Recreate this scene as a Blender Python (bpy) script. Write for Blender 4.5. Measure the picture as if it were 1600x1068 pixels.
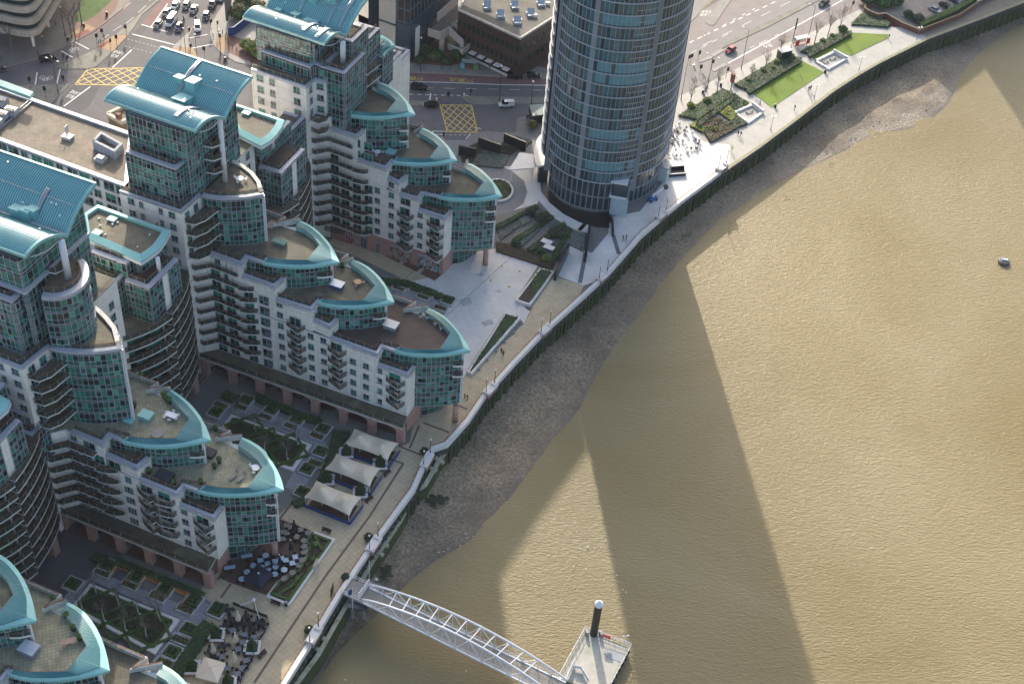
import bpy,math,random
from mathutils import Vector,Matrix
R=math.radians
random.seed(7)
for o in list(bpy.data.objects): bpy.data.objects.remove(o,do_unlink=True)
S=bpy.context.scene
COL=S.collection

# -- camera --
FPX,PITCH,ROLL,CAMH=2222.0,R(43.1),R(5.07),215.0
_c,_s,_cr,_sr=math.cos(PITCH),math.sin(PITCH),math.cos(ROLL),math.sin(ROLL)
FW=Vector((0,_c,-_s));R0=Vector((1,0,0));U0=Vector((0,_s,_c))
RT=R0*_cr+U0*_sr;DN=R0*_sr-U0*_cr;CAMP=Vector((0,0,CAMH))
cam_d=bpy.data.cameras.new('camera');cam=bpy.data.objects.new('camera',cam_d);COL.objects.link(cam)
cam_d.sensor_width=36;cam_d.lens=FPX/1600*36;cam_d.clip_start=1;cam_d.clip_end=3000
mw=Matrix((RT,-DN,-FW)).transposed().to_4x4();mw.translation=CAMP;cam.matrix_world=mw
S.camera=cam
# -- sky,sun,exposure --
SUN_EL=R(24.5);SUN_DIR=Vector((-0.174,0.985,0)).normalized()      # horizontal direction towards the sun
W=bpy.data.worlds.new('World');S.world=W;W.use_nodes=True
nt=W.node_tree;nt.nodes.clear()
sky=nt.nodes.new('ShaderNodeTexSky');sky.sky_type = 'NISHITA';sky.sun_disc=False
sky.sun_elevation=SUN_EL;sky.sun_rotation=math.atan2(SUN_DIR.x,SUN_DIR.y) % (2*math.pi)
sky.air_density=1.0;sky.dust_density=4.0;sky.ozone_density=1.0
bg=nt.nodes.new('ShaderNodeBackground');bg.inputs[1].default_value=0.15
wo=nt.nodes.new('ShaderNodeOutputWorld');nt.links.new(sky.outputs[0],bg.inputs[0]);nt.links.new(bg.outputs[0],wo.inputs[0])
sl=bpy.data.lights.new('sun','SUN');so=bpy.data.objects.new('sun',sl);COL.objects.link(so)
sl.energy=2.8;sl.angle=R(0.55);sl.color=(1.0,0.90,0.76)
sv=(SUN_DIR*math.cos(SUN_EL)+Vector((0,0,math.sin(SUN_EL))))
so.rotation_euler=sv.to_track_quat('Z','Y').to_euler();so.location=(0,400,300)
S.view_settings.view_transform = 'Standard';S.view_settings.look = 'None';S.view_settings.exposure=1.16;S.view_settings.gamma=1
S.render.engine = 'CYCLES'

def un(px,py,z=0.0):
    """world xy of a point seen at photo pixel (px, py) whose height is z"""
    d=FW*FPX+RT*(px-800)+DN*(py-534);t=(z-CAMH)/d.z
    p=CAMP+d*t;return (p.x,p.y)
def U(pts,z=0.0): return [un(x,y,z) for x,y in pts]
def ray_line(px,py,a,b):
    """hit of the sight line with the vertical plane through plan points a, b: returns (u along a->b in metres, z)"""
    d=FW*FPX+RT*(px-800)+DN*(py-534)
    ex,ey=b[0]-a[0],b[1]-a[1];L=math.hypot(ex,ey);ex/=L;ey/=L
    nx,ny=-ey,ex
    t=(a[0]*nx+a[1]*ny)/(d.x*nx+d.y*ny)
    return (d.x*t-a[0])*ex+(d.y*t-a[1])*ey,CAMH+d.z*t

# -- materials --
MATS = {}
def mat(name,col,rough=0.7,metal=0.0,var=0.12,scale=0.6,fine=6.0,spec=0.5,bump=0.0,emis=None,alpha=1.0,coord='Object',stain=None,trans=0.0):
    if name in MATS: return MATS[name]
    m=bpy.data.materials.new(name);m.use_nodes=True;n=m.node_tree;p=n.nodes['Principled BSDF']
    p.inputs['Roughness'].default_value=rough;p.inputs['Metallic'].default_value=metal
    p.inputs['Specular IOR Level'].default_value=spec
    c=(*col,1)
    if alpha<1: p.inputs['Alpha'].default_value=alpha
    if emis: p.inputs['Emission Color'].default_value=(*emis[0],1);p.inputs['Emission Strength'].default_value=emis[1]
    if var>0:
        g=n.nodes.new('ShaderNodeNewGeometry')
        n1=n.nodes.new('ShaderNodeTexNoise');n1.inputs['Scale'].default_value=scale;n1.inputs['Detail'].default_value=5;n1.inputs['Roughness'].default_value = .65
        n.links.new(g.outputs['Position'],n1.inputs['Vector'])
        n2=n.nodes.new('ShaderNodeTexNoise');n2.inputs['Scale'].default_value=fine;n2.inputs['Detail'].default_value=3
        n.links.new(g.outputs['Position'],n2.inputs['Vector'])
        mr=n.nodes.new('ShaderNodeMapRange');mr.inputs[1].default_value = .3;mr.inputs[2].default_value = .7
        mr.inputs[3].default_value=1-var;mr.inputs[4].default_value=1+var
        n.links.new(n1.outputs[0],mr.inputs[0])
        mr2=n.nodes.new('ShaderNodeMapRange');mr2.inputs[1].default_value = .3;mr2.inputs[2].default_value = .7
        mr2.inputs[3].default_value=1-var*.7;mr2.inputs[4].default_value=1+var*.7
        n.links.new(n2.outputs[0],mr2.inputs[0])
        mu=n.nodes.new('ShaderNodeMath');mu.operation = 'MULTIPLY';n.links.new(mr.outputs[0],mu.inputs[0]);n.links.new(mr2.outputs[0],mu.inputs[1])
        vm=n.nodes.new('ShaderNodeVectorMath');vm.operation = 'SCALE';vm.inputs[0].default_value=col
        n.links.new(mu.outputs[0],vm.inputs['Scale']);out=vm.outputs[0]
        if stain:
            ns=n.nodes.new('ShaderNodeTexNoise');ns.inputs['Scale'].default_value=stain[1];ns.inputs['Detail'].default_value=6;ns.inputs['Roughness'].default_value = .7
            n.links.new(g.outputs['Position'],ns.inputs['Vector'])
            ms=n.nodes.new('ShaderNodeMapRange');ms.inputs[1].default_value=stain[2];ms.inputs[2].default_value=stain[2]+.15;n.links.new(ns.outputs[0],ms.inputs[0])
            mx=n.nodes.new('ShaderNodeMix');mx.data_type = 'RGBA';n.links.new(ms.outputs[0],mx.inputs[0]);n.links.new(out,mx.inputs[6]);mx.inputs[7].default_value=(*stain[0],1);out=mx.outputs[2]
        n.links.new(out,p.inputs['Base Color'])
        if bump:
            b=n.nodes.new('ShaderNodeBump');b.inputs['Strength'].default_value=bump;b.inputs['Distance'].default_value = .1
            n.links.new(n2.outputs[0],b.inputs['Height']);n.links.new(b.outputs[0],p.inputs['Normal'])
    else: p.inputs['Base Color'].default_value=c
    MATS[name]=m;return m
def tile(name,c1,c2,cm,bw,bh,rough=.8,mortar=.03,rot=0.0,offset=.5,var=.15,scale=.15,bump=.0,stain=None,squash=1.0):
    """brick / paver material on the metric UVs every mesh here carries"""
    if name in MATS: return MATS[name]
    m=bpy.data.materials.new(name);m.use_nodes=True;n=m.node_tree;p=n.nodes['Principled BSDF'];p.inputs['Roughness'].default_value=rough
    uv=n.nodes.new('ShaderNodeUVMap');mp=n.nodes.new('ShaderNodeMapping');mp.inputs['Rotation'].default_value=(0,0,rot)
    n.links.new(uv.outputs[0],mp.inputs[0]);b=n.nodes.new('ShaderNodeTexBrick');n.links.new(mp.outputs[0],b.inputs['Vector'])
    b.inputs['Color1'].default_value=(*c1,1);b.inputs['Color2'].default_value=(*c2,1);b.inputs['Mortar'].default_value=(*cm,1)
    b.inputs['Scale'].default_value=1;b.inputs['Mortar Size'].default_value=mortar;b.inputs['Brick Width'].default_value=bw;b.inputs['Row Height'].default_value=bh
    b.offset=offset
    g=n.nodes.new('ShaderNodeNewGeometry');n1=n.nodes.new('ShaderNodeTexNoise');n1.inputs['Scale'].default_value=scale;n1.inputs['Detail'].default_value=8;n1.inputs['Roughness'].default_value = .7
    n.links.new(g.outputs['Position'],n1.inputs['Vector'])
    mr=n.nodes.new('ShaderNodeMapRange');mr.inputs[1].default_value = .3;mr.inputs[2].default_value = .7;mr.inputs[3].default_value=1-var;mr.inputs[4].default_value=1+var
    n.links.new(n1.outputs[0],mr.inputs[0]);vm=n.nodes.new('ShaderNodeVectorMath');vm.operation = 'SCALE'
    n.links.new(b.outputs[0],vm.inputs[0]);n.links.new(mr.outputs[0],vm.inputs['Scale']);out=vm.outputs[0]
    if stain:
        ns=n.nodes.new('ShaderNodeTexNoise');ns.inputs['Scale'].default_value=stain[1];ns.inputs['Detail'].default_value=7;ns.inputs['Roughness'].default_value = .7
        n.links.new(g.outputs['Position'],ns.inputs['Vector'])
        ms=n.nodes.new('ShaderNodeMapRange');ms.inputs[1].default_value=stain[2];ms.inputs[2].default_value=stain[2]+.2;n.links.new(ns.outputs[0],ms.inputs[0])
        mx=n.nodes.new('ShaderNodeMix');mx.data_type = 'RGBA';n.links.new(ms.outputs[0],mx.inputs[0]);n.links.new(out,mx.inputs[6]);mx.inputs[7].default_value=(*stain[0],1);out=mx.outputs[2]
    n.links.new(out,p.inputs['Base Color'])
    MATS[name]=m;return m

AX=R(-19.5)   # the wings point this way
white=tile('pale_cladding',(.80,.77,.71),(.76,.73,.675),(.46,.44,.41),3.2,2.93,mortar=.035,offset=0,var=.12,scale=.5,stain=((.34,.32,.28),.35,.60))
cop=mat('grey_coping',(.42,.44,.50),.45,.2,.10,.8)
copw=mat('weathered_coping',(.50,.49,.47),.7,0,.25,.9,stain=((.33,.28,.16),1.2,.52))
rim=mat('slab_edge',(.62,.61,.58),.6,0,.10)
teal=mat('teal_metal',(.185,.45,.455),.34,.0,.10,.5,spec=1.0,stain=((.13,.36,.38),.5,.60))
for _m in (teal,): _m.node_tree.nodes['Principled BSDF'].inputs['Coat Weight'].default_value = .8;_m.node_tree.nodes['Principled BSDF'].inputs['Coat Roughness'].default_value = .30
teal_l=mat('pale_teal_metal',(.24,.50,.48),.5,.05,.10,.5,stain=((.19,.42,.40),1.0,.58))
teal_d=mat('dark_teal_seam',(.05,.20,.22),.5,.2,.05)
mull=mat('window_frame_grey',(.40,.42,.47),.4,.4,.05)
g_dark=mat('glass_dark',(.010,.026,.027),.08,0,.0,spec=.5)
g_green=mat('glass_green',(.025,.19,.14),.10,0,.25,.8,spec=.8)
g_mid=mat('glass_bottle',(.018,.11,.088),.08,0,.2,.8,spec=.8)
g_lite=mat('glass_pale_green',(.10,.32,.24),.2,0,.2,.8,spec=.8)
g_teal=mat('blind_green',(.02,.21,.15),.35,0,.1)
bal_g=mat('balustrade_glass',(.05,.08,.07),.1,0,0,alpha=.42,spec=.7)
rust=mat('rust_rail',(.20,.075,.035),.7,0,.2)
pink=mat('pink_stone',(.40,.235,.20),.75,0,.14,.7,stain=((.30,.18,.15),.8,.58))
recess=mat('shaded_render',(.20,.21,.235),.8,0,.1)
deck_y=tile('roof_pavers_yellow',(.33,.31,.20),(.25,.235,.16),(.17,.16,.12),.6,.6,rot=AX,var=.28,scale=.35,offset=0,stain=((.13,.125,.10),.25,.56))
deck_g=tile('roof_pavers_grey',(.125,.113,.08),(.098,.09,.066),(.06,.055,.043),.6,.6,rot=AX,var=.35,scale=.3,offset=0,stain=((.20,.19,.11),.22,.52))
deck_b=tile('dark_timber_deck',(.085,.06,.05),(.065,.047,.04),(.04,.03,.026),3.0,.15,mortar=.015,rot=AX+.8,var=.3,scale=.5)
ballast=tile('brown_roof',(.20,.155,.115),(.155,.135,.10),(.12,.11,.075),.9,.9,rot=R(-21),var=.35,scale=.4,offset=0,mortar=.02,stain=((.12,.12,.085),.16,.56))
asphalt=mat('asphalt',(.105,.10,.105),.85,0,.16,.12,5,bump=.1,stain=((.15,.14,.14),.08,.56))
asphalt_d=mat('asphalt_dark',(.075,.075,.082),.85,0,.12,.2,5)
redlane=mat('red_lane',(.17,.095,.09),.85,0,.16,.3)
pave=tile('pavement_slabs',(.235,.225,.205),(.20,.19,.175),(.14,.135,.12),.9,.6,var=.2,scale=.2)
pave_w=tile('pale_plaza',(.64,.615,.58),(.605,.58,.55),(.46,.445,.425),1.8,1.8,rot=AX,var=.13,scale=.12,offset=0,mortar=.025,stain=((.33,.34,.35),.25,.60))
pave_park=tile('pale_park_paving',(.42,.41,.37),(.37,.36,.33),(.27,.26,.235),.9,.45,rot=R(34),var=.13,scale=.15)
pave_y=tile('yellow_pavers',(.50,.415,.275),(.455,.375,.25),(.38,.315,.21),.95,.95,rot=R(40),var=.20,scale=.2,offset=0,mortar=.045,stain=((.24,.205,.15),.2,.55))
pave_c=tile('court_pavers',(.20,.195,.18),(.175,.17,.16),(.13,.125,.12),1.2,.3,rot=R(62),var=.15,scale=.2)
pave_r=tile('red_brick_paving',(.19,.085,.06),(.15,.07,.05),(.10,.06,.045),.4,.2,rot=AX,var=.2)
pave_br=tile('brown_brick_paving',(.13,.075,.055),(.10,.06,.047),(.07,.045,.035),.4,.2,rot=AX,var=.3,scale=.4)
band=mat('brown_band',(.135,.095,.075),.8,0,.15)
granite=tile('grey_granite',(.30,.31,.325),(.26,.27,.285),(.14,.145,.155),1.2,.8,rot=AX,var=.14,scale=.5)
stone_w=mat('white_stone',(.66,.63,.60),.6,0,.08)
kerb=mat('kerb_stone',(.34,.33,.31),.8,0,.12)
paint=mat('road_paint_white',(.62,.61,.58),.7,0,.2,2.0)
paint_y=mat('road_paint_yellow',(.62,.44,.09),.7,0,.22,2.0)
soil=mat('bare_soil',(.07,.048,.034),.95,0,.3,2,14,bump=.5)
hedge=mat('hedge_leaf',(.060,.115,.024),.8,0,.45,2.2,22,bump=1.0)
hedge_d=mat('dark_leaf',(.032,.062,.026),.8,0,.45,2.0,20,bump=1.0)
hedge_y=mat('yellow_leaf',(.17,.19,.02),.8,0,.45,2.0,20,bump=1.0)
hedge_g=mat('olive_leaf',(.10,.14,.04),.8,0,.5,1.8,18,bump=1.0)
grass=mat('lawn_grass',(.115,.185,.014),.9,0,.28,.16,5,bump=.4,stain=((.16,.185,.02),.22,.52))
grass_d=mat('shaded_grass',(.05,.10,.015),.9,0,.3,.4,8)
barkm=mat('bark',(.16,.13,.10),.9,0,.2,3)
birch=mat('birch_bark',(.42,.40,.38),.8,0,.25,6)
black=mat('black_metal',(.012,.013,.016),.5,.2,.0)
navy=mat('navy_canvas',(.008,.014,.035),.75,0,.15,2)
blue=mat('blue_panel',(.012,.045,.20),.5,0,.1)
cream=mat('cream_canvas',(.68,.58,.45),.75,0,.06,.6)
steel_w=mat('white_steel',(.66,.67,.70),.4,0,.05,1)
steel_g=mat('grey_steel',(.26,.28,.31),.5,.3,.1)
timber=mat('timber_slats',(.36,.155,.05),.7,0,.2,2)
timber_g=mat('grey_timber',(.27,.25,.22),.8,0,.2,2)
redbrick=tile('red_brick',(.21,.075,.05),(.17,.06,.045),(.13,.08,.06),.45,.15,var=.2)
darkred=mat('dark_red_gravel',(.085,.022,.018),.9,0,.25,3)
yell=mat('yellow_plastic',(.75,.48,.02),.5,0,0)
redp=mat('red_plastic',(.55,.02,.02),.5,0,0)
plwhite=mat('white_plastic',(.72,.73,.76),.5,0,0)
tabblue=mat('pale_blue_tabletop',(.34,.46,.58),.35,0,.05)
skin=mat('skin',(.42,.24,.17),.6,0,0)
lampg=mat('lamp_globe',(.72,.72,.70),.3,0,0)

# -- mesh builder --
class MB:
    def __init__(s): s.v=[];s.f=[];s.m=[]
    def add(s,vs,fs,mi=0):
        o=len(s.v);s.v+=[tuple(v) for v in vs]
        for f in fs: s.f.append(tuple(i+o for i in f));s.m.append(mi)
        return s
    def quad(s,a,b,c,d,mi=0): return s.add([a,b,c,d],[(0,1,2,3)],mi)
    def poly(s,pts,z,mi=0): return s.add([(p[0],p[1],z) for p in pts],[tuple(range(len(pts)))],mi)
    def prism(s,pts,z0,z1,mi=0,mt=None,bottom=True):
        n=len(pts);mt=mi if mt is None else mt
        A=sum(pts[i][0]*pts[(i+1) % n][1]-pts[(i+1) % n][0]*pts[i][1] for i in range(n))
        if A<0: pts=pts[::-1]
        o=len(s.v);s.v+=[(p[0],p[1],z0) for p in pts]+[(p[0],p[1],z1) for p in pts]
        for i in range(n):
            j=(i+1) % n;s.f.append((o+i,o+j,o+n+j,o+n+i));s.m.append(mi)
        s.f.append(tuple(o+n+i for i in range(n)));s.m.append(mt)
        if bottom: s.f.append(tuple(o+n-1-i for i in range(n)));s.m.append(mi)
        return s
    def box(s,cx,cy,z0,dx,dy,dz,a=0.0,mi=0,mt=None):
        c,q=math.cos(a),math.sin(a)
        P=[(cx+x*c-y*q,cy+x*q+y*c) for x,y in ((-dx/2,-dy/2),(dx/2,-dy/2),(dx/2,dy/2),(-dx/2,dy/2))]
        return s.prism(P,z0,z0+dz,mi,mt)
    def bar(s,p,q,w,h,mi=0):
        """rectangular bar between 3-d points p and q, w wide and h deep"""
        p=Vector(p);q=Vector(q);d=q-p;L=d.length
        if L<1e-6: return s
        d/=L;up=Vector((0,0,1)) if abs(d.z) < .95 else Vector((1,0,0))
        sd=d.cross(up).normalized()*w/2;u=sd.cross(d).normalized()*h/2
        vs=[p-sd-u,p+sd-u,p+sd+u,p-sd+u,q-sd-u,q+sd-u,q+sd+u,q-sd+u]
        return s.add(vs,[(0,3,2,1),(4,5,6,7),(0,1,5,4),(1,2,6,5),(2,3,7,6),(3,0,4,7)],mi)
    def tube(s,p,q,r,r2=None,n=8,mi=0,cap=True):
        p=Vector(p);q=Vector(q);d=q-p
        if d.length<1e-6: return s
        r2=r if r2 is None else r2;d.normalize();up=Vector((0,0,1)) if abs(d.z) < .95 else Vector((1,0,0))
        a=d.cross(up).normalized();b=d.cross(a).normalized()
        vs=[p+(a*math.cos(2*math.pi*i/n)+b*math.sin(2*math.pi*i/n))*r for i in range(n)]+[q+(a*math.cos(2*math.pi*i/n)+b*math.sin(2*math.pi*i/n))*r2 for i in range(n)]
        fs=[(i,(i+1) % n,n+(i+1) % n,n+i) for i in range(n)]
        if cap: fs+=[tuple(range(n))[::-1],tuple(range(n,2*n))]
        return s.add(vs,fs,mi)
    def ball(s,c,rx,ry=None,rz=None,nu=10,nv=6,mi=0,jit=0.0,rnd=random):
        ry=rx if ry is None else ry;rz=rx if rz is None else rz;vs=[]
        for j in range(nv+1):
            t=math.pi*j/nv
            for i in range(nu):
                k=1+rnd.uniform(-jit,jit) if jit else 1
                vs.append((c[0]+rx*k*math.sin(t)*math.cos(2*math.pi*i/nu),c[1]+ry*k*math.sin(t)*math.sin(2*math.pi*i/nu),c[2]+rz*k*math.cos(t)))
        fs=[(j*nu+i,(j+1)*nu+i,(j+1)*nu+(i+1) % nu,j*nu+(i+1) % nu) for j in range(nv) for i in range(nu)]
        return s.add(vs,fs,mi)
    def wallstrip(s,path,z0,z1,mi=0):
        for a,b in zip(path,path[1:]): s.quad((a[0],a[1],z0),(b[0],b[1],z0),(b[0],b[1],z1),(a[0],a[1],z1),mi)
        return s
    def thick(s,path,w,z0,z1,mi=0,mt=None,side=0):
        """wall of width w along a plan polyline; side 0 centred, 1 = to the left, -1 = to the right of travel"""
        off = {0: (-w/2,w/2),1: (0,w),-1: (-w,0)}[side]
        a=offset(path,off[0]);b=offset(path,off[1])
        for i in range(len(path)-1): s.prism([a[i],a[i+1],b[i+1],b[i]],z0,z1,mi,mt)
        return s
    def build(s,name,mats,parent=None,smooth=False):
        me=bpy.data.meshes.new(name);ox=oy=oz=0
        if parent is not None:
            q=parent;
            while q is not None: ox+=q.location.x;oy+=q.location.y;oz+=q.location.z;q=q.parent
        me.from_pydata([(x-ox,y-oy,z-oz) for x,y,z in s.v],[],s.f)
        if not isinstance(mats,(list,tuple)): mats=[mats]
        for m in mats: me.materials.append(m)
        me.polygons.foreach_set('material_index',s.m)
        if smooth: me.polygons.foreach_set('use_smooth',[True]*len(s.f))
        uvl=me.uv_layers.new(name='UVMap');buf=[0.0]*(2*len(me.loops));vs=s.v
        for p in me.polygons:
            nx,ny,nz=p.normal
            if abs(nz) > .75:
                for li in p.loop_indices: v=vs[me.loops[li].vertex_index];buf[2*li]=v[0];buf[2*li+1]=v[1]
            else:
                l=math.hypot(nx,ny) or 1;tx,ty=-ny/l,nx/l
                for li in p.loop_indices: v=vs[me.loops[li].vertex_index];buf[2*li]=v[0]*tx+v[1]*ty;buf[2*li+1]=v[2]
        uvl.data.foreach_set('uv',buf)
        me.update();o=bpy.data.objects.new(name,me);COL.objects.link(o)
        if parent is not None: o.parent=parent
        return o
def offset(path,d,closed=False):
    """shift a plan polyline d metres to the left of travel"""
    n=len(path);out=[]
    for i in range(n):
        if closed: a=path[i-1];b=path[(i+1) % n]
        else: a=path[max(i-1,0)];b=path[min(i+1,n-1)]
        p=path[i]
        def nrm(u,v):
            l=math.hypot(v[0]-u[0],v[1]-u[1]) or 1e-9;return (-(v[1]-u[1])/l,(v[0]-u[0])/l)
        if a is p or a==p: nn=nrm(p,b);k=1
        elif b is p or b==p: nn=nrm(a,p);k=1
        else:
            n1=nrm(a,p);n2=nrm(p,b);sx,sy=n1[0]+n2[0],n1[1]+n2[1];l=math.hypot(sx,sy) or 1e-9
            nn=(sx/l,sy/l);k=min(2.2,1/max(.3,nn[0]*n1[0]+nn[1]*n1[1]))
        out.append((p[0]+nn[0]*d*k,p[1]+nn[1]*d*k))
    return out
def resample(path,n):
    L=[0]
    for a,b in zip(path,path[1:]): L.append(L[-1]+math.dist(a,b))
    out=[];j=0
    for i in range(n+1):
        t=L[-1]*i/n
        while j<len(L)-2 and L[j+1]<t: j+=1
        k=(t-L[j])/max(1e-9,L[j+1]-L[j]);a,b=path[j],path[j+1]
        out.append(tuple(a[q]+(b[q]-a[q])*k for q in range(len(a))))
    return out
def plen(path): return sum(math.dist(a,b) for a,b in zip(path,path[1:]))
def smoothp(path,it=2):
    for _ in range(it):
        q=[path[0]]
        for a,b in zip(path,path[1:]): q+=[tuple(.75*x+.25*y for x,y in zip(a,b)),tuple(.25*x+.75*y for x,y in zip(a,b))]
        q.append(path[-1]);path=q
    return path
def tag(o,label=None,cat=None,group=None,kind=None):
    if label: o['label']=label
    if cat: o['category']=cat
    if group: o['group']=group
    if kind: o['kind']=kind
    return o
def thing(name,label,cat,loc=(0,0,0),rz=0.0,group=None):
    o=bpy.data.objects.new(name,None);COL.objects.link(o);o.location=loc;o.rotation_euler=(0,0,rz);o.empty_display_size = .5
    return tag(o,label,cat,group)
def dup(o,loc=None,rz=None,label=None,parent=None,mats=None):
    c=o.copy();COL.objects.link(c);c.parent=parent
    if loc is not None: c.location=loc
    if rz is not None: c.rotation_euler=(0,0,rz)
    if label: c['label']=label
    if mats and c.type == 'MESH':
        for i,sl_ in enumerate(c.material_slots):
            mn=sl_.material.name if sl_.material else ''
            if mn in mats: sl_.link = 'OBJECT';sl_.material=mats[mn]
    for ch in list(o.children): dup(ch,parent=c,mats=mats)
    return c
# -- building parts --
teal_s=mat('seam_shadow_teal',(.045,.20,.22),.5,0,.05)  # seams coloured darker than the roof to paint in their shadow lines
FH=2.93
GL=[g_dark,g_mid,g_green,g_lite,g_teal]
def pane_pick(rnd,bright=0.0):
    r=rnd.random()
    if r < .46-bright*.4: return 0
    if r < .72-bright*.3: return 1
    if r < .90: return 2
    if r < .955: return 4
    return 3
def glass_wall(root,path,z0,z1,fh=FH,pw=.92,rows=(.42,1.42,1.09),seed=1,bright=0.,out=.10,frames=True,name='glass_wall',doors=True):
    """curtain wall along a plan path (outside on the right of travel): panes, then a mullion grid as its own part"""
    rnd=random.Random(seed);n=max(1,round(plen(path)/pw));P=offset(resample(path,n),-out);Q=offset(resample(path,n),-out-.07)
    nf=max(1,round((z1-z0)/fh));fh=(z1-z0)/nf;s=fh/sum(rows)
    g=MB();m=MB();zs=[]
    for k in range(nf):
        z=z0+k*fh;lv=[z,z+rows[2]*s,z+(rows[2]+rows[1])*s,z+fh];zs.append(lv)
        run=0;tone=0
        for i in range(n):
            if run<=0: tone=rnd.random();run=rnd.randint(1,5)
            run-=1
            a,b=P[i],P[i+1]
            for r in range(3):
                mi=pane_pick(rnd,bright+(.5 if tone > .72 else 0))
                if r==2: mi=0 if rnd.random() < .8 else 1
                if r==0 and mi==0 and rnd.random() < .5: mi=1
                t=rnd.uniform(-.012,.012)
                g.quad((a[0],a[1],lv[r]),(b[0]+t,b[1]+t,lv[r]),(b[0]+t,b[1]-t,lv[r+1]),(a[0],a[1]-t,lv[r+1]),mi)
            if frames and rnd.random() < .13:
                for w_ in (0,1):
                    pass
                a2,b2=Q[i],Q[i+1];za,zb=lv[1],lv[2]
                for (u,v) in (((a2,za),(b2,za)),((a2,zb),(b2,zb)),((a2,za),(a2,zb)),((b2,za),(b2,zb))):
                    m.bar((u[0][0],u[0][1],u[1]),(v[0][0],v[0][1],v[1]),.17,.17)
    for lv in zs:
        for r,z in enumerate(lv[:3]):
            w = .16 if r==0 else .08
            for i in range(n): m.bar((Q[i][0],Q[i][1],z+.02),(Q[i+1][0],Q[i+1][1],z+.02),.07,w)
        if doors and n>6:
            i=rnd.randint(2,n-4)
            if lv is zs[0]:
                for q in range(4):
                    a2=Q[min(i+q,n)];m.bar((a2[0],a2[1],lv[0]),(a2[0],a2[1],lv[2]),.14,.14)
                m.bar((Q[i][0],Q[i][1],lv[2]),(Q[min(i+3,n)][0],Q[min(i+3,n)][1],lv[2]),.14,.18)
    for i in range(n+1):
        w = .26 if i in (0,n) else .075
        m.bar((Q[i][0],Q[i][1],z0),(Q[i][0],Q[i][1],z1),w,.09)
    gw=g.build(name,GL,root);m.build('mullions',mull,gw);return gw
_win = {}
def win_mesh(w,h,kind):
    key=(round(w,1),round(h,1),kind)
    if key in _win: return _win[key]
    g=MB();rnd=random.Random(kind*7+int(w*10))
    t = .09
    mats=[mull]+GL
    for (x0,x1,z0,z1) in ((-w/2,w/2,0,t),(-w/2,w/2,h-t,h),(-w/2,-w/2+t,t,h-t),(w/2-t,w/2,t,h-t),(-t/2,t/2,t,h-t)):
        g.box((x0+x1)/2,-.03,z0,x1-x0,.10,z1-z0)
    if h<1.9: g.box(0,-.028,h*.34,w-2*t,.09,.07)
    for sx in (-1,1):
        c=[1,5,3,1,2][(kind+(sx>0)*(kind // 2)) % 5]
        x0,x1=(-w/2+t,-t/2) if sx<0 else (t/2,w/2-t)
        g.quad((x0,-.012,t),(x1,-.012,t),(x1,-.012,h*.34),(x0,-.012,h*.34),1 if kind % 3 else 2)
        g.quad((x0,-.012,h*.34),(x1,-.012,h*.34),(x1,-.012,h-t),(x0,-.012,h-t),c)
    g.box(0,-.07,-.08,w+.16,.18,.07)
    o=g.build('window',mats);me=o.data;bpy.data.objects.remove(o);_win[key]=me;return me
_kc=[0]
def window(root,a,b,u,z,w=1.35,h=1.5):
    L=math.dist(a,b);ex,ey=(b[0]-a[0])/L,(b[1]-a[1])/L;_kc[0]+=1
    o=bpy.data.objects.new('window',win_mesh(w,h,random.choice((0,1,1,2,3,4))));COL.objects.link(o)
    o.parent=root;o.location=(a[0]+ex*u+ey*.07-root.location.x,a[1]+ey*u-ex*.07-root.location.y,z-root.location.z);o.rotation_euler=(0,0,math.atan2(ey,ex));return o
def rail(mb,path,z,h=1.05,posts=1.6):
    """mi 0 glass, 1 rail, 2 post"""
    for a,b in zip(path,path[1:]):
        mb.bar((a[0],a[1],z+h*.5),(b[0],b[1],z+h*.5),.03,h*.84,0)
        mb.bar((a[0],a[1],z+h),(b[0],b[1],z+h),.09,.07,1)
    n=max(1,int(plen(path)/posts))
    for p in resample(path,n): mb.box(p[0],p[1],z,.07,.07,h,0,2)
    return mb
RM=[bal_g,rust,mull]
def balcony(root,outer,depth_vec,z,name='balcony',thick=.28):
    """slab whose outer edge is a plan path (outside on the right of travel), running back into the wall"""
    inner=[(p[0]+depth_vec[0],p[1]+depth_vec[1]) for p in outer]
    s=MB();s.prism(list(outer)+inner[::-1],z-thick,z,0,1);sl_=s.build(name,[rim,deck_g],root)
    e=MB();pth=offset(outer,.08);rail(e,pth,z);e.build('balustrade',RM,sl_);return sl_
def lerp(a,b,t): return tuple(x+(y-x)*t for x,y in zip(a,b))
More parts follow.
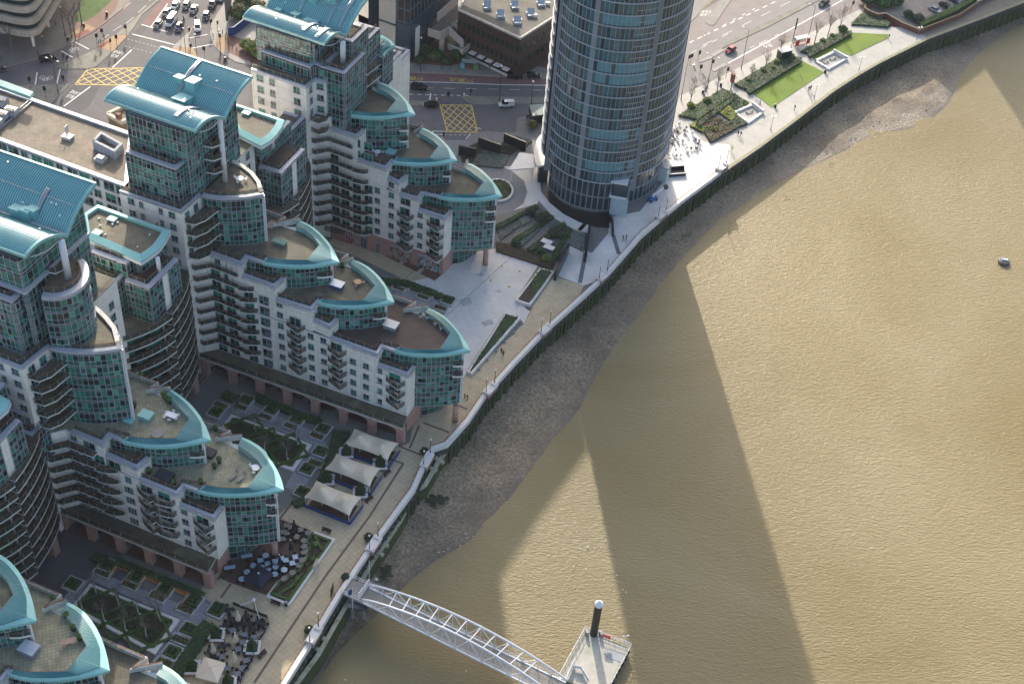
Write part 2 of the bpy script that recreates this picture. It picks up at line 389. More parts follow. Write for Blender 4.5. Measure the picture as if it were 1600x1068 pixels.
def crescent(root,On,Of,In,If,D,name='crescent_roof'):
    """hooded standing-seam roof round a prow. On/In run to the tip, Of/If run back from it (plan)"""
    tip=On[-1];tin=In[-1];tfi=If[0];mid=lerp(tin,tfi,.5)
    n=44
    O=resample(On,n)+resample([tip]+list(Of),n)[1:]
    La=plen(In)/(plen(In)+math.dist(tin,mid));na=max(2,round(n*La*.97))
    Ii=resample(In,na)+resample([tin,mid],n-na)[1:]
    nb=n-na
    If_=[tfi]+list(If[1:]);Ij=resample([mid,tfi],nb)[1:]+resample(If_,n-nb)[1:]
    I=Ii+Ij;N=len(O)-1
    r=MB();zo,zi=D+.10,D+1.10
    B=[lerp(O[i],I[i],.30) for i in range(N+1)];zb=zo+(zi-zo)*.36
    for i in range(N):
        a,b=i,i+1
        r.quad((*O[a],zo),(*O[b],zo),(*B[b],zb),(*B[a],zb),0)
        r.quad((*B[a],zb),(*B[b],zb),(*I[b],zi),(*I[a],zi),1)
        r.quad((*O[b],zo),(*O[a],zo),(*lerp(O[a],I[a],.04),zo-.65),(*lerp(O[b],I[b],.04),zo-.65),0)
        r.quad((*lerp(O[b],I[b],.04),zo-.65),(*lerp(O[a],I[a],.04),zo-.65),(*lerp(O[a],I[a],.5),zo-.45),(*lerp(O[b],I[b],.5),zo-.45),2)
        r.quad((*I[a],zi),(*I[b],zi),(*I[b],D),(*I[a],D),3)
    for i in (0,N): r.add([(*O[i],zo-.65),(*O[i],zo),(*B[i],zb),(*I[i],zi),(*I[i],D)],[(0,1,2,3,4)],0)
    cr_=r.build(name,[teal_l,teal_l,rim,teal],root)
    s=MB()
    for i in range(1,N):
        t=i+.5;k=int(t);f=t-k
        if k>=N: break
        b=lerp(B[k],B[k+1],f);q=lerp(I[k],I[k+1],f)
        s.bar((*b,zb+.05),(*q,zi+.05),.19,.12)
    for i in range(N): s.bar((*B[i],zb+.02),(*B[i+1],zb+.02),.06,.05,1)
    s.bar((*B[n],zb+.05),(*mid,zi+.06),.22,.08,1)
    s.build('standing_seams',[teal_s,teal_d],cr_)
    rr=MB()
    for i in range(N): rr.bar((*I[i],zi+.05),(*I[i+1],zi+.05),.10,.07)
    rr.build('rail',rust,cr_)
    return O,I
def gull_roof(root,nR,nL,vR,zn,zv,zf,w2,cap_n=46):
    """two arched halves meeting in a valley. nR, nL near corners, vR valley point under the right end, w2 plan width of the far half"""
    ux,uy=vR[0]-nR[0],vR[1]-nR[1];w1=math.hypot(ux,uy);ux/=w1;uy/=w1
    lx,ly=nL[0]-nR[0],nL[1]-nR[1];Lr=math.hypot(lx,ly);lx/=Lr;ly/=Lr
    prof=[]
    for i in range(13):
        t=i/12;prof.append((w1*t,zn+(zv-zn)*t+1.5*math.sin(math.pi*t)**.85))
    v=len(prof)-1
    for i in range(1,15):
        t=i/14;prof.append((w1+w2*t,zv+(zf-zv)*t+1.0*math.sin(math.pi*t)))
    def pt(s,z,l): return (nR[0]+ux*s+lx*l,nR[1]+uy*s+ly*l,z)
    a=MB();th = .55
    for i in range(len(prof)-1):
        (s0,z0),(s1,z1)=prof[i],prof[i+1]
        a.quad(pt(s0,z0,0),pt(s1,z1,0),pt(s1,z1,Lr),pt(s0,z0,Lr),0)
        a.quad(pt(s0,z0-th,Lr),pt(s1,z1-th,Lr),pt(s1,z1-th,0),pt(s0,z0-th,0),1)
        for l in (0,Lr): a.quad(pt(s0,z0-th,l),pt(s1,z1-th,l),pt(s1,z1,l),pt(s0,z0,l),0)
    for i in (0,len(prof)-1): s0,z0=prof[i];a.quad(pt(s0,z0-th,0),pt(s0,z0-th,Lr),pt(s0,z0,Lr),pt(s0,z0,0),0)
    ro=a.build('gull_wing_roof',[teal,rim],root)
    s=MB()
    for k in range(1,cap_n):
        l=Lr*k/cap_n
        for (i0,i1) in ((0,v),(v,len(prof)-1)):
            for i in range(i0,i1):
                if i1==v and i==v-1: continue
                (s0,z0),(s1,z1)=prof[i],prof[i+1]
                s.bar(pt(s0,z0+.035,l),pt(s1,z1+.035,l),.10,.10)
    s.build('standing_seams',teal_s,ro)
    e=MB();s0,z0=prof[0];s1,z1=prof[-1]
    for (ss,zz) in ((s0+.2,z0+.08),(s1-.2,z1+.03)): e.bar(pt(ss,zz,0),pt(ss,zz,Lr),.45,.10)
    for l in (.2,Lr-.2):
        for i in range(len(prof)-1): e.bar(pt(prof[i][0],prof[i][1]+.05,l),pt(prof[i+1][0],prof[i+1][1]+.05,l),.4,.10)
    e.build('verge_flashing',teal_l,ro)
    g=MB();g.bar(pt(w1,zv+.10,0),pt(w1,zv+.10,Lr),.7,.22);g.build('valley_gutter',copw,ro)
    h=MB();i=18
    h.bar(pt(prof[i][0],prof[i][1]+.22,.8),pt(prof[i][0],prof[i][1]+.22,Lr-.8),.09,.09);h.build('safety_rail',copw,ro)
    t=MB()
    for k in range(6):
        l=Lr*(k+.35)/5.6
        t.tube(pt(.1,zn-.5,l),pt(2.3,zn-.9,l),.13,.13,6)
    t.build('roof_strut',steel_w,ro)
    arc=MB();P=[pt(w1*.15+(w1*.8)*q/8,zn-1.0-1.3*math.sin(math.pi*q/8)*.6+.2*q/8,.35) for q in range(9)]
    for p,q in zip(P,P[1:]): arc.bar(p,q,.12,.14)
    arc.build('curved_brace',steel_w,ro)
    return ro,pt,prof,Lr,v
def roof_unit(parent,pt,s,l,z,ds,dl,h,cap=True,m=None):
    a=MB();P=[pt(s-ds/2,0,l-dl/2),pt(s+ds/2,0,l-dl/2),pt(s+ds/2,0,l+dl/2),pt(s-ds/2,0,l+dl/2)]
    P=[(p[0],p[1]) for p in P]
    a.prism(P,z-1.2,z+h,0)
    if cap:
        c=(sum(p[0] for p in P)/4,sum(p[1] for p in P)/4);Q=[lerp(c,p,1.14) for p in P];a.prism(Q,z+h+.003,z+h+.22,1)
    a.build('roof_vent_housing',[m or teal,teal_l],parent)
def stepped(root,poly,z,w=.55,name='parapet',m=None,h=.35,below=.28):
    a=MB();a.thick(poly,w,z-below,z+h,0,side=1);return a.build(name,m or cop,root)
def drum(root,arc,far,z0,z1,seed=3,deckm=None,rail_h=True,nm='drum_deck'):
    """round-fronted glass block: arc = near outline (left to right), far = plan points that close it"""
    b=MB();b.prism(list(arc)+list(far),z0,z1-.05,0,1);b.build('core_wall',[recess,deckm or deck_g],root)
    glass_wall(root,arc,z0,z1-.35,seed=seed)
# -- the riverside apartment wings --
def off(pts,d): return [(p[0]+d[0],p[1]+d[1]) for p in pts]
def wing(name_label,sp,full=True):
    """sp: dict of plan data in world metres"""
    root=thing('apartment_block',name_label,'building',(sp['stem'][0],sp['stem'][1],0),0,'stepped riverside apartment blocks')
    S0=sp['stem'];V=sp['V'];tiers=sp['tiers'];base=sp.get('base',5.0);zprev=base
    ax=sp['ax'];nx=(-ax[1],ax[0])
    for k,t in enumerate(tiers):
        D=t['D'];A=t['A'];notch=t['notch'];arc=t['arc'];On,Of,In,If=t['On'],t['Of'],t['In'],t['If']
        farg=[lerp(o,i,.52) for o,i in zip(resample(Of,10),resample(If,10))]
        farw=t['far']
        body=[S0]+V+[A,notch]+arc+farg+farw
        b=MB();b.prism(body,zprev,D-.30,0,0);b.build('wall',white,root)
        # deck with parapets and hooded roof
        O,I=crescent(root,On,Of,In,If,D)
        dk=MB();dp=[S0]+V+[A,notch]+resample(In,12)+resample(If,12)+farw
        dk.prism(dp,D-.295,D,0,1);dko=dk.build('roof_deck',[cop,t.get('deck',deck_g)],root)
        st=tiers[k+1]['bl']['pts'][1] if k+1<len(tiers) else sp.get('top_start',V[-1])
        st=lerp(st,A,.02)
        stepped(root,offset([st,A,notch]+[On[0]],-.05),D,name='parapet')
        c=MB();c.thick(offset([st,A,notch],-.02),.35,D-.62,D-.32,0,side=-1);c.build('cornice',copw,root)
        r=MB();rail(r,offset([st,A,notch,In[0]],.75),D,1.1);r.build('balustrade',RM,root)
        fp=t.get('farp',[Of[-1]]+farw)
        r=MB();r.thick(fp,.45,D-.3,D+.95,0,side=1);r.build('parapet',copw,root)
        r=MB();rail(r,offset(fp,.25),D+.9,.35);r.build('balustrade',RM,root)
        # glass prow
        gz=t.get('gz',zprev)
        glass_wall(root,[notch]+arc,gz,D-.35,seed=11*k+sp['seed'],bright=.1)
        glass_wall(root,[arc[-1]]+farg,gz,D-.35,seed=11*k+5+sp['seed'],doors=False)
        f=MB();f.bar((*arc[-1],gz),(*arc[-1],D-.3),.55,.45);f.build('corner_fin',steel_w,root)
        # open corner balconies cut under the hood
        e=arc[-1];m_=arc[-2];q=lerp(m_,e,.05)
        for lv in range(t.get('nbal',1)):
            zb=D-.35-FH*(lv+1)
            outp=offset([q,lerp(m_,e,.5),e],-.75)
            balcony(root,[lerp(q,outp[0],.5)]+outp[1:]+[lerp(farg[1],e,.1)],(nx[0]*2-ax[0],nx[1]*2-ax[1]),zb,'corner_balcony',.5)
        # terrace block one storey lower
        bl=t['bl'];zt=bl['z'];pts=bl['pts']
        inner=[(pts[2][0]+nx[0]*1.6,pts[2][1]+nx[1]*1.6),(pts[0][0]+nx[0]*4.2,pts[0][1]+nx[1]*4.2)]
        b=MB();b.prism(list(pts)+inner,zprev,zt-.30,0,0);b.build('wall',white,root)
        dk=MB();dk.prism(list(pts)+inner,zt-.295,zt,0,1);dk.build('terrace',[cop,deck_g],root)
        stepped(root,offset(pts,-.05),zt,name='parapet');r=MB();rail(r,offset(pts,.7),zt,1.1);r.build('balustrade',RM,root)
        c=MB();c.thick(offset(pts,-.02),.3,zt-.6,zt-.32,0,side=-1);c.build('cornice',copw,root)
        zprev=D
    return root
def wall_windows(root,a,b,cols,base=5.0):
    """cols: (px, py, first level, last level, width); px,py = centre of any window of the column in the photo"""
    for px,py,k0,k1,w in cols:
        u,z=ray_line(px,py,a,b)
        for k in range(k0,k1+1): window(root,a,b,u,base+k*FH+(.85 if w<2 else .15),w,1.5 if w<2 else 2.1)
def stack(root,a,b,px,py,k0,k1,base=5.0,w=4.4,dpt=1.9,win=True,flip=False,topz=None,shape='wedge'):
    u,z=ray_line(px,py,a,b);L=math.dist(a,b);ex,ey=(b[0]-a[0])/L,(b[1]-a[1])/L;nx,ny=ey,-ex
    for k in range(k0,k1+1):
        z=base+k*FH
        if shape == 'wedge': prof=[(-w/2,-.05),(-w/2+.3,.55),(-w*.2,1.0),(w*.12,1.5),(w*.33,dpt),(w/2,-.05)]
        else: prof=[(-w/2,.15),(-w*.25,.9),(w*.1,1.25),(w*.42,1.2),(w/2,-.05)]
        outer=[(a[0]+ex*(u+s)+nx*v,a[1]+ey*(u+s)+ny*v) for s,v in prof]
        if k>k0-1: balcony(root,outer,(-nx*.4,-ny*.4),z)
        if win: window(root,a,b,u-.1,z+.12,2.5,2.15)
    if win: window(root,a,b,u-.1,base+(k1+1)*FH+.12,2.5,2.15) if topz else None
def tierspec(D,A,notch,arc,On,Of,In,If,far,bl,dz=.2,**k):
    """all arguments in photo pixels, with their own heights"""
    d=dict(D=D,A=un(*A,D+dz),notch=un(*notch,D+dz),arc=arc,On=smoothp(U(On,D+.0),1),Of=smoothp(U(Of,D+.0),1),In=U(In,D+1.1),If=U(If,D+1.1),far=far,bl=bl)
    d.update(k);return d
def ext(far_pts): return far_pts
# ---- middle block
V2=[(-64.5,212.9),(-61.4,214.2)]
s2=dict(stem=(-65.2,211.6),V=V2,ax=(.943,-.333),seed=20,tiers=[
  tierspec(19.65,(590,552.5),(597,541),[(-22.3,203.2),(-18.9,202.8),(-16.6,203),(-13.6,203.7),(-11.6,204.2),(-9.5,205)],
    [(617,549),(636,553.5),(656,555.5),(680,556),(703,554),(736,548)],[(736,548),(725,530),(714,514.4),(700,499),(684.4,488),(668,481)],
    [(623.5,541),(636,544),(656,545.6),(672,546),(687.6,545)],[(704,520),(690.7,505),(676.6,494),(664,488)],
    [(-21.8,215.2),(-20.3,217.2),(-26.0,219.2),(-44,226.5),(-60,232),(-66,222)],
    dict(z=16.72,pts=[(-26.2,201.85),(-19.9,199.6),(-18.95,202.2)],back=(-18.6,203.0)),nbal=2,deck=deck_b),
  tierspec(25.5,(487,482.6),(496,471),[(-35.1,208.3),(-33.4,208.2),(-30.7,208.8),(-28.4,209.6),(-25.7,210.8)],
    [(496.4,473.4),(515.6,479),(547,481),(570,480),(594,477),(616.5,472.5)],[(616.5,472.5),(610,457.5),(597.5,437.5),(580,420),(565,411),(551,406)],
    [(502.5,466),(525,469),(545,469.3),(567.5,468.7)],[(586,446),(572.5,431),(559,420),(547.5,412.5)],
    [(-36.5,221.0),(-35,223.5),(-42,226),(-60,231.8),(-65.5,222)],
    dict(z=22.6,pts=[(-39.9,207.05),(-36.2,205.3),(-35.0,207.7)],back=(-34.8,208.6)),nbal=1,deck=deck_g),
  tierspec(31.4,(378,412),(384.6,401),[(-46.5,212.6),(-43.4,212.8),(-40.2,213.9),(-37.1,215.1)],
    [(410,411.4),(423,414.5),(446,417),(470,418),(493,416.4),(530.6,410)],[(530.6,410),(521,390),(509,373),(493,358),(479,349),(468,345)],
    [(417,401),(430.6,404),(454,405.6),(480.6,405.6)],[(499.4,382.5),(488.5,368.4),(474,358),(462,353.6)],
    [(-49.5,224.6),(-48.2,226.5),(-52.8,228.6),(-60,231.5),(-65,222)],
    dict(z=28.6,pts=[(-54.5,211.6),(-47.5,208.9),(-46.2,211.6)],back=(-46.0,213.2)),nbal=1,deck=deck_g)])
b2=wing('middle stepped white and teal block with three crescent roofs',s2)
LA,LB=(-61.4,214.2),s2['tiers'][0]['A'];LC,LD=(-26.2,201.85),(-19.9,199.6)
wall_windows(b2,LA,LB,[(416,466,0,7,1.35),(437,475,0,6,1.35),(485,508,0,4,1.35),(505,515,0,4,1.35),(551.6,548,0,3,1.35),(572,556,0,3,1.35)])
wall_windows(b2,LC,LD,[(593,579,0,3,1.35)])
wall_windows(b2,LA,LB,[(361.5,413,8,8,2.5),(396,439,7,7,2.5),(340,406,8,8,1.35)])
stack(b2,LA,LB,461,484,1,5);window(b2,LA,LB,ray_line(461,484,LA,LB)[0],5+6*FH-2.8,2.5,2.15)
stack(b2,LA,LB,526.6,539,1,4);stack(b2,LC,LD,618,588,1,3)
def long_balconies(root,k0,k1,p1,z1,p2,d,depth=(.9,2.6),dz=FH,p2k=None,base=5.0,offs=(0,0)):
    P1=off(U(p1,z1),offs);P2=off(smoothp(U(p2,z1),2),offs) if p2 else None
    for k in range(k0,k1+1):
        balcony(root,P1,depth,base+k*FH)
        if P2 and (p2k is None or k<=p2k): balcony(root,P2,depth,base+k*FH)
long_balconies(b2,1,8,[(312.7,536),(319.7,539.8),(341.6,534.4),(380.6,550)],7.93,[(380.6,552.3),(388,554),(396,554.9),(410.3,553.9)],None,p2k=7)
for k in range(0,8):
    for u in (1.2,4.2,8.6,12.0): window(b2,LA,LB,u,5+k*FH+.1,2.1,2.1)
def gable_block(root,foot,z0,z1,wm=None): b=MB();b.prism(foot,z0,z1,0,1);return b.build('wall',[wm or white,deck_g],root)
def tower_top(root,P,sp):
    """white shoulder, glass storeys, gull roof. P: footprint points in metres"""
    pass
# shoulder of the middle block (white,up to 43.1)
sh=[(-78.3,216.2),(-65.2,211.55),(-62.7,217.5),(-56,236),(-72,241.5)]
b=MB();b.prism(sh,0,42.8,0,1);b.build('wall',[white,deck_g],b2)
stepped(b2,sh[:3],43.0);r=MB();rail(r,offset(sh[:3],.75),43.1,1.1);r.build('balustrade',RM,b2)
b=MB();b.prism(sh,42.805,43.05,0,1);b.build('terrace',[cop,deck_g],b2)
for px,py,k0,k1,w in ((206,319,9,12,1.5),(222,327,9,12,.9),(253,341,9,12,.9),(271,351,9,12,1.5)):
    u,z=ray_line(px,py,sh[0],sh[1])
    for k in range(3,13): window(b2,sh[0],sh[1],u,5+k*FH+.85,w,1.5)
# drum
arc4=[(-62.3,217.4),(-60.6,217.1),(-58.6,217.0),(-56.8,217.3),(-53.9,218.0),(-50.9,219.4)]
far4=[(-52.2,223.1),(-54.1,225.8),(-56.5,228.0),(-59.0,229.4),(-62,229)]
drum(b2,arc4,far4,31.4,43.1,seed=5)
a=MB();ring=arc4+far4;a.thick(offset(arc4,-.35),.8,42.75,43.45,0,side=1);a.thick([arc4[-1]]+far4[:4],.8,42.75,43.45,1,side=1);a.build('parapet',[cop,copw],b2)
r=MB();rail(r,offset(arc4,.7),43.1,1.1);r.build('balustrade',RM,b2)
glass_wall(b2,[arc4[-1]]+far4[:4],31.4,42.7,seed=8,doors=False)
f=MB();f.bar((*arc4[-1],31.4),(*arc4[-1],42.9),.5,.5);f.build('corner_fin',steel_w,b2)
for k in range(9,13):
    balcony(b2,[un(290,351+0,40.2-0) if 0 else (-64.9,212.2),(-62.9,211.9),(-61.2,213.4),(-59.2,217.2)],(-2.6,1.4),5+k*FH)
    window(b2,sh[1],sh[2],1.6,5+k*FH+.1,1.3,2.1);window(b2,sh[1],sh[2],4.4,5+k*FH+.1,1.3,2.1)
# glass storeys
bx=[(-76.6,218.2),(-66.0,214.1),(-64.9,216.6),(-75.6,220.6)]
b=MB();b.prism(bx,43.1,51.0,0,1);b.build('core_wall',[recess,deck_g],b2)
glass_wall(b2,bx[:3],43.1,51.0,seed=31,rows=(.5,1.2,.9),bright=.15)
stepped(b2,bx[:3],51.1,w=.9);r=MB();rail(r,offset(bx[:3],1.0),51.2,1.0);r.build('balustrade',RM,b2)
hb=[(-76.3,220.8),(-64.1,216.3),(-58.0,231.5),(-70.3,236)]
b=MB();b.prism(hb,43.1,58.6,0,0);b.build('core_wall',recess,b2)
glass_wall(b2,hb[:3],43.1,58.7,fh=3.1,seed=37,bright=.25)
glass_wall(b2,hb[2:]+hb[:1],43.1,58.7,fh=3.1,seed=38)
for k in range(3):
    e=lerp(hb[1],hb[2],.30);e2=lerp(hb[1],hb[2],.62)
    balcony(b2,[e,(e[0]+1.9,e[1]-.3),(e[0]+3.2,e[1]+1.0),(e2[0]+1.4,e2[1]),e2],(-1.5,.5),46.2+k*3.1)
nR=un(306,204.6,59.5);nL=un(162,155,59.5);vR=un(351.7,185,58.4)
_,pt2,pr2,Lr2,v2=gull_roof(b2,nR,nL,vR,59.5,58.4,63.9,8.0)
g=MB();g.tube((*un(352,283,43.1),43.1),(*un(352,283,43.1),58.2),.55,.5,18);g.build('column',steel_w,b2,smooth=True)
def gull_extras(root,pt,prof,Lr,v,units,ladders):
    for s,l,dz,ds,dl,h in units:
        z=min(prof,key=lambda p: abs(p[0]-s))[1];roof_unit(root,pt,s,l*Lr,z+dz,ds,dl,h)
    for l,i0,i1,kind in ladders:
        a=MB()
        for i in range(i0,i1):
            p,q=pt(prof[i][0],prof[i][1]+.18,l*Lr),pt(prof[i+1][0],prof[i+1][1]+.18,l*Lr)
            a.bar(p,q,.75,.1)
            for t in (0,.33,.66): c=lerp(p,q,t);a.bar((c[0]-.4,c[1]+.15,c[2]+.1),(c[0]+.4,c[1]-.15,c[2]+.1),.10,.1,1)
        a.build('roof_walkway',[steel_g if kind else teal,mull],root)
    a=MB();rnd=random.Random(int(Lr*10))
    for q in range(9):
        i=rnd.choice((3,6,9,15,17,20,23));l=rnd.uniform(.06,.94)*Lr;p=pt(prof[i][0],prof[i][1]+.15,l);a.box(p[0],p[1],p[2]-.1,.32,.32,.25,.4)
    a.build('roof_anchor',plwhite,root)
gull_extras(b2,pt2,pr2,Lr2,v2,[(10.6,.60,.0,1.3,1.7,.7),(10.3,.44,.2,2.0,2.0,1.0),(7.2,.44,.2,2.2,2.6,.9)],[(.55,14,25,1),(.26,2,12,1)])
# pink arcade under the wing
def arcade(root,a,b,inner,base=5.0,piers=8,w=1.6,first=.0,last=1.0):
    t=MB();t.prism([a,b]+inner,base-.55,base,0,1);t.build('terrace',[copw,deck_g],root)
    L=math.dist(a,b);ex,ey=(b[0]-a[0])/L,(b[1]-a[1])/L;ix,iy=-ey,ex
    r=MB();rail(r,[(a[0]+ix*.3,a[1]+iy*.3),(b[0]+ix*.3,b[1]+iy*.3)],base,1.0,2.2);r.build('balustrade',RM,root)
    us=[first*L+(last-first)*L*i/(piers-1) for i in range(piers)]
    for u in us:
        p=MB();p.box(a[0]+ex*u+ix*.65,a[1]+ey*u+iy*.65,0,w,1.2,base-.6,math.atan2(ey,ex));p.build('arcade_pier',pink,root)
    for u0,u1 in zip(us,us[1:]):
        m=MB();x0,x1=u0+w/2,u1-w/2;n=10;dpt=1.1
        for i in range(n):
            qa,qb=x0+(x1-x0)*i/n,x0+(x1-x0)*(i+1)/n
            f=lambda q: base-1.65+.9*math.sqrt(max(0,1-((2*(q-x0)/(x1-x0)-1)**2)))
            za,zb=f(qa),f(qb);zt=base-.555
            def W_(q,v,z): return (a[0]+ex*q+ix*v,a[1]+ey*q+iy*v,z)
            m.quad(W_(qa,.12,za),W_(qb,.12,zb),W_(qb,.12,zt),W_(qa,.12,zt));m.quad(W_(qa,.12,za),W_(qa,dpt,za),W_(qb,dpt,zb),W_(qb,.12,zb));m.quad(W_(qb,dpt,zb),W_(qa,dpt,za),W_(qa,dpt,zt),W_(qb,dpt,zt))
        m.build('arch',pink,root)
arcade(b2,(-65.0,211.4),(-20.4,196.2),[(-19.9,199.5),(-61.4,214.3),(-64.6,213)],piers=8,first=.02,last=.985)
# ground floor under the prow: shopfront,soffit and column
def ground_floor(root,corner,ret,arc,colp,back,base=5.0,mirror=()):
    g=MB();g.prism([corner,ret,back[0],back[1]],0,base-.06,0);g.build('wall',pink,root)
    s=MB();far=[(p[0]+1.5,p[1]+6) for p in arc[::-1][:1]]
    s.prism([ret]+list(arc)+back[2:],base-.06-.35,base-.02,0);s.build('soffit',pink,root)
    g=MB();g.tube((*colp,0),(*colp,base-.4),.62,.62,18);g.build('column',pink,root,smooth=True)
    glass_wall(root,[back[0],(back[0][0]+2.4,back[0][1]+.9),(back[0][0]+5.2,back[0][1]+4.8)],.1,base-.45,fh=4.5,pw=1.6,rows=(.8,2.0,1.7),seed=3,name='shopfront')
ground_floor(b2,(-19.95,199.7),(-18.7,202.6),[(-16.6,203.1),(-13.6,203.8),(-11.6,204.3),(-9.6,205.1)],un(711,657,0),[(-17.6,205),(-30,208),(-11.5,209),(-14,213),(-30,214)])
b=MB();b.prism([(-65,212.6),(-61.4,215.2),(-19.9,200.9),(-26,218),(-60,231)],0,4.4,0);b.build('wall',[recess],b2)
# ---- near-left block
def far_of(tip_far,*rest): return list(rest)
a1=un(276.6,771,19.85);n1=un(287.5,758.4,19.85);a2_=un(160,692,25.7);n2_=un(171,679,25.7)
st1=un(86,795,5);V1=[un(69,677,25.7),un(102,668.5,25.7)]
LA1,LB1=V1[1],a1;LC1,LD1=un(279.7,786.6,16.9),un(334.4,808.4,16.9)
arc11=[lerp(n1,un(354,851.4,5),.55)]+U([(354,851.4),(371.9,850.6),(395.3,849.8),(418.8,846.7),(436,843.6)],5)
s1_=dict(stem=st1,V=V1,ax=(.93,-.36),seed=50,top_start=lerp(V1[1],a2_,.15),tiers=[
  tierspec(19.65,(276.6,771),(287.5,758.4),arc11,
    [(307.8,767.8),(325,772.5),(348.4,774.8),(379.7,774.8),(411,771.7),(443.7,765.5)],[(443.7,765.5),(440.6,750.6),(431.3,730),(418.8,713),(415.6,705),(397,691),(378,682.7)],
    [(320.3,757.7),(340.6,760.8),(364,762.3),(387.5,760.8)],[(410,730),(401.6,718),(387.5,706.9),(371.9,696)],
    U([(343.8,681.9),(361,672.5),(318.8,656.9)],20.5)+[(-72,181),(-84,186),(-88,178)],
    dict(z=16.72,pts=U([(279.7,786.6),(334.4,808.4),(347.7,789.7)],16.9)),nbal=2,deck=deck_y),
  tierspec(25.5,(160,692),(171,679),U([(233.6,727),(251.6,729.5),(273.4,728.8),(297,725.6),(321,721.7)],19.65),
    [(191.5,691),(223.5,697.5),(247,699),(270,698),(300,693.6),(329.7,688)],[(329.7,688),(325,672.5),(315.6,653.8),(301.6,635),(284.4,619.4),(267,608.4)],
    [(200,681),(215.6,683.4),(247,685),(273.4,684)],[(296,654.5),(283,639.7),(270.3,627),(259.4,618)],
    U([(235,606),(248,597),(200,578)],26.4)+[(-84,184),(-88,177)],
    dict(z=22.6,pts=U([(166.5,709),(214,730),(232,713.6)],22.8)),nbal=1,deck=deck_y)])
b1=wing('stepped white block on the left with yellow-paved terraces and two crescent roofs',s1_)
wall_windows(b1,LA1,LB1,[(198,733,0,4,1.35),(208,808,0,3,1.35)])
wall_windows(b1,LC1,LD1,[(288.5,801,0,3,1.35)])
wall_windows(b1,LA1,LB1,[(115,681,6,6,1.35),(140,694,6,6,2.5),(179,722,5,5,2.5)])
for k in range(1,6):
    pass
long_balconies(b1,1,6,[(88,785),(97.7,788),(122.7,781.6),(162.5,797)],7.93,[(163,800),(172,803.5),(183,805.5),(195,804.5)],None,p2k=5)
stack(b1,LC1,LD1,318,811,1,3)
for k,(px,py) in enumerate([(227,758),(248,768)]): pass
u1,_=ray_line(229,759,LA1,LB1);u2,_=ray_line(256,770,LA1,LB1)
for k in range(1,5): 
    z=5+k*FH;L=math.dist(LA1,LB1);ex,ey=(LB1[0]-LA1[0])/L,(LB1[1]-LA1[1])/L;nx,ny=ey,-ex
    for uc,w in ((u1,4.4),(u2,4.6)):
        prof=[(-w/2,.2),(-w*.25,.9),(w*.12,1.5),(w*.34,1.9),(w/2,.6)] if uc is u1 else [(-w/2,1.0),(-w*.2,1.45),(w*.2,1.3),(w/2-.2,.9),(w/2,-.05)]
        balcony(b1,[(LA1[0]+ex*(uc+s)+nx*v,LA1[1]+ey*(uc+s)+ny*v) for s,v in prof],(-nx*.4,-ny*.4),z)
        window(b1,LA1,LB1,uc,z+.12,2.5,2.15)
for k in range(0,6):
    for u in (1.0,3.8,6.6): window(b1,LA1,LB1,u,5+k*FH+.1,2.1,2.1)
# shoulder
wbR=un(33.6,574.5,43.3);wbL=un(0,563,43.3);dW=((wbR[0]-wbL[0])/math.dist(wbL,wbR),(wbR[1]-wbL[1])/math.dist(wbL,wbR));wbL=(wbR[0]-.94*13.5,wbR[1]+.34*13.5)
dn=un(78,538,43.3);sh1=[wbL,wbR,dn,(dn[0]+6.5,dn[1]+18.5),(wbL[0]+8,wbL[1]+25)]
b=MB();b.prism(sh1,0,42.8,0,1);b.build('wall',[white,deck_g],b1)
b=MB();b.prism(sh1,42.805,43.05,0,1);b.build('terrace',[cop,deck_g],b1)
stepped(b1,offset(sh1[:3],-.05),43.0);r=MB();rail(r,offset(sh1[:3],.75),43.1,1.1);r.build('balustrade',RM,b1)
for px,py,k0,k1,w in ((25,583,9,12,1.5),(4,577,9,12,.9)):
    u,z=ray_line(px,py,sh1[0],sh1[1])
    for k in range(4,13): window(b1,sh1[0],sh1[1],u,5+k*FH+.85,w,1.5)
arc41=smoothp(U([(80,543),(97,547.5),(125,550),(156,549),(190,544)],43.1),1);far41=U([(182,512),(168.7,495.6),(156,483),(142,473.7)],43.3)
drum(b1,arc41,far41+[(far41[-1][0]-4,far41[-1][1]+1)],25.5,43.1,seed=61)
a=MB();a.thick(offset(arc41,-.35),.8,42.75,43.45,0,side=1);a.thick([arc41[-1]]+far41,.8,42.75,43.5,1,side=1);a.build('parapet',[cop,copw],b1)
r=MB();rail(r,offset(arc41,.7),43.1,1.1);r.build('balustrade',RM,b1)
glass_wall(b1,[arc41[-1]]+far41,25.5,42.7,seed=8,doors=False)
f=MB();f.bar((*arc41[-1],25.5),(*arc41[-1],42.9),.5,.5);f.build('corner_fin',steel_w,b1)
e=lerp(sh1[1],sh1[2],.25);nx1,ny1 = .90,-.36
for k in range(8,13):
    q0=lerp(sh1[1],sh1[2],.12);q1=lerp(sh1[1],sh1[2],1.0)
    balcony(b1,[q0,(q0[0]+2.0,q0[1]-.5),(q0[0]+3.7,q0[1]+.9),(q1[0]+3.2,q1[1]-.2)],(-2.6,1.4),5+k*FH)
    for t in (1.9,4.6): window(b1,sh1[1],sh1[2],t,5+k*FH+.1,1.5,2.1)
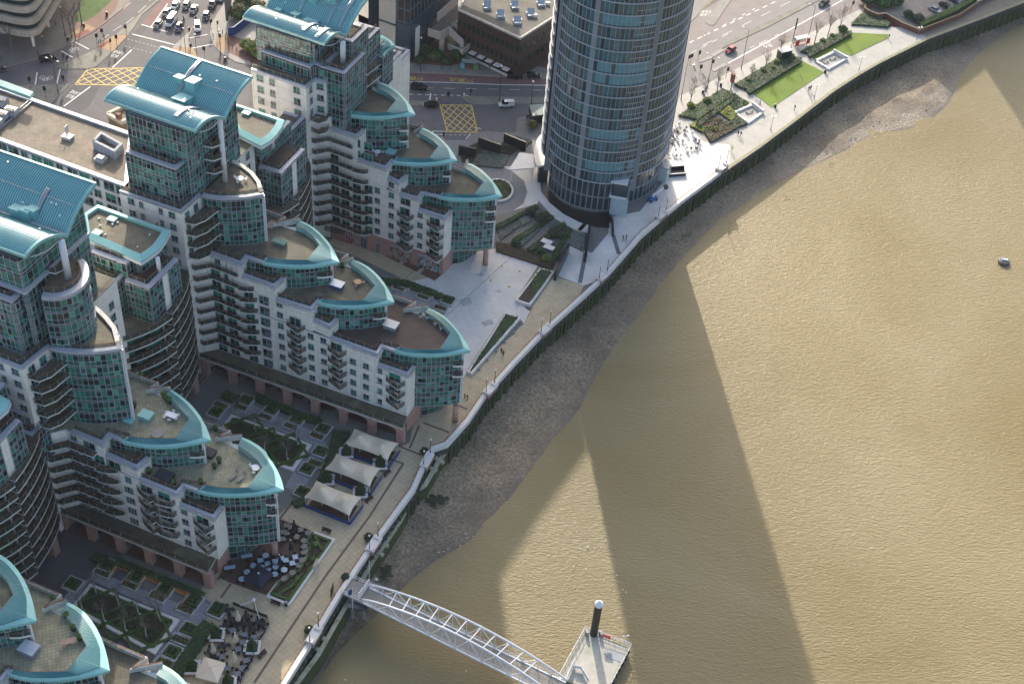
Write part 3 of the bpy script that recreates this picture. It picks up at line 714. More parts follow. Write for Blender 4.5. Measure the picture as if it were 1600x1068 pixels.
# upper small drum
arc51=smoothp(U([(66,463),(88,465),(110,459),(126,449),(135,436),(135.5,420),(127,407)],54.8),1)
b=MB();b.prism(arc51+[(arc51[-1][0]-5,arc51[-1][1]+2)],43.1,54.75,0,1);b.build('core_wall',[recess,deck_g],b1)
glass_wall(b1,arc51,43.1,54.4,seed=71,bright=.1)
a=MB();a.thick(offset(arc51,-.45),1.25,54.4,55.1,0,side=1);a.build('parapet',cop,b1)
r=MB();rail(r,offset(arc51,.9),54.8,1.1);r.build('balustrade',RM,b1)
g=MB();g.tube((*un(107,434,54.8),54.8),(*un(107,434,54.8),62.9),.62,.58,18);g.build('column',steel_w,b1,smooth=True)
# glass storeys
c1=un(58.6,542.5,43.3);dl=(-.94,.34);dr=(.34,.94)
hb1=[(c1[0]+dl[0]*16,c1[1]+dl[1]*16),c1,(c1[0]+dr[0]*17,c1[1]+dr[1]*17),(c1[0]+dl[0]*16+dr[0]*17,c1[1]+dl[1]*16+dr[1]*17)]
b=MB();b.prism(hb1,43.1,62.4,0,0);b.build('core_wall',recess,b1)
glass_wall(b1,hb1[:3],43.1,56.0,fh=3.0,seed=73,bright=.2);
hc=offset(hb1[:3],-.5);glass_wall(b1,hb1[:3],56.5,62.8,fh=3.15,seed=74,rows=(.6,1.6,.9),bright=.7,pw=1.3)
stepped(b1,offset(hb1[:3],-.6),56.1,w=.7)
c2=un(37.5,552,43.3);bx1=[(c2[0]+dl[0]*14,c2[1]+dl[1]*14),c2,(c2[0]+dr[0]*3.2,c2[1]+dr[1]*3.2),(c2[0]+dl[0]*14+dr[0]*3,c2[1]+dl[1]*14+dr[1]*3)]
b=MB();b.prism(bx1,43.1,54.6,0,1);b.build('core_wall',[recess,deck_g],b1)
glass_wall(b1,bx1[:3],43.1,54.6,fh=2.9,seed=75,bright=.3);stepped(b1,bx1[:3],54.8,w=.9);r=MB();rail(r,offset(bx1[:3],1.0),54.9,1.0);r.build('balustrade',RM,b1)
q0=lerp(hb1[1],hb1[2],.32);balcony(b1,[q0,(q0[0]+1.8,q0[1]-.2),(q0[0]+3.0,q0[1]+1.2),lerp(hb1[1],hb1[2],.62)],(-1.5,.5),56.2)
nR=un(40,401,63.8);nL=(nR[0]-.94*20.5,nR[1]+.34*20.5);vR=un(105,367.5,62.9)
_,pt1,pr1,Lr1,v1=gull_roof(b1,nR,nL,vR,63.8,62.9,69.3,7.6)
gull_extras(b1,pt1,pr1,Lr1,v1,[(9.6,.36,.1,1.5,1.7,.7),(9.0,.49,.2,1.5,2.0,.8),(9.0,.40,.3,1.3,1.8,1.0)],[(.33,14,20,1)])
arcade(b1,(st1[0]+.3,st1[1]-.3),un(325,893,5.2),[un(338,869,5),V1[1],V1[0]],piers=6,first=.02,last=.985)
ground_floor(b1,lerp(un(338,869,5),un(354,851.4,5),.04),un(354.5,850.6,5),U([(371.9,850.6),(395.3,849.8),(418.8,846.7),(434.5,843.8)],5),un(430,868,0),[un(356,846,5),(-66,172),(-43,169),(-46,174),(-62,178)])
b=MB();b.prism([V1[0],(V1[1][0],V1[1][1]+1),lerp(un(338,869,5),un(354,851.4,5),.5),(-60,180),(-84,188)],0,4.4,0);b.build('wall',recess,b1)

# ---- far block (north end of the row)
a3=(-23.7,252.65)
st3=(-48.9,257.6);V3=[(-47.5,259.9),(-44.2,260.3)]
s3_=dict(stem=st3,V=V3,ax=(.943,-.333),seed=80,base=5.0,top_start=un(518,174,34.4),tiers=[
  tierspec(19.65,(653.8,310),(660,301.4),[un(672,309,18)]+U([(704.8,389.7),(720.5,390.3),(735.5,389.7),(753,388.5),(770,386)],5),
    [(685.8,308.4),(700.6,311.6),(724,312.8),(747.5,312.3),(767.8,310.3),(785,307.2)],[(785,307.2),(777,292.8),(767.8,280.3),(755.3,267.8),(741.3,258.4),(728.8,253.8)],
    [(691.3,300.6),(708.4,302.5),(725.6,303.4),(742,303)],[(755.3,284.2),(746,276.4),(735,268.6),(724.8,262.3)],
    U([(724,264),(701.4,256)],20.5)+[(-30,272),(-44,277),(-49,266)],
    dict(z=16.72,pts=[(-23.6,252.5),(-17.3,250.2),(-16.2,253.0)]),nbal=2,deck=deck_g),
  tierspec(25.5,(603,262.3),(612.5,251.4),U([(635,287.3),(650.6,289.4),(669.4,289.4),(689.7,287.3),(703,285)],19.65),
    [(614,253.8),(630.3,256.6),(653.8,257.7),(677,256.9),(697.5,254.5),(714.7,251.4)],[(714.7,251.4),(708.4,239.7),(699,227),(686.6,214.7),(672.5,205.3),(658.4,199)],
    [(620,244.8),(638,246.7),(656.9,247.5),(671,246.4)],[(685,228.8),(677,221),(666,214),(655.3,208.4)],
    U([(646.7,205),(658.4,197.5),(633.4,189)],26.4)+[(-44,276),(-49,266)],
    dict(z=22.6,pts=U([(604.5,274.8),(624,285),(635.8,273.3)],22.8)),nbal=1,deck=deck_g),
  tierspec(34.3,(524,176.5),(530,177),U([(569.5,232.7),(584.4,234.5),(603,234.5),(621.9,233.4),(636.7,231)],25.5),
    [(545.3,180.3),(559.4,183.4),(582.8,185),(606.3,184.2),(629.7,181.9),(649.2,179.5)],[(649.2,179.5),(642.2,166.3),(631.3,152.2),(617.2,139.7),(603,131.9),(592.2,128.4)],
    [(550,172.8),(567.2,174.8),(587.5,176),(604,174.8)],[(618.8,156.9),(609.4,149),(598.4,142),(588.3,138)],
    [(-41,276),(-46,266)],
    dict(z=31.4,pts=U([(512.5,197.5),(557.8,213),(568.8,202)],31.6)),nbal=2,deck=deck_g)])
b3=wing('farthest stepped white block at the top, its crescents pointing towards the round tower',s3_)
LA3,LB3=(-44.2,260.3),s3_['tiers'][0]['A'];LC3,LD3=(-23.6,252.5),(-17.3,250.2)
wall_windows(b3,LA3,LB3,[(521,210,8,8,1.35),(544,216,8,8,2.5),(567,259,6,6,2.5),(590,264,0,6,1.35),(612,288,0,5,1.35)])
wall_windows(b3,LC3,LD3,[(657,334,0,3,1.35)])
stack(b3,LA3,LB3,634,309,0,3);stack(b3,LC3,LD3,680.5,343,0,3);window(b3,LA3,LB3,ray_line(634,309,LA3,LB3)[0],5+4*FH+.12,2.5,2.15)
u_,_=ray_line(634,309,LA3,LB3)
long_balconies(b3,0,8,[(490,350),(498,353.3),(516.7,349),(551.5,362)],5.0,[(551.5,363.5),(561,366),(570,367.5),(580,365)],None,p2k=6)
for k in range(0,9):
    for u in (.8,3.4,6.4,9.4): window(b3,LA3,LB3,u,5+k*FH+.1,2.1,2.1)
sh3=U([(392,107.8),(477.8,136),(492,123.4),(508.3,127.3),(526.3,113.3)],43.3);sh3b=sh3+[(sh3[-1][0]+5,sh3[-1][1]+14),(sh3[0][0]+9,sh3[0][1]+25)]
b=MB();b.prism(sh3b,0,42.8,0,1);b.build('wall',[white,deck_g],b3);b=MB();b.prism(sh3b,42.805,43.05,0,1);b.build('terrace',[cop,deck_g],b3)
stepped(b3,offset(sh3,-.05),43.0);r=MB();rail(r,offset(sh3[:3],.75),43.1,1.1);r.build('balustrade',RM,b3)
for px,py,w in ((406.5,124,1.7),(425.5,131,1.35),(464,144,1.7)):
    u,z=ray_line(px,py,sh3[0],sh3[1])
    for k in range(5,13): window(b3,sh3[0],sh3[1],u,5+k*FH+.75,w,1.7)
for (A_,B_,u,w) in ((sh3[1],sh3[2],1.8,1.1),(sh3[2],sh3[3],1.2,1.6),(sh3[3],sh3[4],1.0,.8),(sh3[3],sh3[4],3.2,1.6)):
    for k in range(9,13): window(b3,A_,B_,u,5+k*FH+.75,w,1.6)
for k in (9,10):
    p=sh3[1];balcony(b3,[lerp(p,sh3[2],.3),(p[0]+2.6,p[1]-.2),(p[0]+4.1,p[1]+1.0),(sh3[3][0]+.6,sh3[3][1]+.2)],(-1.6,1.0),5+k*FH)
g1=U([(485.6,126),(412,100)],43.1)
bb1=U([(410,99),(485.6,125.5),(491,119.5),(508.3,124),(528.5,104)],43.1);bb1b=bb1+[(bb1[-1][0]+3,bb1[-1][1]+8),(bb1[0][0]+5,bb1[0][1]+12)]
b=MB();b.prism(bb1b,43.1,46.0,0,1);b.build('core_wall',[recess,deck_g],b3);glass_wall(b3,bb1,43.1,45.9,seed=91,rows=(.3,1.7,.9),bright=.1)
stepped(b3,bb1,46.0,w=.95);r=MB();rail(r,offset(bb1,1.05),46.2,1.0);r.build('balustrade',RM,b3)
c3=un(491,101,46.1);hb3=[(c3[0]-.93*14.3,c3[1]+.36*14.3),c3,(c3[0]+.36*12,c3[1]+.93*12),(c3[0]-.93*14.3+.36*12,c3[1]+.36*14.3+.93*12)]
b=MB();b.prism(hb3,43.1,51.1,0,0);b.build('core_wall',recess,b3);glass_wall(b3,hb3[:3],43.1,51.3,fh=2.75,seed=93,bright=.35,rows=(.5,1.3,.9))
nR=un(507.5,68.8,52);nL=un(378.6,26.6,52);vR=un(542,54.7,51.2)
_,pt3,pr3,Lr3,v3=gull_roof(b3,nR,nL,vR,52,51.2,57.4,7.2)
gull_extras(b3,pt3,pr3,Lr3,v3,[(10.2,.52,.1,1.6,2.2,.8),(11.0,.32,.2,1.7,2.3,.8),(6.9,.62,.3,1.3,1.6,.8),(6.8,.83,.2,1.0,1.2,.6),(6.6,.42,.3,1.3,2.8,.5)],[(.12,13,25,0),(.26,13,25,0),(.62,14,25,0),(.30,2,12,0),(.12,1,8,0)])
g=MB();g.tube((*un(536,97,46),46),(*un(536,97,46),51.0),.62,.6,18);g.build('column',steel_w,b3,smooth=True)
# stepped terraces behind the column
def step_box(root,corner,l,d,z0,z1,seed,glass=True):
    P=[(corner[0]+dl[0]*l,corner[1]+dl[1]*l),corner,(corner[0]+dr[0]*d,corner[1]+dr[1]*d),(corner[0]+dr[0]*d+dl[0]*l,corner[1]+dr[1]*d+dl[1]*l)]
    b=MB();b.prism(P,z0,z1,0,1);b.build('core_wall' if glass else 'wall',[recess if glass else white,deck_g],root)
    if glass: glass_wall(root,P[:3],z0,z1-.1,seed=seed)
    stepped(root,P[:3]+P[3:],z1,w=.8);r=MB();rail(r,offset(P[:3],.9),z1+.1,1.0);r.build('balustrade',RM,root)
step_box(b3,un(538.8,115.6,46.2),6,9.5,28,46,101)
step_box(b3,un(551,66,50.2),4.5,7,43,50,103)
step_box(b3,un(567,72,46),6,8,25,46,104)
step_box(b3,un(577,100,40),6,9,22,40,105)
step_box(b3,un(594,118,34.3),7,11,8,34.3,106,False)
step_box(b3,un(614,108,31.4),6,9,0,31.4,107,False)
for k,(x,y,z) in enumerate(((560,155,34.3),(573,135,37.2),(572,117,40))):
    c=un(x,y,z);balcony(b3,[(c[0]-3.0,c[1]+.8),(c[0]-.8,c[1]-.3),(c[0]+.1,c[1]),(c[0]+2.6,c[1]+4.8)],(-1.6,1.5),z)
Of3=U([(617,71),(611,63),(600,56.5),(590,53.5),(578,52)],40);On3=U([(588,84.5),(593,86),(600,88),(605,80),(617,71)],40)
crescent(b3,On3,Of3,U([(590,79),(593,80.5),(594.5,79.5)],41),U([(600,71),(592,72.5),(586,70.5),(578,68)],41),39.9)
b=MB();b.prism(U([(580,82),(597,88),(612,72),(600,58),(578,56)],39.9),30,39.7,0,1);b.build('wall',[white,deck_g],b3)
glass_wall(b3,U([(590,87),(598,88.5)],39.9),31,39.5,seed=4);glass_wall(b3,U([(598,88.5),(613,72.5)],39.9),31,39.5,seed=4)
# pink ground floor with shop windows
gA,gB=(LA3[0]-4.5,LA3[1]+1.5),(-17.35,250.3)
b=MB();b.prism([gA,gB,(-16.0,253.2),(-22,262),(-46,272)],0,4.98,0);b.build('wall',pink,b3)
def shopfront(root,a,b,u0,u1,z0,z1,kinds,seed):
    L=math.dist(a,b);ex,ey=(b[0]-a[0])/L,(b[1]-a[1])/L;nx,ny=ey,-ex;rnd=random.Random(seed);g=MB();n=14
    poster=[mat('poster_skin_tone',(.33,.20,.15),.4),mat('poster_red',(.32,.05,.05),.4),mat('poster_sky',(.16,.32,.42),.4),mat('poster_white',(.5,.5,.5),.4),mat('poster_navy',(.03,.04,.10),.4),mat('poster_sand',(.40,.30,.20),.4)]
    for i in range(n):
        for j in range(5):
            x0,x1=u0+(u1-u0)*i/n,u0+(u1-u0)*(i+1)/n;za,zb=z0+(z1-z0)*j/5,z0+(z1-z0)*(j+1)/5
            f = .05
            g.quad((a[0]+ex*x0+nx*f,a[1]+ey*x0+ny*f,za),(a[0]+ex*x1+nx*f,a[1]+ey*x1+ny*f,za),(a[0]+ex*x1+nx*f,a[1]+ey*x1+ny*f,zb),(a[0]+ex*x0+nx*f,a[1]+ey*x0+ny*f,zb),rnd.choice(kinds))
    o=g.build('shop_window',poster,root);m=MB()
    for t in range(5):
        x=u0+(u1-u0)*t/4;m.bar((a[0]+ex*x+nx*.1,a[1]+ey*x+ny*.1,z0),(a[0]+ex*x+nx*.1,a[1]+ey*x+ny*.1,z1),.1,.1)
    m.bar((a[0]+ex*u0+nx*.1,a[1]+ey*u0+ny*.1,z1+.3),(a[0]+ex*u1+nx*.1,a[1]+ey*u1+ny*.1,z1+.3),.12,.6);m.build('shop_frame',mull,o)
Lg=math.dist(gA,gB)
shopfront(b3,gA,gB,Lg-6.4,Lg-.9,.15,3.5,[0,2,2,3,4,5],3);shopfront(b3,gA,gB,Lg-13.6,Lg-8.0,.15,3.5,[0,0,5,1,2,4],4);shopfront(b3,gA,gB,Lg-25.4,Lg-23,.15,3.5,[1,1,4,3],5)
shopfront(b3,gA,gB,Lg-21.4,Lg-19.8,.1,3.2,[4],6);shopfront(b3,gA,gB,Lg-17.4,Lg-16.4,.1,3.0,[4],6)
ground_floor(b3,(-17.4,250.4),(-15.9,253.4),U([(720.5,390.3),(735.5,389.7),(753,388.5),(769,386.2)],5),un(758,413,0),[(-15.6,254.5),(-22,258),(-7,259),(-9,263),(-20,264)])
# canopy over the lobby door in the corner
b=MB();b.prism(U([(508,352),(541,361),(537,367),(506,358)],3.6),3.3,3.6,0);b.build('entrance_canopy',bal_g,b3)

# ---- bottom-left block: same plan as the middle one,further down the row
OFF0=(-32.9,-89.8)
def mv(v): return (v[0]+OFF0[0],v[1]+OFF0[1])
s0_=dict(stem=mv(s2['stem']),V=[mv(v) for v in V2],ax=(.943,-.333),seed=120,tiers=[])
for t,dk in zip(s2['tiers'],(deck_g,deck_y,deck_g)):
    q=dict(t);q['deck']=dk
    for k in ('A','notch'): q[k]=mv(t[k])
    for k in ('arc','On','Of','In','If','far'): q[k]=[mv(v) for v in t[k]]
    q['bl']=dict(z=t['bl']['z'],pts=[mv(v) for v in t['bl']['pts']],back=mv(t['bl']['back']));s0_['tiers'].append(q)
b0=wing('teal crescent-roofed block cut off at the bottom left corner of the photo',s0_)
b=MB();b.prism([mv(v) for v in sh],0,42.8,0,1);b.build('wall',[white,deck_g],b0)

# ---- rear blocks with curved balcony fronts
def rear_block(label,o,seed,up=True):
    root=thing('glass_apartment_block',label,'building',(-70+o[0],200+o[1],0),0,'round balcony blocks behind the wings')
    arcR=off([(-80,187.6),(-76,188.5),(-72,190.3),(-68.8,192.8),(-66.6,195.2),(-65.0,197.8)],o);arcR2=off([(-65.3,198.8),(-64.6,201.8),(-64.2,205.6),(-64.3,209.5),(-65.6,212.5)],o)
    arcR=smoothp(arcR,1);arcR2=smoothp(arcR2,1);back=off([(-78,215),(-92,206),(-92,190)],o)
    corep=offset(arcR+arcR2,1.7)
    b=MB();b.prism(corep+back,0,28.1,0,1);b.build('core_wall',[mat('dark_blue_grey_render',(.055,.065,.085),.6),deck_g],root)
    b=MB();b.prism(corep+back,0,4.7,0,0);
    g=MB();rnd=random.Random(seed)
    cp=resample(offset(arcR+arcR2,1.62),26)
    for k in range(8):
        z=5+k*FH
        for i in range(26):
            g.quad((*cp[i],z+.1),(*cp[i+1],z+.1),(*cp[i+1],z+2.3),(*cp[i],z+2.3),rnd.choice((0,0,1,1,2,4)))
    g.build('window_band',GL,root)
    for k in range(0,9):
        z=5+k*FH
        for P in (arcR,arcR2):
            s_=MB();s_.prism(P+offset(P,2.3)[::-1],z-.32,z,0,1);so_=s_.build('balcony',[rim,deck_g],root)
            e=MB();rail(e,offset(P,.1),z,1.05,1.8);e.build('balustrade',RM,so_)
    for t in (.25,.5,.72):
        p=offset(resample(arcR+arcR2,20),.9)[int(20*t)];c=MB();c.tube((*p,5),(*p,28),.2,.2,8);c.build('column',mull,root)
    b=MB();b.prism(offset(arcR+arcR2,2.6)+back,0,4.6,0);b.build('wall',pink,root)
    for t in (.45,.8):
        p=offset(resample(arcR+arcR2,20),1.0)[int(20*t)];c=MB();c.box(p[0],p[1],0,1.6,1.6,4.6,AX);c.build('pier',pink,root)
    b=MB();b.prism(corep+back,28.405,28.45,0,0);b.build('roof_deck',deck_g,root)
    if up:
        cB=(-68.1+o[0],195.6+o[1])
        def rect(c,l,d): return [(c[0]+dl[0]*l,c[1]+dl[1]*l),c,(c[0]+dr[0]*d,c[1]+dr[1]*d),(c[0]+dr[0]*d+dl[0]*l,c[1]+dr[1]*d+dl[1]*l)]
        for c,l,d,z0,z1,sd in ((cB,5.2,9.6,28.45,37.1,1),((cB[0]-4.6,cB[1]+2.9),7.6,12,28.45,40.2,2)):
            P=rect(c,l,d);b=MB();b.prism(P,z0,z1,0,1);b.build('core_wall',[recess,deck_b],root)
            if sd==1:
                glass_wall(root,P[:2],z0,z1-.1,seed=seed+sd,bright=.2);m1,m2=lerp(P[1],P[2],.42),lerp(P[1],P[2],.62)
                glass_wall(root,[P[1],m1],z0,z1-.1,seed=seed+3,bright=.1);glass_wall(root,[m2,P[2]],z0,z1-.1,seed=seed+4,bright=.1)
                w_=MB();w_.prism([m1,m2,(m2[0]-.6,m2[1]+.2),(m1[0]-.6,m1[1]+.2)],z0,z1-.3);
                w_=MB();q1=offset([m1,m2],-.15);w_.prism(q1+[m2,m1],z0,z1-.35);w_.build('wall_panel',white,root)
            else: glass_wall(root,P[:3],z0,z1-.1,seed=seed+sd)
            stepped(root,offset(P[:3],-.1),z1,w=.9);r=MB();rail(r,offset(P[:3],1.0),z1+.15,1.0);r.build('balustrade',RM,root)
    return root
r1=rear_block('round-fronted block of curved white balconies between the two nearest wings',(0,0),200)
# its penthouse with the teal-edged flat roof
def ring_roof(root,ring,z,inner_w=1.3,deckm=deck_g):
    b=MB();b.prism(ring,z-.75,z-.1,0,0);b.build('roof_soffit',[steel_w],root)
    b=MB();b.prism(offset(ring,inner_w*.4,True),z-.05,z+.12,0,0);b.build('flat_roof',deckm,root)
    a=MB();n=len(ring);inn=offset(ring,inner_w,True)
    for i in range(n):
        j=(i+1) % n
        a.quad((*ring[i],z-.1),(*ring[j],z-.1),(*ring[j],z+.2),(*ring[i],z+.2));a.quad((*ring[i],z+.2),(*ring[j],z+.2),(*inn[j],z+.75),(*inn[i],z+.75));a.quad((*inn[i],z+.75),(*inn[j],z+.75),(*inn[j],z+.05),(*inn[i],z+.05))
    a.build('roof_rim',teal_l,root)
ring1=U([(131,372),(220.6,411),(236,401),(249,390.5),(259,377),(266.8,362),(153,321.3),(126,339)],41.2)
ph=[lerp((sum(p[0] for p in ring1)/8,sum(p[1] for p in ring1)/8),p,.74) for p in (ring1[0],ring1[1],ring1[3],ring1[5],ring1[6],ring1[7])]
b=MB();b.prism(ph,37.2,40.5,0);b.build('core_wall',recess,r1);glass_wall(r1,ph[:4],37.2,40.4,seed=3)
ring_roof(r1,ring1,41.3)
def hatch(root,px,py,z,m=teal_l,w=1.5,d=1.2):
    c=un(px,py,z);a=MB();a.box(c[0],c[1],z-.3,w,d,.75,AX,0,1);a.box(c[0],c[1],z+.45,w*1.15,d*1.15,.16,AX,1,1);a.build('roof_light',[teal if m is teal_l else stone_w,m],root)
hatch(r1,175.5,345,41.3);hatch(r1,152.5,366,41.3)
g=MB();g.tube((*un(249,424,37.2),37.2),(*un(249,424,37.2),40.6),.42,.42,14);g.build('column',steel_w,r1,smooth=True)
vents=MB()
for px,py in ((176,351),(184,348),(157,353),(165,367),(234,367),(185,386),(215,386),(221,351),(155,342)): p=un(px,py,41.5);vents.box(p[0],p[1],41.4,.3,.2,.35,.5)
vents.build('roof_vents',plwhite,r1)
# lawn terrace west of it
tb=U([(138,425),(180,442.5),(211.5,411.6)],37.3)
b=MB();b.prism(tb+[(tb[2][0]-3,tb[2][1]+6),(tb[0][0]+2,tb[0][1]+10)],20,37.2,0,1);b.build('core_wall',[recess,mat('artificial_turf',(.035,.075,.012),.9,0,.2,2)],r1)
glass_wall(r1,tb,20,37.0,seed=77);stepped(r1,offset(tb,-.1),37.2,w=.8);r=MB();rail(r,offset(tb,.9),37.3,1.0);r.build('balustrade',RM,r1)
wbk=U([(142,452),(164,462),(171,449)],31.6)
b=MB();b.prism(wbk+[(wbk[2][0]-2,wbk[2][1]+7),(wbk[0][0]-3,wbk[0][1]+8)],10,31.4,0,1);b.build('wall',[white,deck_g],r1);stepped(r1,offset(wbk,-.05),31.5,w=.6)
for k in (25.5,28.4):
    c=un(178,470+6*(28.4-k),k);balcony(r1,[(c[0]-3.4,c[1]-3.2),(c[0]-1.6,c[1]-3.6),(c[0]+1.6,c[1]+1.4),(c[0]+.6,c[1]+2.6)],(-2,1.5),k)

o2=un(442.2,325,28.4);o2=(o2[0]+68.1,o2[1]-195.5)
r2=rear_block('round-fronted balcony block in the gap between the middle and farthest wings',o2,300)
ring2=U([(366,208),(407.7,229.5),(421,222),(431,213),(439,202),(444.7,189),(368.8,163),(355,176)],44.0)
ph=[lerp((sum(p[0] for p in ring2)/8,sum(p[1] for p in ring2)/8),p,.72) for p in (ring2[0],ring2[1],ring2[3],ring2[5],ring2[6],ring2[7])]
b=MB();b.prism(ph,40.2,43.3,0);b.build('core_wall',recess,r2);glass_wall(r2,ph[:4],40.2,43.2,seed=3)
ring_roof(r2,ring2,44.0);hatch(r2,385.5,179,44)
g=MB();g.tube((*un(426,231,40.2),40.2),(*un(426,231,40.2),43.4),.42,.42,14);g.build('column',steel_w,r2,smooth=True)
tb=U([(455,223),(461.7,198.3)],38.5)
step_box(r2,un(447,214,37.3),5,8,26,37.2,311)
tb=U([(372,286),(391.5,266.7),(420,237)],40.3)
o0=un(29,751,28.4);q_=un(274,490,28.4);o0=(o0[0]-q_[0],o0[1]-q_[1])
r0=rear_block('round-fronted balcony block cut off at the left edge of the photo',o0,400)
ring0=U([(-40,667),(0,651),(12,640),(17,628),(-30,600)],41.2);ring_roof(r0,[ring0[0],ring0[1],ring0[2],ring0[3],ring0[4]],41.3)
for (x,y,z) in ((36,650,31.4),(50,683,28.4),(28,622,34.3)):
    step_box(r0,un(x,y,z),4,6,z-8,z,410)

# ---- long block behind with the brown ballast roof
bk=U([(-60,197),(0,220),(200,293),(208,208),(47,152),(-60,115)],43)
lb=thing('long_apartment_block','long low-roofed block with a brown ballast roof behind the teal roofs','building',(bk[1][0],bk[1][1],0))
P=[bk[0],bk[2],bk[3],bk[5]]
b=MB();b.prism(P,0,42.2,0,0);b.build('wall',white,lb);b=MB();b.prism(P,42.205,42.5,0,1);b.build('flat_roof',[cop,ballast],lb)
a=MB();a.thick(offset(P+[P[0]],-.05),.9,42.2,43.05,0,side=1);a.build('parapet',cop,lb)
L=math.dist(P[0],P[1]);ex,ey=(P[1][0]-P[0][0])/L,(P[1][1]-P[0][1])/L
for k in (11,10,12):
    for i in range(14):
        u0=1.2+i*2.9
        if i % 3==2: window(lb,P[0],P[1],u0-.2,5+k*FH+.5,1.7,1.9)
        else: window(lb,P[0],P[1],u0,5+k*FH+.4,2.5,2.1)
def grey_box(cx,cy,z,px,py):
    pass
pr=U([(144,219.5),(179,237),(192,224),(157.5,205)],44.6);a=MB();a.thick(pr+[pr[0]],.55,42.5,44.6,0,side=1);a.prism(offset(pr,.5,True),42.5,43.4,1);a.build('roof_lantern',[tile('grey_panels',(.40,.42,.46),(.36,.38,.42),(.2,.2,.22),1.0,3,mortar=.05),ballast],lb)
def flat_hatch(px,py,open_=False):
    c=un(px,py,42.9);a=MB();a.box(c[0],c[1],42.4,2.0,1.5,.7,AX,0);a.box(c[0],c[1],43.1,2.2,1.7,.15,AX,0)
    if open_: a.bar((c[0]-.3,c[1]+.9,43.3),(c[0]-.5,c[1]+1.2,44.7),1.7,.12)
    else: a.box(c[0],c[1],43.25,1.6,1.2,.4,AX,0)
    a.build('roof_hatch',mat('grey_hatch',(.46,.47,.49),.5,.1,.06),lb)
flat_hatch(106,214,True);flat_hatch(157.5,249)
for px,py in ((18,173),(3,179),(2,157),(-6,190)):
    c=un(px,py,43.5);a=MB();a.box(c[0],c[1],42.4,2.2,2.0,1.3,AX+.1,0);a.box(c[0],c[1],43.7,2.5,1.3,.5,AX+.1,0);a.box(c[0],c[1]-.7,44.2,1.6,.8,.12,AX+.1,1);a.build('air_handling_unit',[mat('grey_hatch',(.46,.47,.49)),black],lb)
d=MB();p,q=un(-10,205,42.7),un(45,158,42.7);d.bar((*p,42.8),(*q,42.8),.25,.25);d.bar((p[0]+.8,p[1],42.8),(q[0]+.8,q[1],42.8),.25,.25);d.build('roof_duct',steel_g,lb)
tr=U([(-60,112),(46,150),(52,143),(-50,106)],45.5);a=MB();a.prism(tr,44.6,45.4,0,1)
for i in range(60): c0,c1=lerp(tr[0],tr[1],i/60),lerp(tr[3],tr[2],i/60);a.bar((*c0,45.45),(*c1,45.45),.08,.1,0)
a.build('teal_eave',[teal,teal_l],lb)

# windows on the secondary white faces
for k in range(3,13):
    for u in (4.5,8.5,13,17): window(b2,sh[2],sh[3],u,5+k*FH+.6,2.2 if u in (4.5,13) else 1.35,1.7)
    if k<12:
        for u in (3.5,8,12.5,17): window(b1,sh1[2],sh1[3],u,5+k*FH+.6,2.2 if u in (3.5,12.5) else 1.35,1.7)
for k in range(2,9):
    for u in (1.4,3.4,5.4): window(r1,wbk[0],wbk[1],u,5+k*FH+.6,1.35,1.7)
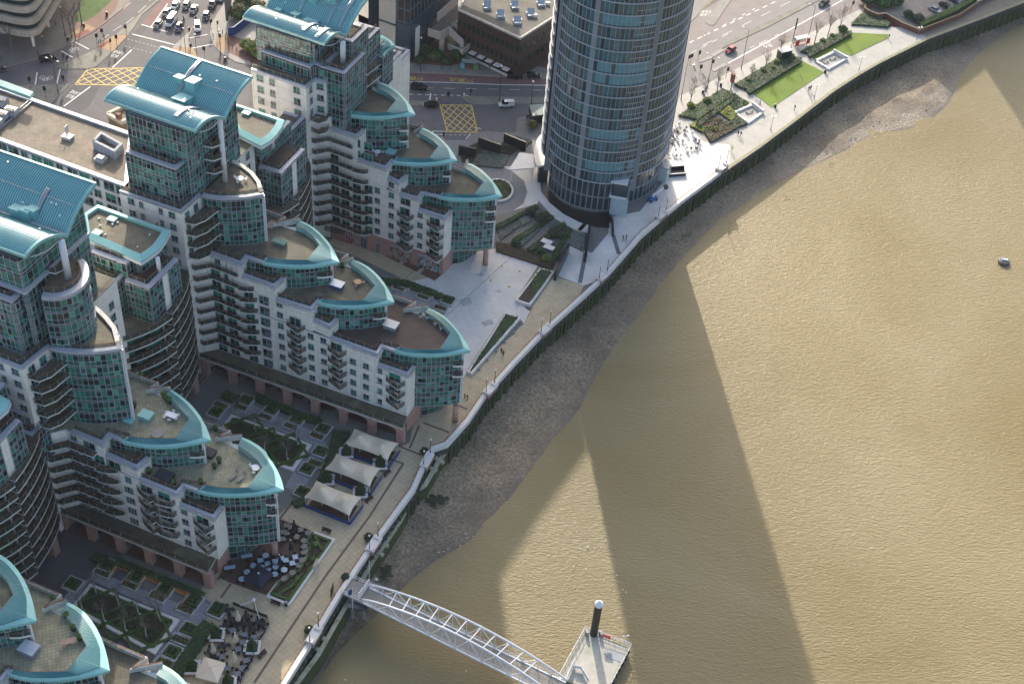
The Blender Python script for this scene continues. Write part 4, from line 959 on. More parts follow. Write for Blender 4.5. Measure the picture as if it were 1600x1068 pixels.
# -- river,foreshore,river wall,ground --
WL=[(380,1168),(446,1068),(490,998),(532,928),(550,902),(583,853),(620,802),(645,768),(663,727),(676,704),(697,697),(706,687),(730,660),(757,620),(802,570),(850,520),(900,475),(945,434),(1000,371),(1062,318),(1124,272),(1187,229),(1243,187),(1300,143),(1340,117),(1375,97),(1450,60),(1525,32),(1600,3),(1800,-60)]
WW=U(WL,0.0)
def material_water():
    m=bpy.data.materials.new('river_water');m.use_nodes=True;n=m.node_tree;p=n.nodes['Principled BSDF']
    p.inputs['Roughness'].default_value = .42;p.inputs['IOR'].default_value=1.33;p.inputs['Specular IOR Level'].default_value = .42
    g=n.nodes.new('ShaderNodeNewGeometry')
    mp=n.nodes.new('ShaderNodeMapping');mp.inputs['Rotation'].default_value=(0,0,R(28));mp.inputs['Scale'].default_value=(1,2.6,1);n.links.new(g.outputs['Position'],mp.inputs[0])
    hs=[]
    for sc,det,w,dist in ((.07,3,.12,.5),(.85,4,.46,.9),(2.3,3,.13,.5)):
        t=n.nodes.new('ShaderNodeTexNoise');t.inputs['Scale'].default_value=sc;t.inputs['Detail'].default_value=det;t.inputs['Distortion'].default_value=dist;n.links.new(mp.outputs[0],t.inputs['Vector'])
        k=n.nodes.new('ShaderNodeMath');k.operation = 'MULTIPLY';k.inputs[1].default_value=w;n.links.new(t.outputs[0],k.inputs[0]);hs.append(k)
    a=n.nodes.new('ShaderNodeMath');n.links.new(hs[0].outputs[0],a.inputs[0]);n.links.new(hs[1].outputs[0],a.inputs[1])
    b=n.nodes.new('ShaderNodeMath');n.links.new(a.outputs[0],b.inputs[0]);n.links.new(hs[2].outputs[0],b.inputs[1])
    bp=n.nodes.new('ShaderNodeBump');bp.inputs['Strength'].default_value=1.0;bp.inputs['Distance'].default_value = .46
    n.links.new(b.outputs[0],bp.inputs['Height']);n.links.new(bp.outputs[0],p.inputs['Normal'])
    t=n.nodes.new('ShaderNodeTexNoise');t.inputs['Scale'].default_value = .016;t.inputs['Detail'].default_value=7;t.inputs['Roughness'].default_value = .62;t.inputs['Distortion'].default_value = .8;n.links.new(g.outputs['Position'],t.inputs['Vector'])
    bs=n.nodes.new('ShaderNodeMapRange');bs.inputs[1].default_value = .38;bs.inputs[2].default_value = .62;bs.inputs[3].default_value = .82;bs.inputs[4].default_value=1.0;n.links.new(t.outputs[0],bs.inputs[0]);n.links.new(bs.outputs[0],bp.inputs['Strength'])
    r=n.nodes.new('ShaderNodeValToRGB');r.color_ramp.elements[0].position = .34;r.color_ramp.elements[0].color=(.195,.152,.066,1);r.color_ramp.elements[1].position = .68;r.color_ramp.elements[1].color=(.252,.207,.112,1)
    n.links.new(t.outputs[0],r.inputs[0]);n.links.new(r.outputs[0],p.inputs['Base Color']);return m
wat=MB();wat.quad((-700,-300,-6),(1200,-300,-6),(1200,900,-6),(-700,900,-6));o=wat.build('river',material_water());tag(o,kind='structure')
SH=[(420,1168),(490,1068),(545,1000),(590,958),(650,896),(700,862),(742,843),(780,802),(800,772),(850,702),(903,645),(915,615),(940,570),(980,518),(1015,468),(1045,428),(1075,392),(1124,343),(1180,308),(1225,279),(1277,256),(1337,226),(1375,204),(1405,206),(1450,191),(1484,161),(1499,127),(1506,109),(1525,86),(1562,57),(1600,36),(1800,-40)]
def material_shore():
    m=bpy.data.materials.new('mud_and_shingle');m.use_nodes=True;n=m.node_tree;p=n.nodes['Principled BSDF'];p.inputs['Roughness'].default_value = .75
    g=n.nodes.new('ShaderNodeNewGeometry')
    def noise(sc,det=5,ro=.6):
        t=n.nodes.new('ShaderNodeTexNoise');t.inputs['Scale'].default_value=sc;t.inputs['Detail'].default_value=det;t.inputs['Roughness'].default_value=ro;n.links.new(g.outputs['Position'],t.inputs['Vector']);return t
    t1=noise(.07,8,.65);r1=n.nodes.new('ShaderNodeValToRGB');e=r1.color_ramp.elements;e[0].position = .36;e[0].color=(.115,.090,.062,1);e[1].position = .62;e[1].color=(.24,.19,.128,1);n.links.new(t1.outputs[0],r1.inputs[0])
    t2=noise(1.6,6,.75);r2=n.nodes.new('ShaderNodeValToRGB');e=r2.color_ramp.elements;e[0].position = .40;e[0].color=(.62,.62,.62,1);e[1].position = .66;e[1].color=(1.7,1.7,1.7,1);n.links.new(t2.outputs[0],r2.inputs[0])
    mx=n.nodes.new('ShaderNodeMix');mx.data_type = 'RGBA';mx.blend_type = 'MULTIPLY';mx.inputs[0].default_value=1;n.links.new(r1.outputs[0],mx.inputs[6]);n.links.new(r2.outputs[0],mx.inputs[7])
    v=n.nodes.new('ShaderNodeTexVoronoi');v.inputs['Scale'].default_value=2.0;n.links.new(g.outputs['Position'],v.inputs['Vector'])
    mr=n.nodes.new('ShaderNodeMapRange');mr.inputs[1].default_value = .16;mr.inputs[2].default_value = .10;n.links.new(v.outputs[0],mr.inputs[0])
    t3=noise(.10,4);m3=n.nodes.new('ShaderNodeMapRange');m3.inputs[1].default_value = .48;m3.inputs[2].default_value = .60;n.links.new(t3.outputs[0],m3.inputs[0])
    mm=n.nodes.new('ShaderNodeMath');mm.operation = 'MULTIPLY';n.links.new(mr.outputs[0],mm.inputs[0]);n.links.new(m3.outputs[0],mm.inputs[1])
    mx2=n.nodes.new('ShaderNodeMix');mx2.data_type = 'RGBA';n.links.new(mm.outputs[0],mx2.inputs[0]);n.links.new(mx.outputs[2],mx2.inputs[6]);mx2.inputs[7].default_value=(.34,.31,.27,1)
    s=n.nodes.new('ShaderNodeSeparateXYZ');n.links.new(g.outputs['Position'],s.inputs[0]);t4=noise(.5,5)
    az=n.nodes.new('ShaderNodeMath');az.operation = 'MULTIPLY_ADD';az.inputs[1].default_value = .9;n.links.new(t4.outputs[0],az.inputs[0]);n.links.new(s.outputs[2],az.inputs[2])
    wz=n.nodes.new('ShaderNodeMapRange');wz.inputs[1].default_value=-5.55;wz.inputs[2].default_value=-5.0;wz.inputs[3].default_value = .48;wz.inputs[4].default_value=1.0;n.links.new(az.outputs[0],wz.inputs[0])
    wr_=n.nodes.new('ShaderNodeMapRange');wr_.inputs[1].default_value=-5.55;wr_.inputs[2].default_value=-5.0;wr_.inputs[3].default_value = .30;wr_.inputs[4].default_value = .8;n.links.new(az.outputs[0],wr_.inputs[0]);n.links.new(wr_.outputs[0],p.inputs['Roughness'])
    vs_=n.nodes.new('ShaderNodeVectorMath');vs_.operation = 'SCALE';n.links.new(mx2.outputs[2],vs_.inputs[0]);n.links.new(wz.outputs[0],vs_.inputs['Scale'])
    n.links.new(vs_.outputs[0],p.inputs['Base Color'])
    bp=n.nodes.new('ShaderNodeBump');bp.inputs['Strength'].default_value = .8;bp.inputs['Distance'].default_value = .25;n.links.new(t2.outputs[0],bp.inputs['Height']);n.links.new(bp.outputs[0],p.inputs['Normal']);return m
from mathutils import noise as mnoise
def fore():
    A=resample(U(WL,-4.4),300);Bo=U(SH,-6.0);
    # pair shoreline points with the wall by nearest wall parameter
    Bs=resample(smoothp(Bo,2),1200);out=[]
    n=len(A);nb=len(Bs)
    j=0
    for i,a in enumerate(A):
        a0=A[max(0,i-3)];a1=A[min(n-1,i+3)];tx,ty=a1[0]-a0[0],a1[1]-a0[1];l=math.hypot(tx,ty);tx/=l;ty/=l
        best=min(range(nb),key=lambda k: abs((Bs[k][0]-a[0])*tx+(Bs[k][1]-a[1])*ty)+.12*math.dist(Bs[k],a));out.append(Bs[best])
    for _ in range(6): out=[out[0]]+[((out[i-1][0]+out[i][0]*2+out[i+1][0])/4,(out[i-1][1]+out[i][1]*2+out[i+1][1])/4) for i in range(1,n-1)]+[out[-1]]
    mb=MB();m=34
    for i in range(n):
        for j in range(m+1):
            t=j/(m-4)
            x,y=A[i][0]+(out[i][0]-A[i][0])*t,A[i][1]+(out[i][1]-A[i][1])*t
            if j==0: x -= .8*0;
            z=-4.4-1.6*(t**.8) if t<=1 else -6-(t-1)*6
            k=min(1,max(0,(1.06-t)*3))*min(1,t*6+.3)
            z+=k*(.42*mnoise.noise(Vector((x*.09,y*.09,0)))+.22*mnoise.noise(Vector((x*.3,y*.3,3)))+.09*mnoise.noise(Vector((x*1.1,y*1.1,7))))
            mb.v.append((x,y,z))
    for i in range(n-1):
        for j in range(m): mb.f.append((i*(m+1)+j,i*(m+1)+j+1,(i+1)*(m+1)+j+1,(i+1)*(m+1)+j));mb.m.append(0)
    o=mb.build('foreshore',material_shore(),smooth=True);tag(o,kind='structure');return A,out
FA,FB=fore()
st=MB();rnd=random.Random(4)
for q in range(2600):
    i=rnd.randrange(20,len(FA)-12);t=rnd.random()**1.5*.92+.02;x=FA[i][0]+(FB[i][0]-FA[i][0])*t+rnd.uniform(-.6,.6);y=FA[i][1]+(FB[i][1]-FA[i][1])*t+rnd.uniform(-.6,.6)
    if mnoise.noise(Vector((x*.05,y*.05,9)))<-.12: continue
    s_=rnd.uniform(.07,.22);z=-4.4-1.6*(t**.8)+.42*mnoise.noise(Vector((x*.09,y*.09,0)))
    st.ball((x,y,z+.04),s_,s_*.8,s_*.6,5,3,rnd.choice((0,0,1,2)),.2,rnd)
tag(st.build('shingle_stones',[mat('pale_stone',(.30,.28,.25)),mat('grey_stone',(.17,.16,.15)),mat('dark_stone',(.06,.055,.05))]),'scattered pale and dark stones lying on the foreshore mud','stones',kind='stuff')
for nm,lb_,pts,z in (('seaweed_patch','dark green weed patch on the mud below the dock corner',[(666,781),(674,773),(690,771),(699,779),(692,786),(676,789)],-4.75),('seaweed_patch','small square dark weed patch on the mud by the gangway',[(597,888),(607,885),(610,898),(599,901)],-4.6)):
    P=U(pts,z);mb=MB();c=(sum(p[0] for p in P)/len(P),sum(p[1] for p in P)/len(P))
    rnd2=random.Random(len(pts))
    for q in range(90):
        k=rnd2.random()**.6;p=lerp(c,rnd2.choice(P),k);mb.ball((p[0]+rnd2.uniform(-.4,.4),p[1]+rnd2.uniform(-.4,.4),z),.4,.3,.12,6,3,0,.3,rnd2)
    tag(mb.build(nm,mat('river_weed',(.03,.045,.02),.7,0,.3,3)),lb_,'seaweed')
d_=MB();p,q=un(1066,368,-4.9),un(1083,362,-4.9);d_.tube((*p,-4.7),(*q,-4.8),.28,.2,8);tag(d_.build('driftwood_log',barkm),'short driftwood log lying on shaded mud below the tower wall','log')

# ground sheet
gm=MB();gm.poly(WW+[(700,700),(700,1100),(-600,1100),(-600,-200)],-.12);tag(gm.build('ground',asphalt),kind='structure')
# river wall with sheet piling
def material_piling():
    m=bpy.data.materials.new('algae_piling');m.use_nodes=True;n=m.node_tree;p=n.nodes['Principled BSDF'];p.inputs['Roughness'].default_value = .8
    g=n.nodes.new('ShaderNodeNewGeometry');s=n.nodes.new('ShaderNodeSeparateXYZ');n.links.new(g.outputs['Position'],s.inputs[0])
    t=n.nodes.new('ShaderNodeTexNoise');t.inputs['Scale'].default_value = .8;t.inputs['Detail'].default_value=6;n.links.new(g.outputs['Position'],t.inputs['Vector'])
    a=n.nodes.new('ShaderNodeMath');a.operation = 'MULTIPLY_ADD';a.inputs[1].default_value=2.0;n.links.new(t.outputs[0],a.inputs[0]);n.links.new(s.outputs[2],a.inputs[2])
    r=n.nodes.new('ShaderNodeMapRange');r.inputs[1].default_value=-4.4;r.inputs[2].default_value = .8;n.links.new(a.outputs[0],r.inputs[0])
    c=n.nodes.new('ShaderNodeValToRGB');e=c.color_ramp.elements;e[0].position = .05;e[0].color=(.055,.06,.02,1);e[1].position = .95;e[1].color=(.075,.07,.065,1)
    x=c.color_ramp.elements.new(.35);x.color=(.045,.072,.018,1);x=c.color_ramp.elements.new(.62);x.color=(.035,.05,.022,1)
    n.links.new(r.outputs[0],c.inputs[0]);n.links.new(c.outputs[0],p.inputs['Base Color']);return m
pil=material_piling()
wr=thing('river_wall','long curving river wall with green algae-covered sheet piling','wall',(*WW[8],0))
mb=MB();mb.thick(WW,1.0,-6.5,-.02,0,1,side=0);mb.build('wall',[pil,copw],wr)
Wp=resample(offset(WW,-.5),520);mb=MB()
for i in range(0,len(Wp)-1):
    a,b=Wp[i],Wp[i+1];m_=lerp(a,b,.5);k = .28 if i % 2 else 0
    o1=offset([a,b],-k)
    mb.prism([a,b,o1[1],o1[0]],-6.4,-.35,0) if k else None
mb.build('sheet_piling',pil,wr)
mb=MB()
for p in resample(offset(WW,-.75),150): mb.box(p[0],p[1],-6.4,.45,.55,5.7,.6)
mb.build('fender_pile',mat('dark_algae_timber',(.04,.05,.024),.8,0,.3,2),wr)
mb=MB();mb.thick(offset(WW,-.75),.25,-1.1,-.75,0);mb.build('waling',mat('dark_algae_timber',(.05,.05,.03)),wr)
# white parapet,with granite piers
pi0=0;pi1=20
par=thing('river_parapet','long low white parapet along the promenade beside the river','wall',(*WW[9],0))
mb=MB();mb.thick(WW[:21],.85,-.015,1.0,0,0,side=0);mb.build('wall',stone_w,par)
mb=MB();mb.thick(offset(WW[:21],.60),.07,1.02,1.09,0);
for p in resample(offset(WW[:21],.60),170): mb.box(p[0],p[1],0,.07,.07,1.05,.5)
mb.build('handrail',rust,par)
mb=MB();mb.thick(WW[20:],.9,-.015,.14,0,0,side=0);tag(mb.build('promenade_kerb',mat('kerb_lichen',(.24,.23,.14),.8,0,.25,1)),kind='structure')
pinks=tile('pink_granite',(.36,.22,.19),(.32,.19,.165),(.22,.14,.12),.8,.4)
def pier_lamp(px,py,L=3.6,n=1,**k):
    c=un(px,py,1.0);i=min(range(len(WW)-1),key=lambda q: math.dist(lerp(WW[q],WW[q+1],.5),c));an=math.atan2(WW[i+1][1]-WW[i][1],WW[i+1][0]-WW[i][0])
    t=thing('parapet_pier',k['label'],'pier',(c[0],c[1],0),0,'pink granite piers along the river parapet');mb=MB();mb.box(c[0],c[1],-.01,L,1.5,1.15,an);mb.build('pier_body',pinks,t)
    mb=MB();mb.box(c[0],c[1],1.145,L+.3,1.8,.2,an);
    for s in (-1,1): mb.box(c[0]+math.cos(an)*s*L*.42,c[1]+math.sin(an)*s*L*.42,1.34,.9,1.3,.35,an)
    mb.build('cap',stone_w,t);return c,an
lampn=[0]
def twin_lamp(x,y,z0,label,h=4.2,heads=1,an=0.0,globe=True,group='old-style black lamps on the parapet piers',m=black):
    t=thing('street_lamp',label,'lamp',(x,y,z0),0,group);mb=MB();mb.tube((x,y,z0),(x,y,z0+h*.25),.13,.09,8);mb.tube((x,y,z0+h*.25),(x,y,z0+h),.06,.05,8);mb.tube((x,y,z0+h*.78),(x,y,z0+h*.8),.11,.11,8)
    if heads==2:
        dx,dy=math.cos(an)*.5,math.sin(an)*.5;mb.bar((x-dx,y-dy,z0+h),(x+dx,y+dy,z0+h),.06,.06)
    mb.build('post',m,t)
    for s in ((0,) if heads==1 else (-1,1)):
        cx,cy=x+math.cos(an)*.5*s,y+math.sin(an)*.5*s;mb=MB()
        if heads==2: mb.tube((cx,cy,z0+h+.02),(cx,cy,z0+h+.12),.30,.30,12)
        else: mb.tube((cx,cy,z0+h),(cx,cy,z0+h+.32),.12,.20,8);mb.tube((cx,cy,z0+h+.321),(cx,cy,z0+h+.45),.22,.05,8)
        mb.build('lamp_head',lampg,t)
    return t
for px,py,lab in ((491,992,'pink granite pier on the parapet nearest the bottom edge of the photo'),(584,850,'pink granite pier on the parapet just above the gangway'),(667,719,'pink granite pier on the parapet beside the double dock bays'),(766,608,'pink granite pier on the parapet right of the tented wing prow'),(852,515,'pink granite pier on the parapet beside the yellow paving'),(942,432,'pink granite pier on the parapet beside the pale plaza'),(1034,336,'pink granite pier on the parapet beside the round tower'),(1128,262,'pink granite pier where the white parapet ends')):
    c,an=pier_lamp(px,py,label=lab)
    for s,w in ((-1,'lower-left'),(1,'upper-right')):
        twin_lamp(c[0]+math.cos(an)*s*1.7,c[1]+math.sin(an)*s*1.7,1.34,'black lantern lamp, %s of the two on the %s' % (w,lab.replace('pink granite ','').replace(' of the photo','').replace(' on the parapet','')),3.9)
# outer dock ledges below the parapet
dock=thing('mooring_dock','mossy concrete dock ledge with rounded end below the parapet, beside the gangway','dock',(*un(560,906,-1.2),0))
OD=U([(400,1168),(462.5,1068),(497.5,1021),(540,946),(565,906),(582,876),(604,845),(626,812),(632,800),(630,794),(624,793)],-1.2)
moss=mat('mossy_concrete',(.34,.34,.25),.8,0,.25,.8,stain=((.18,.20,.07),.5,.52))
mb=MB();mb.thick(OD,.8,-1.5,-1.2,1,1);mb.build('ledge',[pil,moss],dock);mb=MB();mb.thick(offset(OD,-.05),.6,-6.2,-1.505,0);mb.build('wall',pil,dock)
def dock_struts(t,L):
    for px,py in L:
        c=un(px,py,-1.1);mb=MB();mb.box(c[0],c[1],-1.75,2.6,.75,.6,R(-28),0);mb.box(c[0]-.8,c[1]+.4,-1.15,1.0,.9,.3,R(-28));mb.build('strut',moss,t)
dock_struts(dock,[(503,994),(494,1011),(598,847),(590,861)])
dock2=thing('mooring_dock','mossy rounded concrete dock ledge below the parapet right of the tents','dock',(*un(670,740,-1.2),0))
OD2=U([(648,752),(650,760),(656,762),(664,757),(684,722),(698,702),(712,688)],-1.2)
mb=MB();mb.thick(OD2,.9,-1.5,-1.2,1,1);mb.build('ledge',[pil,moss],dock2);mb=MB();mb.thick(offset(OD2,-.05),.7,-6.2,-1.505,0);mb.build('wall',pil,dock2)
dock_struts(dock2,[(685,717),(674,730)])
def slab(name,px,z,m,top=.0,side=None,world=None,kind='structure',label=None,cat=None):
    P=world or U(px,z+top);mb=MB();mb.prism(P,z,z+top,0,1);o=mb.build(name,[side or m,m])
    if kind: o['kind']=kind
    else: tag(o,label,cat)
    return o
# -- the round tower --
def arcp(c,r,a0,a1,n): return [(c[0]+r*math.cos(R(a0+(a1-a0)*i/n)),c[1]+r*math.sin(R(a0+(a1-a0)*i/n))) for i in range(n+1)]
TC=(18.9,292.6)
def circ3(a,b,c):
    ax_,ay,bx,by,cx,cy = *a,*b,*c;d=2*(ax_*(by-cy)+bx*(cy-ay)+cx*(ay-by))
    ux=((ax_**2+ay**2)*(by-cy)+(bx**2+by**2)*(cy-ay)+(cx**2+cy**2)*(ay-by))/d;uy=((ax_**2+ay**2)*(cx-bx)+(bx**2+by**2)*(ax_-cx)+(cx**2+cy**2)*(bx-ax_))/d
    return (ux,uy)
def arc3(a,b,c,n):
    o=circ3(a,b,c);r=math.dist(o,a);t0=math.atan2(a[1]-o[1],a[0]-o[0]);t1=math.atan2(c[1]-o[1],c[0]-o[0])
    if t1<t0: t1+=2*math.pi
    return [(o[0]+r*math.cos(t0+(t1-t0)*i/n),o[1]+r*math.sin(t0+(t1-t0)*i/n)) for i in range(n+1)]
main=arc3((4.9,287.4),(15.2,279.0),(25.7,281.3),26);right=arc3((26.0,283.2),(32.2,289.0),(34.5,298.0),16)
back=arc3((34.0,299.5),(28.5,306.0),(20.5,308.2),12)+arc3((19.0,308.0),(10.5,305.0),(4.2,298.2),12);left=arc3((3.3,297.5),(3.0,293),(3.7,288.6),8)
tw=thing('round_tower','tall round glass residential tower beside the river with white floor bands','tower',(*TC,0))
FT=3.05;T0=9.2;NF=46
tg=[mat('tower_glass_dark',(.022,.046,.058),.07,0,0,spec=.9),mat('tower_glass_blue',(.055,.15,.17),.12,0,.2,.5,spec=.9),mat('tower_glass_grey',(.05,.10,.11),.10,0,.15,.5,spec=.9),mat('tower_blind_blue',(.11,.27,.31),.3,0,.15,.6),mat('tower_curtain_olive',(.045,.075,.078),.25,0,.2,.6)]
band_m=mat('floor_band_grey',(.46,.485,.52),.45,.2,.06)
rnd=random.Random(12);core=main+right+back+left
mb=MB();mb.prism(offset(core,.5),T0,T0+NF*FT,0);mb.build('core_wall',mat('tower_core',(.03,.035,.04),.5),tw)
def lobe(path,pw,seed,kind):
    n=max(2,round(plen(path)/pw));P=resample(path,n);Q=offset(P,-.12);g=MB();m=MB();bm=MB();rnd=random.Random(seed)
    for k in range(NF):
        z=T0+k*FT;fl=rnd.random()
        for i in range(n):
            a,b=P[i],P[i+1];t=rnd.uniform(-.02,.02);fr=i/n
            if kind == 'main' and .40<fr < .455: mi=5;
            elif kind == 'right': mi=rnd.choice((4,4,2,4,2,0,4))
            elif kind == 'main':
                if fr > .46: mi=3 if fl > .72 and rnd.random() < .85 else rnd.choice((0,4,2,2,1,4) if fl < .5 else (1,2,1,2,0))
                else: mi=rnd.choice((0,0,1,2,2,1))
            else: mi=rnd.choice((0,2,0,1))
            za,zb=z+.42,z+FT-.12
            if fr < .05 and kind == 'main': mi=0
            g.quad((a[0],a[1]+t,za),(b[0]+t,b[1],za),(b[0]+t,b[1],zb),(a[0],a[1]+t,zb),mi)
            g.quad((*a,z+.1),(*b,z+.1),(*b,za),(*a,za),0 if mi != 5 else 5)
            if kind == 'main' and fr > .78: m.bar((*Q[i],z+1.35),(*Q[i+1],z+1.35),.10,.14);m.bar((*lerp(Q[i],Q[i+1],.5),z+1.4),(*lerp(Q[i],Q[i+1],.5),z+2.9),.07,.06)
        for i in range(n): bm.bar((*Q[i],z),(*Q[i+1],z),.34,.20)
    for i in range(n+1): m.bar((*Q[i],T0),(*Q[i],T0+NF*FT),.06 if i not in (0,n) else .3,.10)
    o=g.build('glass_wall',tg+[mat('tower_grey_strip',(.27,.29,.32),.4,.1,.05)],tw);m.build('mullions',mull,o);bm.build('floor_bands',band_m,o)
lobe(main,1.02,1,'main');lobe(right,1.0,2,'right');lobe(back,1.6,3,'b');lobe(left,1.2,4,'b')
for p,q,w in (((4.4,286.6),(5.3,288.4),.3),((25.8,280.7),(26.1,284),.3),((34.3,297.6),(34.7,300),.3)):
    mb=MB();mb.bar((*lerp(p,q,.5),T0-4),(*lerp(p,q,.5),T0+NF*FT),.35,1.6);mb.build('blade_fin',steel_g,tw)
mb=MB();mb.bar((5.9,285.6,T0),(5.9,285.6,T0+NF*FT),.2,.4);mb.build('blade_fin',steel_g,tw)
# lobby skirt
sk=offset(main+right,.9);mb=MB();n=30;S_=resample(sk,n)
for i in range(n):
    a,b=S_[i],S_[i+1]
    for z0,z1,mi in ((.05,4.1,0),(4.15,T0,1)): mb.quad((*a,z0),(*b,z0),(*b,z1),(*a,z1),mi if i % 3 else 0)
lo=mb.build('lobby_glass',[tg[0],mat('lobby_glass_upper',(.02,.035,.045),.05,0,0,spec=.9)],tw);mb=MB()
for i in range(n+1): mb.bar((*S_[i],0),(*S_[i],T0),.16,.3)
for i in range(n): mb.bar((*S_[i],4.12),(*S_[i+1],4.12),.25,.35);mb.bar((*S_[i],.15),(*S_[i+1],.15),.3,.3)
mb.build('mullions',steel_g,lo)
mb=MB();mb.prism(core,T0-.35,T0+.05,0);mb.build('soffit',mat('tower_soffit',(.35,.35,.35),.6),tw)
# glazed portal at the foot
pc=un(969,338,0);mb=MB()
for z0,z1,mi in ((0,5.3,3),(5.9,9.6,0)): mb.box(pc[0]-.6,pc[1]+2.6,z0,3.8,5,z1-z0,R(-8),mi)
mb.box(pc[0]-1.0,pc[1]+2.6,5.31,4.1,5.3,.58,R(-8),2);mb.box(pc[0]-1.0,pc[1]+2.6,9.61,4.1,5.3,.4,R(-8),2);mb.box(pc[0]+.4,pc[1]+.2,0,2.1,.25,5.3,R(-8),3)
mb.build('entrance_portal',[tg[0],tg[1],steel_w,mat('frosted_glass',(.36,.44,.47),.2)],tw)
mb=MB();q=un(1035,283,0);mb.box(q[0]+.3,q[1]+1.2,0,2.2,3.5,4.4,R(-20),0);mb.box(q[0]+.3,q[1]+1.2,4.41,2.6,3.9,.25,R(-20),1);mb.build('side_porch',[mat('frosted_glass',(.30,.40,.42)),steel_g],tw)
# dark pool round the foot,low dark wall
slab('pool_floor',[(850,300),(858,316),(880,334),(905,347),(932,355),(952,356),(953,330),(949,331),(925,332),(895,325),(872,312),(862,297)],-.0,mat('black_slate',(.018,.015,.014),.35,0,.3,.8,4),.03,world=None)
wl=thing('pool_wall','dark polished wall closing the pool at the foot of the round tower','wall',(*un(958,350,0),0));mb=MB();mb.thick(U([(949,331),(957,342),(958,362)],1.4),.5,0,1.4,0);mb.build('wall_body',mat('black_granite',(.022,.025,.032),.3),wl)
def simple_wall(name,label,px,z,h,w,m,cat='wall',group=None,z0=0.0):
    P=U(px,z);mb=MB();mb.thick(P,w,z0,h,0);o=mb.build(name,m);tag(o,label,cat,group);return o
bgran=MATS['black_granite']
simple_wall('granite_wall','long dark granite wall at the river end of the terraced garden',[(922,349),(915,398)],2.2,2.2,.6,bgran,group='dark granite garden walls')
simple_wall('granite_wall','dark granite wall running down beside the garden to the yellow paving',[(889,381),(868,425)],2.6,2.6,.6,bgran,group='dark granite garden walls')
simple_wall('granite_wall','dark granite wall between the terraced beds near the drop-off, nearest the tower',[(788,208),(822,222)],3,3,.4,bgran,group='dark granite garden walls')
simple_wall('granite_wall','dark granite wall above the shaded beds, middle one of three',[(748,214),(783,226)],3,3,.4,bgran,group='dark granite garden walls')
simple_wall('granite_wall','dark granite wall above the shaded beds, nearest the yellow box junction',[(717,227),(744,232)],3,3,.4,bgran,group='dark granite garden walls')
# sail canopy and concierge canopy by the drop-off
sc=thing('sail_canopy','white trapezoid entrance canopy left of the round tower','canopy',(*un(815,258,3.5),0))
P=U([(812,238),(834,241),(836,262),(795,265)],4.4);mb=MB();mb.prism(P,4.1,4.4,0);mb.build('roof',stone_w,sc)
for p in (P[1],P[2],P[3]): mb=MB();c=lerp(p,un(820,252,4.4),.2);mb.tube((*c,0),(*c,4.1),.15,.15,8);mb.build('post',steel_w,sc)
ec=thing('curved_canopy','white rounded canopy hugging the left foot of the round tower','canopy',(*un(841,235,5),0))
P=smoothp(U([(848,207),(838,218),(834,235),(836,252),(840,260),(849,258)],5.6),2);mb=MB();mb.prism(P+[(4.5,290)],5.1,5.6,0);mb.build('roof',stone_w,ec)
mb=MB();c=un(845,285,0);mb.box(c[0]+.2,c[1]+1.6,0,2.4,3.2,5.0,.1);mb.build('core',bgran,ec)

# -- buildings across the road --
def block(name,label,px,z,z0=0,mw=white,mr=deck_g,world=None,inset=None):
    P=world or U(px,z);t=thing(name,label,'building',(*P[0],0));mb=MB();mb.prism(P,z0,z-.5,0);mb.build('wall',mw,t)
    mb=MB();mb.prism(P,z-.495,z-.1,0,1);mb.build('flat_roof',[copw,mr],t);mb=MB();mb.thick(offset(P+[P[0]],-.06),.45,z-.45,z+.15,0,side=1);mb.build('parapet',copw,t);return t,P
# tall office tower whose shadow falls on the river wings
conc=tile('pale_concrete_panels',(.40,.385,.36),(.36,.35,.33),(.25,.24,.23),2.4,1.2,offset=0,var=.12)
brn=tile('brown_glass_facade',(.045,.028,.022),(.03,.02,.018),(.02,.03,.045),1.5,1.0,offset=0,rough=.25,mortar=.07)
blg=mat('blue_curtain_wall',(.035,.065,.095),.2,.2,.25,.6,spec=.7)
MT=80
mt_=thing('office_tower','tall brown and blue office tower with a pale concrete core across the road','building',(*un(625,95,0),0))
cA,cB,cC=un(592,86,0),un(617,95,0),un(626,92,0)
core_=[cA,cB,(cB[0]+3.2,cB[1]+9),(cA[0]+3.2,cA[1]+9)]
mb=MB();mb.prism(core_,0,MT,0);mb.build('concrete_core',conc,mt_)
mb=MB();mb.prism(offset(core_,-.06,True),10.9,11.5,0);mb.build('blue_stringcourse',blg,mt_)
def E_(p,dx,dy): return (p[0]+dx,p[1]+dy)
g1_=[un(621,93,0),un(639,98,0),(-24.5,364),(-34,372),(-44,352)]
mb=MB();mb.prism(g1_,12,MT-2,0);mb.build('glass_facade',brn,mt_);mb=MB();mb.prism(offset(g1_,-.35,True),0,11.9,0);mb.build('blue_podium',blg,mt_)
mb=MB();Pp=resample([g1_[0],g1_[1],g1_[2]],16)
for p in Pp: q=p;mb.bar((q[0],q[1],0),(q[0],q[1],MT-2),.3,.3)
for z in range(0,MT,4): 
    for a,b_ in zip([g1_[0],g1_[1]],[g1_[1],g1_[2]]): mb.bar((*a,z+.2),(*b_,z+.2),.25,.35)
mb.build('facade_frame',mat('blue_frame',(.05,.10,.16),.4),mt_)
p0,p1=lerp(g1_[1],g1_[2],.10),lerp(g1_[1],g1_[2],.18);mb=MB();w_=offset([p0,p1],-.5);mb.prism([w_[0],w_[1],p1,p0],.5,9.5,0);mb.build('white_panel',stone_w,mt_)
p0,p1=lerp(g1_[1],g1_[2],.55),lerp(g1_[1],g1_[2],.98);mb=MB();w_=offset([p0,p1],-.5)
